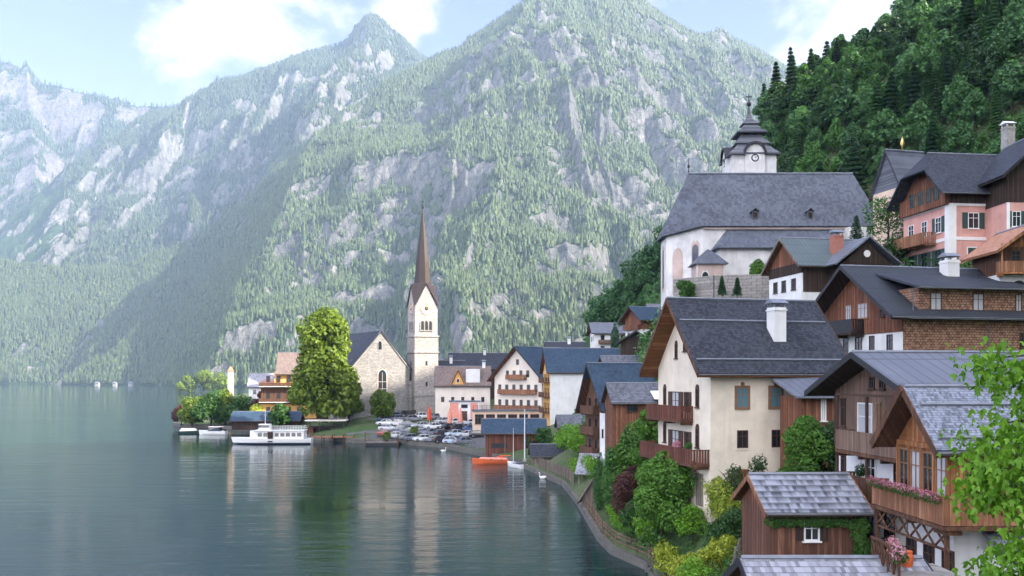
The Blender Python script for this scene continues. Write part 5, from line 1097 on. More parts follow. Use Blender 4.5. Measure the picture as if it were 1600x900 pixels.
# grey roofs behind it
h = House('slate_roofed_house', 'house under a pale grey slate roof beside the big brown eaves of the cream house', 'house', (16.0, 131), 6, 5, 8.5, 9.5); b = h.base
h.wall(0, 15.5 - b, 'dark_wood'); h.roof(15.5 - b, 2.6, 'slate_mid', side=.7, front=2.3, back=.4, gable='brown_wood'); row(h, 'S', (14.2,), 3, .5, 9, .9, 1.0)
h = House('slate_roofed_house', 'lower grey-roofed house with a brown and white wall above the green bushes', 'house', (12.6, 111.5), 6, 3, 5.0, 7.5); b = h.base
h.wall(0, 12.1 - b, 'red_wood'); MB().box(0, .06, 4.8, 7.2, 9.3 - b, 12.0 - b).build('white_panel', M['white_plaster'], h.r); h.roof(12.1 - b, 2.0, 'slate_mid', side=.5, front=.4, back=.3, gable='brown_wood'); h.win('S', 6.0, 10.9 - b, .9, .9, 'white_paint', out=.06); h.win('S', 2.4, 11.2 - b, 1.4, .9, 'brown_frame')
MB().slab([(.9, 5.0, 12.35 - b), (.9, 7.9, 12.35 - b), (-1.2, 7.9, 13.35 - b), (-1.2, 5.0, 13.35 - b)], .06).build('skylight', M['white_paint'], h.r)
# annex below the white wall
h = House('slate_lean_to', 'small dark slate roofed outhouse at the foot of the plain white wall', 'outhouse', (9.0, 170), 3, 2, 5, 6.0); b = h.base; h.wall(0, 5.7 - b, 'brown_wood'); h.roof(5.7 - b, 1.9, 'slate_mid', side=.5, front=.4, back=.3, gable='brown_wood'); row(h, 'S', (4.6,), 2, .5, 5, .7, .9)
# boathouse
h = House('red_boathouse', 'red-brown wooden boathouse with blue-grey roof standing in the lake beside the car park', 'boathouse', (-5.0, 165), 1, -.6, 6.5, 11.0); b = h.base
h.wall(0, 5.0 - b, 'rail_wood'); h.roof(5.0 - b, 2.1, 'slate_blue', side=.6, front=.7, back=.5, t=.18, gable='orange_wood', soffit='orange_wood', trim='grey_wood')
q = MB(); h.fb(q, 'S', 1.2, 4.2, 2.0 - b, 2.9 - b, 0, .04); q.build('dark_opening', M['black_trim'], h.r); q = MB(); h.fb(q, 'S', 7.6, 9.6, 1.0 - b, 3.4 - b, 0, .05); q.build('gate', M['dark_wood'], h.r)
for y_ in (0, 3.6, 7.2, 10.8): MB().box(-.15, .12, y_, y_ + .22, -1, 5.0 - b - .1).build('post', M['grey_wood'], h.r)
# low dark hut
h = House('low_hut', 'low hut with a nearly black roof at the water right of the boathouse', 'hut', (3.4, 147), 3, .2, 4.5, 6.0); b = h.base; h.wall(0, 2.2 - b, 'grey_wood'); h.roof(2.2 - b, 1.5, 'slate_dark', side=.4, front=.4, back=.3, gable='grey_wood')
# light shingle sheds
h = House('shingle_shed', 'small open shed with a pale silvery shingle roof above the shore fence', 'shed', (8.5, 115.5), -12, .4, 4.2, 4.2); b = h.base
for (x_, y_) in ((-.1, .1), (-.1, 4.0), (-4.0, .1), (-4.0, 4.0)): MB().box(x_ - .1, x_ + .1, y_ - .1, y_ + .1, 0, 2.5 - b).build('post', M['grey_wood'], h.r)
MB().box(-4.0, -3.9, .1, 4.0, 0, 2.4 - b).build('back_wall', M['grey_wood'], h.r); MB().box(-3.9, 0, 3.8, 3.9, 0, 2.4 - b).build('end_wall', M['grey_wood'], h.r)
MB().slab([(.4, -.4, 2.6 - b), (.4, 4.6, 2.6 - b), (-4.4, 4.6, 4.9 - b), (-4.4, -.4, 4.9 - b)], .12).build('roof', M['grey_shingle'], h.r)
h = House('steep_shed', 'steep pale shingle-roofed boat shed standing behind the two columnar cypresses', 'shed', (11.9, 98), 74, .2, 4.3, 6.0); b = h.base; h.wall(0, 1.9 - b, 'grey_wood'); h.roof(1.9 - b, 3.3, 'grey_shingle', side=.5, front=.5, back=.4, gable='grey_wood', soffit='grey_wood', trim='grey_wood')
# orange building far left of the tree, white block, shelter, long low roof
h = House('orange_house', 'orange plastered house with stepped brown balconies left of the tallest tree', 'house', (-70, 250), 10, 3.5, 11, 15.0); b = h.base
h.wall(0, 13.2 - b, 'yellow_plaster'); h.wall(7.6 - b, 12.2 - b, 'brown_wood', .08); h.roof(16.6 - b, 5.4, 'brown_tile', side=.8, front=-4, back=1, gable=None); MB().box(-11, 0, 3.6, 15, 12 - b, 16.6 - b).build('upper_storey', M['yellow_plaster'], h.r)
MB().add([(-11, 15, 16.6 - b), (0, 15, 16.6 - b), (-5.5, 15, 21.7 - b), (-11, 4.5, 16.6 - b), (0, 4.5, 16.6 - b), (-5.5, 4.5, 21.7 - b)], [(0, 1, 2), (5, 4, 3), (0, 3, 4, 1), (1, 4, 5, 2), (2, 5, 3, 0)]).build('gable', M['salmon'], h.r)
for z in (8.2, 12.6): h.balcony('S', -.5, 14.5, z - b, 1.3, 1.0, 'brown_wood', 'white_paint', gap=.1, step=.5, brackets=False, out=.08)
row(h, 'S', (9.9, 5.9, 14.6), 5, .5, 14.5, 1.1, 1.8, out=.08); MB().slab([(1.0, -.6, 13.3 - b), (1.0, 4.6, 13.3 - b), (-11.5, 4.6, 14.4 - b), (-11.5, -.6, 14.4 - b)], .2).build('lower_roof', M['terracotta'], h.r)
h = House('white_block', 'pale white house with a light roof left of the orange house', 'house', (-77, 262), 6, 3, 8, 8.0); b = h.base; h.wall(0, 12.5 - b, 'white_plaster'); h.roof(12.5 - b, 3.6, 'grey_shingle', side=.5, front=.5, back=.4, gable='white_plaster'); row(h, 'S', (10.8, 7.8), 3, .5, 7.5, .9, 1.3)
h = House('shore_tower', 'slim tan stone tower with a small cap among the trees on the point', 'tower', (-87.5, 276), 20, 2, 1.7, 1.7); b = h.base; h.wall(0, 17.0 - b, 'warm_plaster'); MB().loft([[(-1.9, -.2, 17 - b), (.2, -.2, 17 - b), (.2, 1.9, 17 - b), (-1.9, 1.9, 17 - b)], [(-.9, .8, 18.6 - b), (-.8, .8, 18.6 - b), (-.8, .9, 18.6 - b), (-.9, .9, 18.6 - b)]]).build('roof', M['terracotta'], h.r)
h = House('long_shelter', 'long low dark-roofed boat shelter behind the white ferry', 'boat shelter', (-76, 243), 4, .8, 6, 18.0); b = h.base; h.wall(0, 3.6 - b, 'dark_wood'); h.roof(3.6 - b, 1.9, 'slate_blue', side=.7, front=.5, back=.5, gable='dark_wood')
h = House('landing_shelter', 'open landing shelter with a pale flat roof beside the tallest tree', 'shelter', (-51, 222), 3, 1.0, 4.5, 9.5); b = h.base
for i in range(4):
    for x_ in (-.1, -4.4): MB().box(x_ - .09, x_ + .09, .2 + i * 3 - .09, .2 + i * 3 + .09, 0, 4.2 - b).build('post', M['brown_frame'], h.r)
MB().box(-4.9, .4, -.3, 9.8, 4.2 - b, 4.5 - b).build('roof', M['canvas'], h.r); MB().box(-4.4, -4.3, .2, 9.2, .2, 2.8 - b).build('back_wall', M['copper'], h.r); MB().box(-4.3, -.3, .2, 1.6, 0, 2.4 - b).build('kiosk', M['rail_wood'], h.r)
# houses on the far shore
for i, (u, v, w_, lab) in enumerate([(233, 590, 14, 'widest pale boathouse on the far shore below the dark forest'), (148, 594, 8, 'small pale house on the far shore, leftmost of the row'), (200, 597, 9, 'small pale-walled house on the far shore just left of the widest boathouse'),
                                     (176, 596, 7, 'tiny grey house on the far shore between two pale ones'), (265, 594, 8, 'small pale-walled house on the far shore, rightmost of the row')]):
    Y = 1690 if v > 585 else 1760; x = XU(u, Y); h = House('far_house', lab, 'house', (x, Y), 2, 1.0 if v > 585 else 20, 9, w_ * .8, 'houses on the far shore'); h.wall(-8, 3.6, 'concrete'); h.roof(3.6, 2.6, 'metal_grey', gable='concrete', gutter=False, ridge=False); row(h, 'S', (h.base + 2,), 3, .5, w_ * .8 - .5, 1.2, 1.4)
# closed parasols
for x, y, m_, lab in ((-20.2, 219, 'red_paint', 'closed dark red parasol by the corner of the church tower'), (-14.9, 214, 'salmon', 'closed pink parasol in front of the small shop front'), (-12.4, 215, 'salmon', 'closed pink parasol right of the shop door, nearest the restaurant')):
    r = empty('parasol', (x, y, gz(x, y)), 0, lab, 'parasol', 'closed parasols by the church tower'); MB().tube([(0, 0, 0), (0, 0, 4.9)], .05, 6).build('pole', M['white_paint'], r)
    MB().tube([(0, 0, 1.2), (0, 0, 1.3), (0, 0, 3.4), (0, 0, 4.8)], [.5, .62, .45, .06], 8).build('canopy', M[m_], r)
# flagpole by the boathouse
r = empty('flagpole', (2.1, 149, 1.3), 0, 'tall white pole standing at the water right of the boathouse', 'flagpole'); MB().tube([(0, 0, 0), (0, 0, 8.2)], [.11, .06], 8).build('pole', M['white_paint'], r); MB().tube([(0, 0, 8.2), (0, 0, 8.4)], .12, 8).build('knob', M['white_paint'], r); MB().box(-.3, .3, -.3, .3, -.3, .15).build('foot', M['concrete'], r)
# shore fence with posts and rails, garden side
def fence(nm, lab, pts, ph, mat='grey_wood', rails=(.35, .75, 1.05), step=2.0, zadd=0.12, boards=False, zf=None):
    c0 = Vector(pts[0]); z0 = zf if zf is not None else gz(*pts[0]); r = empty(nm, (c0.x, c0.y, z0), 0, lab, 'fence')
    P3 = []
    for a, c in zip(pts[:-1], pts[1:]):
        a, c = Vector(a), Vector(c); k = max(1, round((c - a).length / step)); P3 += [a.lerp(c, i / k) for i in range(k)]
    P3.append(Vector(pts[-1])); L3 = [Vector((p.x - c0.x, p.y - c0.y, (zf if zf is not None else gz(p.x, p.y)) - z0 + zadd)) for p in P3]
    for p in L3: MB().box(p.x - .06, p.x + .06, p.y - .06, p.y + .06, p.z - .4, p.z + ph).build('post', M[mat], r)
    q = MB()
    for a, c in zip(L3[:-1], L3[1:]):
        for z in rails: q.bar(a + Vector((0, 0, z)), c + Vector((0, 0, z)), .05, .10)
        if boards:
            k = int((c - a).length / .16)
            for i in range(k): p = a.lerp(c, (i + .5) / k); q.bar(p + Vector((0, 0, .05)), p + Vector((0, 0, ph - .1)), .1, .03, up=(0, 1, 0))
    q.build('rails', M[mat], r); return r
fence('shore_fence', 'grey wooden rail fence along the garden wall at the water', [(8.05, 104), (8.2, 93), (8.3, 82), (8.8, 76.3), (10.75, 70.3), (10.7, 60)], 1.2, 'greybrown_wood', zf=.65)
fence('board_fence', 'weathered upright board fence on the quay between the low hut and shingle shed', [(4.2, 141), (7.6, 125), (8.1, 119)], 1.5, rails=(.3, 1.2), boards=True)
fence('garden_fence', 'short wooden garden fence left of the shed with ivy', [(12.2, 48.0), (10.9, 44.5), (10.5, 39.5)], 1.2, 'grey_wood')
fence('quay_railing', 'thin grey railing along the water edge of the car park', [(-6.5, 176), (-14.6, 193.5), (-26, 205.5), (-33, 207)], 1.05, 'gutter', rails=(.5, 1.0))
# ================================================================ plants
tree('chestnut_tree', 'tallest tree of the quay, a broad sunlit chestnut left of the lakeside church', 'tree', XU(508, 228), 228, 26.8, 9.6, 'leaf_sunny', 15000, .85, 3, 'broad', z=4.0, nb=95, lift=.04)
tree('round_tree', 'small ball-shaped tree in front of the church gable', 'tree', XU(598, 226), 226, 8.6, 3.4, 'leaf_sunny', 4800, .40, 4, 'bushy', z=4.2, nb=36, lift=.12)
pts = [(300, 268, 8.5, 5.0, 'leaf_sunny', 'rounded yellow-green tree at the tip of the point'), (330, 262, 10.5, 5.5, 'leaf_mid', 'mid-green tree on the point behind the small white boat'), (352, 266, 11.5, 5.5, 'leaf_sunny', 'highest yellow-green tree on the point, beside the slim tower'),
       (378, 262, 9.5, 5.0, 'leaf_mid', 'green tree between the slim tower and the white block'), (400, 250, 7.0, 3.4, 'leaf_yellow', 'light yellow small tree in front of the white block'), (283, 272, 6.0, 3.0, 'leaf_red', 'dark red bush at the very tip of the point'),
       (409, 256, 11, 2.6, 'leaf_red', 'small dark red tree against the orange house'), (438, 244, 8.5, 3.0, 'leaf_mid', 'green tree beside the orange ground floor'), (545, 232, 13, 4.0, 'leaf_sunny', 'golden-green tree in front of the nave, right of the tallest tree')]
for i, (u, Y, H, r_, m_, lab) in enumerate(pts): tree('tree' if 'tree' in lab else 'bush', lab, 'tree' if 'tree' in lab else 'bush', XU(u, Y), Y, H, r_, m_, 4200, .5, 20 + i, 'bushy', nb=32, lift=.08)
for i, (u, Y, H, r_) in enumerate([(292, 900, 14, 11), (318, 905, 20, 13), (345, 912, 17, 12)]):
    tree('far_tree', ['pale tree standing leftmost on the distant headland', 'pale round tree in the middle of the distant headland', 'pale tree rightmost on the distant headland next to the point'][i], 'tree', XU(u, Y), Y, H, r_, 'leaf_sunny', 2200, 1.9, 50 + i, z=1.5, nb=20, lift=.08)
# round the cream house
B = [('large_shrub', 'big dark green shrub between the cream house and the grey-roofed house', 11.6, 86, 9.6, 3.3, 'leaf_fresh', 12000, .20, 'bushy'),
     ('climbing_shrub', 'tall bright green shrub climbing under the brown eaves left of the cream house', 11.9, 77.5, 12.0, 1.7, 'leaf_fresh', 6500, .18, 'bushy'),
     ('red_shrub', 'reddish-brown loose shrub right of the two cypresses', 10.6, 79.5, 6.2, 2.3, 'leaf_red', 7000, .15, 'bushy'),
     ('garden_tree', 'big fresh green spreading tree in the garden below the cream house', 11.6, 66.0, 5.8, 3.1, 'leaf_fresh', 16000, .17, 'bushy'),
     ('bright_bush', 'light green bush top beside the balcony of the cream house', 11.6, 69.0, 7.2, 1.7, 'leaf_bright', 3800, .15, 'bushy'),
     ('lilac_bush', 'tall rounded green bush against the wooden annex wall', 18.2, 55.5, 6.4, 2.05, 'leaf_fresh', 12000, .13, 'bushy'),
     ('dark_bush', 'dark green bush right beside the rounded bush, under the brown boarded house', 19.6, 55.0, 5.6, 1.6, 'leaf_dark', 6000, .13, 'bushy'),
     ('thin_bush', 'thin open grey-green bush against the cream wall', 14.9, 60.3, 3.6, 1.3, 'leaf_dark', 1100, .13, 'bushy'),
     ('thin_bush', 'low open bush left of the brown door of the cream house', 16.6, 60.4, 3.0, 1.2, 'leaf_dark', 900, .13, 'bushy'),
     ('water_bush', 'low green bushes on the bank directly above the garden wall', 10.8, 70.5, 2.6, 1.6, 'leaf_bright', 3600, .13, 'bushy'),
     ('shade_bush', 'dark bush filling the gap between garden tree and shed', 13.6, 55.5, 3.2, 1.6, 'leaf_dark', 4000, .13, 'bushy'),
     ('bank_bush', 'yellow-green bush on the bank left of the short garden fence', 10.2, 50.0, 2.6, 1.3, 'leaf_bright', 4000, .12, 'bushy'),
     ('slope_bush', 'fresh green low bush under the left end of the lower balcony', 10.6, 73.0, 3.4, 1.9, 'leaf_mid', 5000, .14, 'bushy'),
     ('slope_bush', 'dense green bush on the bank under the big shrub, behind the cypresses', 12.6, 86, 5.6, 2.6, 'leaf_mid', 7000, .16, 'bushy'),
     ('wall_bush', 'light green bush in front of the basement doors of the cream house', 12.6, 62.5, 2.6, 1.2, 'leaf_bright', 2600, .12, 'bushy'),
     ('corner_bush', 'small green bush at the corner of the garden shed', 9.7, 41.5, 2.4, .8, 'leaf_mid', 1800, .10, 'bushy')]
for i, (nm, lab, x, y, H, r_, m_, n, ls, kd) in enumerate(B): bush(lab, x, y, H, r_, m_, n, ls, 100 + i, name=nm, kind=kd)
# yellow hedge: long low mass, two hedges
def hedge(lab, pts, wid, hh, mat, n, ls, seed, name='hedge'):
    c = pts[len(pts) // 2]; z = gz(*c); r = empty(name, (c[0], c[1], z), 0, lab, 'hedge'); rg = random.Random(seed); bl = []
    for a, b_ in zip(pts[:-1], pts[1:]):
        k = max(2, int(math.hypot(b_[0] - a[0], b_[1] - a[1]) / .45))
        for i in range(k):
            t_ = i / k; x, y = a[0] + (b_[0] - a[0]) * t_, a[1] + (b_[1] - a[1]) * t_
            for j in range(3): bl.append(((x - c[0] + rg.uniform(-wid, wid) * .5, y - c[1] + rg.uniform(-wid, wid) * .5, gz(x, y) - z + hh * rg.uniform(.25, .85)), rg.uniform(.3, .5) * hh * .7))
    V, T = leaf_cloud(bl, n, ls, seed); mesh_from_arrays('foliage', V, T, M[mat], r); return r
hedge('bright yellow clipped hedge above the garden wall at the bottom', [(10.6, 62.5), (11.6, 57.5), (13.4, 53.5)], 1.3, 1.7, 'leaf_yellow', 9000, .13, 61)
hedge('yellow-green hedge climbing behind the garden tree', [(14.2, 58.0), (14.2, 61.0), (14.3, 64)], .8, 2.6, 'leaf_yellow', 5000, .13, 62)
hedge('green hedge along the fence at the foot of the white end wall', [(9.3, 127), (9.8, 121), (10.4, 114)], 1.4, 2.6, 'leaf_bright', 6000, .2, 63)
hedge('low green bank of plants beneath the shore fence', [(10.4, 74), (9.8, 80), (9.9, 90)], 1.0, 1.0, 'leaf_bright', 4000, .14, 64)
hedge('dense green creeper bank beside the brown house steps', [(16.9, 44.5), (16.2, 41), (15.9, 37.8)], .8, 1.6, 'leaf_mid', 6000, .12, 65)
hedge('row of green bushes behind the red boathouse', [(1.0, 168.5), (4.2, 166), (6.4, 163)], 1.8, 3.0, 'leaf_mid', 4500, .3, 66)
hedge('bright green bushes between the outhouse and the narrow brown house', [(8.6, 152), (9.5, 140), (10.2, 133)], 2.2, 3.4, 'leaf_bright', 5000, .28, 67)
# cypresses
for i, (x, y, H, lab) in enumerate([(9.15, 93.5, 6.2, 'left one of the two slim columnar cypresses by the shore'), (10.0, 92.5, 6.6, 'right one of the two slim columnar cypresses by the shore')]):
    r = empty('cypress', (x, y, gz(x, y)), 0, lab, 'cypress', 'columnar cypresses by the shore'); rg = random.Random(i)
    V, T = leaf_cloud([((rg.uniform(-.18, .18), rg.uniform(-.18, .18), .3 + (H - .5) * j / 30), .62 * math.sin(math.pi * (.12 + .86 * (j / 30) ** .8)) + .08) for j in range(31)], 6500, .11, 70 + i, shape=1.9); mesh_from_arrays('crown', V, T, M['leaf_cypress'], r); trunk_mesh('trunk', 1.2, .1, rg, r, 2, .3)
r = empty('cypress', (XU(961, 221), 221, 22), 0, 'single dark slim cypress against the white hillside house', 'cypress'); V, T = leaf_cloud([((0, 0, .3 + 6 * j / 20), .95 * math.sin(math.pi * (.12 + .86 * (j / 20) ** .8)) + .1) for j in range(21)], 1500, .35, 75); mesh_from_arrays('crown', V, T, M['leaf_conifer'], r); trunk_mesh('trunk', 1.2, .15, random.Random(3), r, 2, .4)
# ivy on the shed front and side
r = empty('ivy', (13.3, 39.85, 7.9), 0, 'green ivy hanging along the front of the garden shed below its roof', 'ivy')
rg = random.Random(5); bl = [((-1.9 + .18 * i + rg.uniform(-.05, .05), .0, .75 - .1 * abs(math.sin(i * .9)) - (0.9 * rg.random() if i > 19 else 0)), .22) for i in range(24)] + [((2.1 + rg.uniform(-.1, .3), 0, rg.uniform(-1.1, .7)), .28) for _ in range(14)]
bl = [((c_[0], -.12, c_[2]), q_) for c_, q_ in bl]; V, T = leaf_cloud(bl, 5200, .09, 80); V = V * np.array([1, .55, 1]); mesh_from_arrays('foliage', V, T, M['leaf_mid'], r); MB().tube([(-1.9, -.08, .85), (0, -.08, .82), (2.1, -.08, .8), (2.2, -.08, -1)], .025, 5).build('stem', M['bark'], r)
# ---------------------------------------------------------------- wooded hillside: trees one can tell apart, from a few built kinds
def conifer(name, lab, H, Rr, mat, n, seed, ls=.5):
    r = empty(name, (0, 0, 0), 0, lab, 'tree', None); rg = np.random.default_rng(seed)
    t_ = rg.random(n) ** .75; lay = np.floor(t_ * 16) / 16 + rg.random(n) * .03; rad = (1 - lay) ** .85 * Rr * (.85 + .3 * rg.random(n)); q = rg.random(n) ** .45; a = rg.random(n) * 6.283 ; a = np.round(a * 1.6 + lay * 9) / 1.6 - lay * 5 + rg.normal(size=n) * .16
    x = np.cos(a) * rad * q; y = np.sin(a) * rad * q; z = H * (.10 + .90 * lay) - q * rad * .32
    p = np.stack([x, y, z], 1); d = np.stack([np.cos(a), np.sin(a), np.full(n, -.45)], 1); sd_ = np.stack([-np.sin(a), np.cos(a), rg.normal(size=n) * .35], 1); s_ = (ls * rg.uniform(.6, 1.3, n))[:, None]
    V = np.stack([p - d * s_ * .6, p + sd_ * s_ * .4, p + d * s_ * .8, p - sd_ * s_ * .4], 1).reshape(-1, 3); mesh_from_arrays('crown', V, np.arange(n * 4).reshape(n, 4), M[mat], r)
    MB().tube([(0, 0, -1), (0, 0, H * .5), (0, 0, H * .99)], [H * .02, H * .012, .02], 7).build('trunk', M['bark'], r); return r
def broad(name, lab, H, Rr, mat, n, seed, ls=.55):
    r = empty(name, (0, 0, 0), 0, lab, 'tree', None); rg = random.Random(seed); V, T = leaf_cloud(crown_blobs(rg, Rr, H * .82, 40, H * .2), n, ls, seed); mesh_from_arrays('crown', V, T, M[mat], r); trunk_mesh('trunk', H * .85, H * .018, rg, r, 5, Rr); return r
# planting in the churchyard
for i, (u, v, Y, H, r_, m_, kd, lab) in enumerate([(1072, 466, 121, 2.9, 1.6, 'leaf_mid', 'bushy', 'ball-shaped green bush left of the churchyard wall'), (1128, 462, 116.5, 2.6, .8, 'leaf_conifer', 'cone', 'small dark conifer at the churchyard wall, left one'), (1152, 462, 116.5, 2.4, .8, 'leaf_conifer', 'cone', 'small dark conifer at the churchyard wall, right one'),
                                                   (1186, 432, 121, 2.4, 1.6, 'leaf_fresh', 'bushy', 'bright green bush at the foot of the church aisle'), (1338, 388, 122, 4.6, 1.7, 'leaf_conifer', 'cone', 'dark green fir standing at the right end of the long church roof'),
                                                   (1512, 437, 84, 1.6, 1.5, 'leaf_mid', 'round', 'low bush under the front wall of the pink house'), (1400, 425, 104, 4.0, 3.0, 'leaf_dark', 'round', 'dark bush left of the pink house above the shingled chalet'), (1388, 372, 106, 5.6, 3.4, 'leaf_hill_bright', 'bushy', 'bright leafy tree between the church roof and the small chapel')]):
    z = ZV(v, Y)
    if kd == 'cone':
        o = conifer('fir_tree' if 'fir' in lab else 'small_conifer', lab, H, r_ * .8, m_, 1500, 300 + i, .22); o.location = (XU(u, Y), Y, z); continue
    bush(lab, XU(u, Y), Y, H, r_, m_, 2600, .2, 130 + i, z=z, name='fir_tree' if 'fir' in lab else 'small_conifer' if 'conifer' in lab else 'leafy_tree' if 'tree' in lab else 'bush', kind=kd)

KINDS = [conifer('spruce', 'dark pointed spruce in the dense wood on the steep slope behind the village', 17, 3.0, 'leaf_conifer', 3400, 1), conifer('larch', 'blue-green narrow conifer in the wood on the steep slope behind the village', 15, 2.6, 'leaf_hill', 2600, 2),
         broad('beech', 'dark green rounded beech in the wood on the steep slope behind the village', 12, 4.2, 'leaf_hill', 3600, 3), broad('maple', 'mid-green broad-crowned tree in the wood on the steep slope behind the village', 11, 4.0, 'leaf_dark', 3600, 4),
         broad('ash_tree', 'light green leafy tree in the wood on the steep slope behind the village', 10, 3.6, 'leaf_hill_bright', 3400, 5)]
GR = ['dark spruces on the wooded slope', 'blue-green conifers on the wooded slope', 'rounded beeches on the wooded slope', 'mid-green broad trees on the wooded slope', 'light green trees on the wooded slope']
for k_, g_ in zip(KINDS, GR): k_['group'] = g_
def far_ok(x, y):
    u = x / y * F + 800
    if not (y > 138 and u < 1640): return False
    if y < 160 and u < 1395: return False
    if 20 < x < 38 and 172 < y < 232: return False          # the hill houses
    if x < 17 or (y > 190 and u < 930) or (y > 150 and 1050 < u < 1200): return False
    return True
rg = random.Random(99); spots = []
tries = 0
while len(spots) < 520 and tries < 60000:
    tries += 1; y = 138 + 190 * rg.random(); x = rg.uniform(14, .62 * y + 8)
    if not far_ok(x, y): continue
    mind = 4.6
    if any((x - a) ** 2 + (y - c_) ** 2 < mind * mind for a, c_, _ in spots): continue
    # keep what can be seen: the crown's top must clear the slope in front of it
    z = gz(x, y); tan = (z + 12 - CAM_H) / y; vis = all((gz(x * t_, y * t_) - CAM_H + 3) / (y * t_) < tan for t_ in (.6, .75, .85, .93)) 
    if not vis: continue
    spots.append((x, y, z))
for u_ in (1196, 1214, 1240, 1268, 1306, 1352, 1398):
    y = 248 + rg.uniform(-4, 4); x = XU(u_, y); spots.insert(0, (x, y, gz(x, y) - 1))
    spots[0] = (*spots[0], 0)
ridge_sp = [s for s in spots if len(s) == 4]; spots = [s for s in spots if len(s) == 3]
spots.sort(key=lambda s: s[1]); spots = [s[:3] for s in ridge_sp] + spots; used = [False] * 5
for i, (x, y, z) in enumerate(spots[:290]):
    u = x / y * F + 800; left = u < 1060
    n_ = float(vnoise(np.array([x / 22.0]), np.array([y / 22.0]), 5)[0]) + rg.uniform(-.2, .2)
    k_ = (2 if n_ < .5 else 4) if left else (0 if n_ < .34 else 1 if n_ < .45 else 2 if n_ < .6 else 3 if n_ < .75 else 4)
    if i < len(ridge_sp): k_ = 0 if i % 3 else 1; left = False
    o = KINDS[k_] if not used[k_] else copy_tree(KINDS[k_]); used[k_] = True
    where = 'on the slope left of the hillside church' if u < 1060 else 'on the wooded slope behind the hillside church' if u < 1395 else 'on the wooded slope above the pink house'
    what = ['dark pointed spruce', 'blue-green narrow conifer', 'dark green rounded tree', 'mid-green broad-crowned tree', 'light green leafy tree'][k_]
    o['label'] = what + ' ' + where; o['group'] = what + 's ' + where; o['category'] = 'tree'
    s_ = rg.uniform(.62, 1.1) * (.48 if left else 1) * (.8 if y < 170 else 1); o.location = (x, y, z - .4); o.rotation_euler = (rg.uniform(-.05, .05), rg.uniform(-.05, .05), rg.uniform(0, 6.28)); o.scale = (s_ * rg.uniform(.85, 1.2), s_ * rg.uniform(.85, 1.2), s_)
rest = spots[290:]
V_, T_, kk = [], [], 0; rn = np.random.default_rng(12)
bl = []
for (x, y, z) in rest:
    for j in range(9): a = rg.uniform(0, 6.28); q = rg.uniform(0, 3.2); bl.append(((x + math.cos(a) * q, y + math.sin(a) * q, z + rg.uniform(2, 11)), rg.uniform(1.2, 2.4)))
if bl:
    V, T = leaf_cloud(bl, 120000, .6, 90); tag(mesh_from_arrays('far_wood', V, T, M['leaf_hill']), kind='stuff')
# undergrowth on the slope
gx = rn.uniform(14, 200, 24000); gy = rn.uniform(95, 330, 24000); u = gx / gy * F + 800
k = (u < 1660) & (((gy > 160) | (u > 1395)) | ((u < 1040) & (gy > 128) & (gy < 175)) & (gx > 19)); k &= ~((gx > 20) & (gx < 38) & (gy > 172) & (gy < 232)); gx, gy = gx[k], gy[k]; gz_ = land(gx, gy)
V, T = leaf_cloud([((a, b_, c_ + rg.uniform(.1, .9)), rg.uniform(.9, 1.9)) for a, b_, c_ in zip(gx, gy, gz_)], 170000, .5, 91, inner=.3); tag(mesh_from_arrays('undergrowth', V, T, M['leaf_hill']), kind='stuff')
# low plants between the village houses
gx = rn.uniform(9, 62, 6500); gy = rn.uniform(38, 175, 6500); u = gx / gy * F + 800; k = (u < 1640) & (gx > 9.6 + 0 * gy) & (gx > np.where(gy > 135, 9, np.where(gy > 60, 9.6, 11.2))); gx, gy = gx[k], gy[k]; gz_ = land(gx, gy)
V, T = leaf_cloud([((a, b_, c_ + .15), rg.uniform(.3, .95)) for a, b_, c_ in zip(gx, gy, gz_)], 110000, .19, 92, inner=.3); tag(mesh_from_arrays('ground_cover', V, T, M['leaf_mid']), kind='stuff')

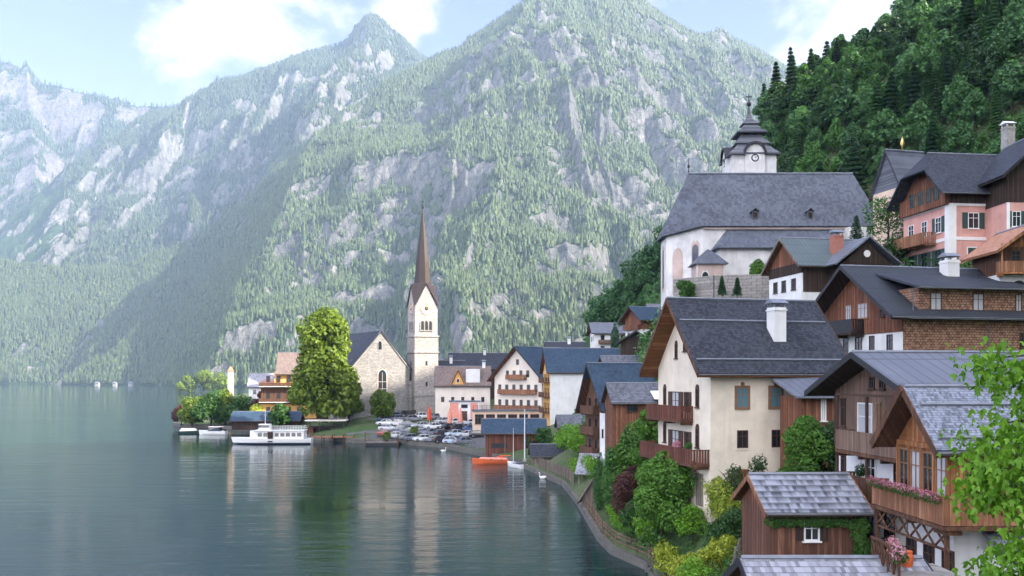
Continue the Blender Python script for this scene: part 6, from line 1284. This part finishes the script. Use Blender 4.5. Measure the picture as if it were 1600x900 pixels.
# ---------------------------------------------------------------- leafy branches close by on the right
def near_tree():
    root = Vector((9.2, 9.6, 10.6)); r = empty('maple_tree', root, 0, 'bright green leafy tree reaching in from the right edge close to the viewer', 'tree')
    rg = random.Random(31); rn = np.random.default_rng(31); mb = MB()
    top = Vector((6.6 - root.x + .6, .2, 5.4)); mb.tube([(0, 0, -.6), (-.2, 0, 1.6), (-.5, .1, 3.2), (-.8, .1, 5.0)], [.22, .19, .15, .09], 10)
    tw_, lv = MB(), []
    # leaf fans seen at these picture places: (u, v, depth)
    fans = [(1575, 575, 9.4), (1600, 600, 9.2), (1545, 590, 9.5), (1600, 560, 9.8), (1620, 640, 9.2), (1530, 575, 9.6), (1590, 625, 9.6), (1580, 665, 9.3), (1550, 660, 9.4), (1530, 690, 9.6), (1500, 690, 9.7), (1565, 700, 9.1), (1600, 690, 9.3), (1590, 730, 9.2), (1560, 740, 9.5), (1525, 735, 9.3), (1495, 740, 9.5), (1500, 770, 9.6),
            (1530, 775, 9.3), (1570, 780, 9.2), (1605, 770, 9.0), (1600, 810, 9.2), (1580, 840, 9.0), (1590, 870, 9.1), (1560, 865, 9.3), (1540, 880, 9.2), (1525, 900, 9.4), (1570, 900, 9.0), (1605, 900, 9.0), (1620, 850, 9.2), (1640, 720, 9.4), (1650, 790, 9.3), (1640, 600, 9.6), (1655, 660, 9.5), (1555, 930, 9.2), (1600, 940, 9.0), (1665, 880, 9.3), (1680, 560, 9.8), (1720, 620, 9.6), (1730, 700, 9.7), (1740, 800, 9.5), (1720, 880, 9.4), (1485, 735, 9.7), (1515, 560, 9.8), (1700, 500, 10), (1780, 560, 9.8)]
    for (u, v, Y) in fans:
        u += 24
        if u < 1518: continue
        tip = P(u, v, Y) - root; st = Vector((-.55, .1, 2.2 + 2.4 * (900 - v) / 400)) ; mid = st.lerp(tip, .6) + Vector((0, 0, .25)); tw_.tube([st, mid, tip], [.035, .018, .008], 5)
        for _ in range(84):
            c_ = tip + Vector((rg.gauss(0, .13), rg.gauss(0, .16), rg.gauss(0, .11) - .02)); lv.append(c_)
    tw_.build('branch', M['bark'], r); mb.build('trunk', M['bark'], r, True)
    V, T = [], []
    lob = [(0, 0), (.30, .12), (.50, .42), (.20, .42), (.16, .85), (0, 1.05), (-.16, .85), (-.20, .42), (-.50, .42), (-.30, .12)]
    for c_ in lv:
        s_ = rg.uniform(.045, .115); yaw = rg.uniform(0, 6.28); tilt = rg.uniform(.5, 1.5); ro = Matrix.Rotation(yaw, 3, 'Z') @ Matrix.Rotation(-tilt, 3, 'X') @ Matrix.Rotation(rg.uniform(-.6, .6), 3, 'Y'); b_ = len(V)
        for x, y in lob: V.append(tuple(Vector(c_) + ro @ Vector((x * s_, y * s_, -.35 * s_ * (x * x * 3 + y * y * .5)))))
        for a in ((0, 1, 2, 3), (0, 3, 4, 5), (0, 5, 6, 7), (0, 7, 8, 9)): T.append([b_ + i for i in a])
    mesh_from_arrays('crown', V, T, M['leaf_bright'], r)
near_tree()
# ================================================================ car park: paved sheet, cars
q = MB(); poly = [(-7.8, 177.5), (-15.5, 193.8), (-26.6, 204.9), (-36, 207.2), (-40, 214), (-38, 236), (-20, 238), (-6, 232), (2, 215), (2, 186), (-2, 176)]
k = len(poly); cxp, cyp = -18, 212
V = []; T = []; n = 10
for j in range(n + 1):
    for i in range(k): x, y = cxp + (poly[i][0] - cxp) * j / n, cyp + (poly[i][1] - cyp) * j / n; V.append((x, y, gz(x, y) + .03))
for j in range(n):
    for i in range(k): T.append((j * k + i, j * k + (i + 1) % k, (j + 1) * k + (i + 1) % k, (j + 1) * k + i))
tag(mesh_from_arrays('car_park_surface', V, T, M['asphalt']), kind='structure')
CARC = {'white': (.75, .75, .76), 'silver': (.50, .53, .57), 'grey': (.20, .22, .25), 'black': (.02, .02, .025), 'blue': (.06, .12, .28), 'red': (.45, .03, .03), 'pale blue': (.45, .55, .66)}
for cn, cc_ in CARC.items(): t = NT('paint_' + cn.replace(' ', '_')); t.col(cc_).rough(.3); t.b.inputs['Coat Weight'].default_value = .5; t.b.inputs['Specular IOR Level'].default_value = .5
t = NT('lamp_lens'); t.col((.7, .7, .7)).rough(.15); t = NT('tail_lens'); t.col((.4, .02, .02)).rough(.2)
def make_car(kind, colour, lab):
    L, W, H = {'hatch': (4.1, 1.75, 1.5), 'sedan': (4.6, 1.8, 1.42), 'van': (4.8, 1.95, 2.0)}[kind]; r = empty('car', (0, 0, 0), 0, lab, 'car')
    lo = {'hatch': [(-.5, .38, .62), (-.49, .30, .80), (-.30, .24, .92), (.30, .24, .96), (.46, .28, .94), (.5, .38, .78)], 'sedan': [(-.5, .36, .58), (-.49, .28, .76), (-.26, .24, .88), (.28, .24, .94), (.48, .28, .90), (.5, .38, .74)], 'van': [(-.5, .4, .75), (-.49, .3, 1.0), (-.36, .26, 1.1), (.3, .26, 1.15), (.49, .3, 1.15), (.5, .4, 1.0)]}[kind]
    def sec(x, z0, z1, w): return [(x, -w * .96, z0), (x, -w, (z0 + z1) * .5), (x, -w * .93, z1), (x, w * .93, z1), (x, w, (z0 + z1) * .5), (x, w * .96, z0)]
    body = MB().loft([sec(a * L, z0, z1, W / 2 * (.86 if abs(a) > .48 else 1)) for a, z0, z1 in lo]).build('body', M['paint_' + colour.replace(' ', '_')], r)
    cab = {'hatch': [(-.24, .92, .5), (-.08, H, .42), (.30, H - .02, .42), (.46, .96, .5)], 'sedan': [(-.20, .88, .5), (-.05, H, .42), (.20, H - .02, .42), (.38, .93, .5)], 'van': [(-.36, 1.1, .5), (-.24, H, .45), (.44, H, .45), (.49, 1.14, .5)]}[kind]
    (a0, b0, _), (a1, b1, _), (a2, b2, _), (a3, b3, _) = cab; wl, wt = W / 2 * .92, W / 2 * .74 if kind != 'van' else W / 2 * .84
    MB().add([(a0 * L, -wl, b0 - .03), (a3 * L, -wl, b3 - .03), (a3 * L, wl, b3 - .03), (a0 * L, wl, b0 - .03), (a1 * L, -wt, b1), (a2 * L, -wt, b2), (a2 * L, wt, b2), (a1 * L, wt, b1)], [(0, 3, 2, 1), (4, 5, 6, 7), (0, 1, 5, 4), (1, 2, 6, 5), (2, 3, 7, 6), (3, 0, 4, 7)]).build('windows', M['glass'], r)
    rp = MB().add([(a1 * L - .08, -wt - .02, b1 - .02), (a2 * L + .08, -wt - .02, b2 - .02), (a2 * L + .08, wt + .02, b2 - .02), (a1 * L - .08, wt + .02, b1 - .02), (a1 * L + .1, -wt + .1, b1 + .04), (a2 * L - .1, -wt + .1, b2 + .04), (a2 * L - .1, wt - .1, b2 + .04), (a1 * L + .1, wt - .1, b1 + .04)], [(0, 3, 2, 1), (4, 5, 6, 7), (0, 1, 5, 4), (1, 2, 6, 5), (2, 3, 7, 6), (3, 0, 4, 7)])
    for s_ in (-1, 1):
        rp.bar((a0 * L, s_ * wl, b0 - .02), (a1 * L, s_ * (wt + .01), b1), .07); rp.bar((a3 * L, s_ * wl, b3 - .02), (a2 * L, s_ * (wt + .01), b2), .09); rp.bar(((a1 + a2) / 2 * L, s_ * (wl + .0), b0), ((a1 + a2) / 2 * L, s_ * (wt + .01), b1), .07)
    rp.build('roof', M['paint_' + colour.replace(' ', '_')], r)
    for a in (-.31, .31):
        for s_ in (-1, 1):
            wq = MB().tube([(a * L, s_ * (W / 2 - .2), .33), (a * L, s_ * (W / 2 + .01), .33)], .33, 14).build('wheel', M['rubber'], r); MB().tube([(a * L, s_ * (W / 2 + .01), .33), (a * L, s_ * (W / 2 + .03), .33)], .2, 10).build('rim', M['ridge_metal'], wq)
    for s_ in (-1, 1): MB().box(-L * .5 - .01, -L * .46, s_ * W * .36 - .18, s_ * W * .36 + .18, lo[0][2] - .02, lo[0][2] + .13).build('headlight', M['lamp_lens'], r); MB().box(L * .47, L * .5 + .01, s_ * W * .38 - .12, s_ * W * .38 + .12, lo[-1][2] - .06, lo[-1][2] + .12).build('tail_light', M['tail_lens'], r)
    return r
protos = {}
rg = random.Random(4)
ROWS = [('front row along the water', 'front', [(-30.5, 209.2), (-9.2, 187.0)], 9, -48), ('second row from the water', 'second', [(-31, 215), (-6.0, 196.0)], 9, -40), ('third row from the water', 'third', [(-33, 221.5), (-4.5, 206)], 9, -30), ('fourth row from the water', 'fourth', [(-34, 228), (-4, 216.5)], 8, -22), ('back row nearest the church', 'back', [(-33, 234), (-9, 226.5)], 6, -15)]
ORD = ['first', 'second', 'third', 'fourth', 'fifth', 'sixth', 'seventh', 'eighth', 'ninth']
for rl, rk, ((xa, ya), (xb, yb)), n, ang in ROWS:
    for i in range(n):
        if (rk, i) in (('fourth', 3), ('back', 4)): continue
        col_ = rg.choice(['white', 'silver', 'silver', 'grey', 'grey', 'black', 'pale blue', 'blue', 'silver', 'white', 'black']); kd = rg.choice(['hatch', 'hatch', 'sedan', 'van'] if rk in ('back', 'fourth') else ['hatch', 'sedan', 'hatch'])
        if rk == 'back' and i == 5: col_, kd = 'red', 'van'
        if rk == 'front' and i == 0: col_, kd = 'red', 'hatch'
        f_ = (i + .5) / n; x, y = xa + (xb - xa) * f_, ya + (yb - ya) * f_
        lab = '%s %s, %s from left in the %s' % (col_, {'hatch': 'hatchback', 'sedan': 'saloon car', 'van': 'van'}[kd], ORD[i], rl)
        if (kd, col_) in protos: c_ = copy_tree(protos[(kd, col_)]); c_['label'] = lab
        else: c_ = protos[(kd, col_)] = make_car(kd, col_, lab)
        c_['group'] = 'cars parked on the quay'; c_['category'] = 'van' if kd == 'van' else 'car'
        c_.location = (x, y, gz(x, y) + .05); c_.rotation_euler = (0, 0, R(ang + rg.uniform(40, 75) + (180 if rg.random() < .4 else 0)))

# ================================================================ boats
def hull(L, W, H, bow=.35, n=12, sheer=.25):
    rings = []
    for i in range(n + 1):
        t_ = i / n; x = (t_ - .5) * L; w_ = W / 2 * (1 - max(0, (t_ - (1 - bow)) / bow) ** 2) * (.82 + .18 * min(1, t_ * 5)); w_ = max(w_, .02); z1 = H * (1 + sheer * max(0, t_ - .5) * 2); 
        rings.append([(x, -w_ * .6, 0 - .3), (x + .02 * L * t_, -w_ * .92, H * .35), (x + .04 * L * t_, -w_, z1), (x + .04 * L * t_, w_, z1), (x + .02 * L * t_, w_ * .92, H * .35), (x, w_ * .6, -.3)])
    return MB().loft(rings)
# ferry: bow to the right, blue line
r = empty('passenger_boat', (XU(427, 203), 203, 0), R(2), 'white passenger boat with dark blue waterline moored off the long shelter', 'boat')
r.rotation_euler = (0, 0, R(182)); L = 17.5
hull(L, 4.2, 1.25, .4).build('hull', M['white_paint'], r)
hl = hull(L * .985, 4.24, .32, .4, sheer=0); hl.build('waterline', M['cloth_dark'], r)
MB().prism([(-7.2, -1.75), (3.8, -1.7), (5.0, -.9), (5.0, .9), (3.8, 1.7), (-7.2, 1.75)], 1.2, 3.0).build('cabin', M['white_paint'], r)
for s_ in (-1, 1):
    for i in range(8): MB().box(-6.6 + i * 1.25, -5.7 + i * 1.25, s_ * 1.76 - .03, s_ * 1.76 + .03, 1.75, 2.6).build('window', M['glass'], r)
MB().box(-7.4, 4.2, -1.95, 1.95, 3.0, 3.12).build('cabin_roof', M['white_paint'], r)
w_ = MB().prism([(.6, -1.1), (2.6, -1.1), (3.2, -.5), (3.2, .5), (2.6, 1.1), (.6, 1.1)], 3.12, 4.5).build('wheelhouse', M['white_paint'], r); MB().prism([(.7, -1.13), (2.62, -1.13), (3.24, -.52), (3.24, .52), (2.62, 1.13), (.7, 1.13)], 3.7, 4.3).build('wheelhouse_windows', M['glass'], w_)
MB().box(-.3, .8, -2.0, -1.78, .5, 2.8).build('gangway_door', M['dark_wood'], r); MB().box(-.3, .8, 1.78, 2.0, .5, 2.8).build('gangway_door', M['dark_wood'], r)
q = MB()
for i in range(14): q.bar((-7.2 + i * .6, -1.85, 3.12), (-7.2 + i * .6, -1.85, 4.0), .04); q.bar((-7.2 + i * .6, 1.85, 3.12), (-7.2 + i * .6, 1.85, 4.0), .04)
for z in (3.55, 4.0): q.bar((-7.2, -1.85, z), (.6, -1.85, z), .05); q.bar((-7.2, 1.85, z), (.6, 1.85, z), .05); q.bar((-7.2, -1.85, z), (-7.2, 1.85, z), .05)
q.build('railing', M['white_paint'], r); MB().tube([(1.8, 0, 4.5), (1.8, 0, 7.6)], [.08, .04], 6).bar((1.4, 0, 6.6), (2.2, 0, 6.6), .06).build('mast', M['white_paint'], r)
# small cruiser at the point
r = empty('motor_boat', (XU(333, 236), 236, 0), R(176), 'small white motor boat with grey top moored at the wooded point', 'boat'); hull(7.2, 2.5, .95, .45).build('hull', M['white_paint'], r)
MB().loft([[(-2.2, -.95, .9), (1.2, -.85, 1.0), (1.2, .85, 1.0), (-2.2, .95, .9)], [(-2.0, -.8, 2.0), (.6, -.7, 1.9), (.6, .7, 1.9), (-2.0, .8, 2.0)]]).build('cabin', M['glass'], r); MB().box(-2.6, 1.0, -1.0, 1.0, 2.0, 2.14).build('canopy', M['canvas'], r); MB().box(-3.4, -2.9, -.3, .3, .6, 1.5).build('engine', M['black_trim'], r)
r = empty('green_boat', (XU(297, 240), 240, 0), R(5), 'low green-covered boat moored at the tip of the point', 'boat'); hull(6.0, 2.0, .7, .4).build('hull', M['green_paint'], r); MB().loft([[(-2.6, -.8, .7), (1.8, -.7, .85), (1.8, .7, .85), (-2.6, .8, .7)], [(-2.2, -.15, 1.5), (1.4, -.1, 1.4), (1.4, .1, 1.4), (-2.2, .15, 1.5)]]).build('cover', M['leaf_yellow'] if False else M['canvas'], r)
# red and orange rescue boats by the boathouse
r = empty('orange_boat', (XU(768, 156), 156, 0), R(198), 'long orange rowing boat in front of the red boathouse', 'boat'); hull(6.6, 1.7, .75, .45, sheer=.5).build('hull', M['orange_paint'], r); MB().loft([[(-2.9, -.66, .7), (2.2, -.5, .95), (2.2, .5, .95), (-2.9, .66, .7)], [(-2.6, -.2, 1.0), (1.9, -.15, 1.2), (1.9, .15, 1.2), (-2.6, .2, 1.0)]]).build('cover', M['salmon'], r)
for x_ in (-1.6, .2): MB().box(x_ - .12, x_ + .12, -.78, .78, .78, .84).build('thwart', M['brown_wood'], r)
r = empty('red_boat', (XU(800, 160), 160, .2), R(10), 'red boat with its bow up behind the orange rowing boat', 'boat'); hull(5.4, 1.7, .8, .45, sheer=.8).build('hull', M['red_paint'], r); MB().box(-2.2, 1.2, -.5, .5, .75, .95).build('seat_box', M['orange_paint'], r)
r = empty('sailing_boat', (XU(806, 150), 150, 0), R(118), 'white and dark sailing dinghy without sail below the tall white pole', 'boat'); hull(5.6, 1.8, .65, .5).build('hull', M['white_paint'], r); MB().box(-2.2, .8, -.6, .6, .6, .72).build('cockpit', M['cloth_dark'], r); MB().tube([(.9, 0, .6), (.9, 0, 6.5)], [.06, .03], 6).build('mast', M['white_paint'], r); MB().bar((.9, 0, 1.3), (-2.0, 0, 1.3), .09).build('boom', M['cloth_dark'], r)
# pontoon with railing
r = empty('landing_stage', (XU(598, 200), 200, 0), R(2), 'dark floating landing stage with railings and green tubs before the car park', 'landing stage'); MB().box(-3.6, 3.6, -2.2, 2.2, -.3, .55).build('float', M['black_trim'], r); MB().box(-3.7, 3.7, -2.3, 2.3, .55, .68).build('deck', M['grey_wood'], r)
q = MB()
for i in range(9): q.bar((-3.6 + i * .9, -2.2, .68), (-3.6 + i * .9, -2.2, 1.7), .05)
for z in (1.2, 1.7): q.bar((-3.6, -2.2, z), (3.6, -2.2, z), .05); q.bar((-3.6, -2.2, z), (-3.6, 2.2, z), .05); q.bar((3.6, -2.2, z), (3.6, 2.2, z), .05)
q.build('railing', M['gutter'], r)
for x_, y_ in ((-3.6, -2.3), (3.6, -2.3)): MB().tube([(x_, y_, -1), (x_, y_, 2.9)], .13, 8).build('mooring_post', M['brown_wood'], r)
for k_, (x, y, lab) in enumerate([(XU(604, 201), 201.0, 'round green bush in a tub on the floating landing stage'), (XU(645, 204.2), 206.5, 'yellow-green bush in a tub on the quay edge by the parked cars')]):
    r = empty('tub_plant', (x, y, .68 if k_ == 0 else gz(x, y)), 0, lab, 'potted plant'); MB().tube([(0, 0, 0), (0, 0, .5)], [.35, .45], 10).build('tub', M['brown_wood'], r); V, T = leaf_cloud([((0, 0, 1.2), .95), ((.3, 0, 1.6), .6)], 900, .22, 140 + k_); mesh_from_arrays('foliage', V, T, M['leaf_sunny'], r)
# jetty in front of the tree
q = MB(); r = empty('wooden_jetty', (XU(515, 209), 209, 0), R(4), 'pale wooden jetty on posts beside the white boat', 'jetty'); MB().box(-4.5, 6, -1.2, 3, 1.0, 1.2).build('deck', M['balcony_wood'], r)
for i in range(5):
    for y_ in (-1.1, 2.8): MB().tube([(-4.2 + i * 2.5, y_, -1), (-4.2 + i * 2.5, y_, 1.7)], .14, 8).build('post', M['brown_wood'], r)
# swans
def swan(x, y, yaw, lab):
    r = empty('swan', (x, y, 0), yaw, lab, 'swan')
    rings = []
    for t_, w_, z0, z1 in ((-.62, .03, .32, .40), (-.45, .17, .08, .42), (-.15, .28, -.08, .44), (.15, .27, -.08, .40), (.36, .15, .0, .34), (.46, .05, .12, .28)):
        rings.append([(t_, math.cos(a) * w_, (z0 + z1) / 2 + math.sin(a) * (z1 - z0) / 2) for a in [i * math.pi / 4 for i in range(8)]])
    b_ = MB().loft(rings); b_.tube([(.36, 0, .22), (.5, 0, .36), (.46, 0, .58), (.42, 0, .78), (.50, 0, .90), (.62, 0, .88)], [.10, .075, .055, .05, .065, .05], 8); b_.build('body', M['white_paint'], r, True)
    MB().tube([(.62, 0, .88), (.76, 0, .83)], [.035, .012], 6).build('beak', M['orange_paint'], r)
swan(XU(848, 133), 133, 2.9, 'white swan swimming just off the upright board fence'); swan(XU(693, 181), 181, .4, 'white swan swimming in front of the car park quay wall')
# ---------------------------------------------------------------- the air
t = NT('haze'); t.t.nodes.remove(t.b)
vol = t.n('ShaderNodeVolumePrincipled'); vol.inputs['Color'].default_value = (0.50, 0.70, 1.0, 1); vol.inputs['Density'].default_value = 0.00010; vol.inputs['Anisotropy'].default_value = 0.0
t.l(vol.outputs[0], t.out.inputs['Volume'])
mb = MB().box(-5600, 3600, -950, 6550, -8, 1560)
tag(mb.build('haze', M['haze']), 'pale blue air haze over the lake and mountains', kind='stuff')
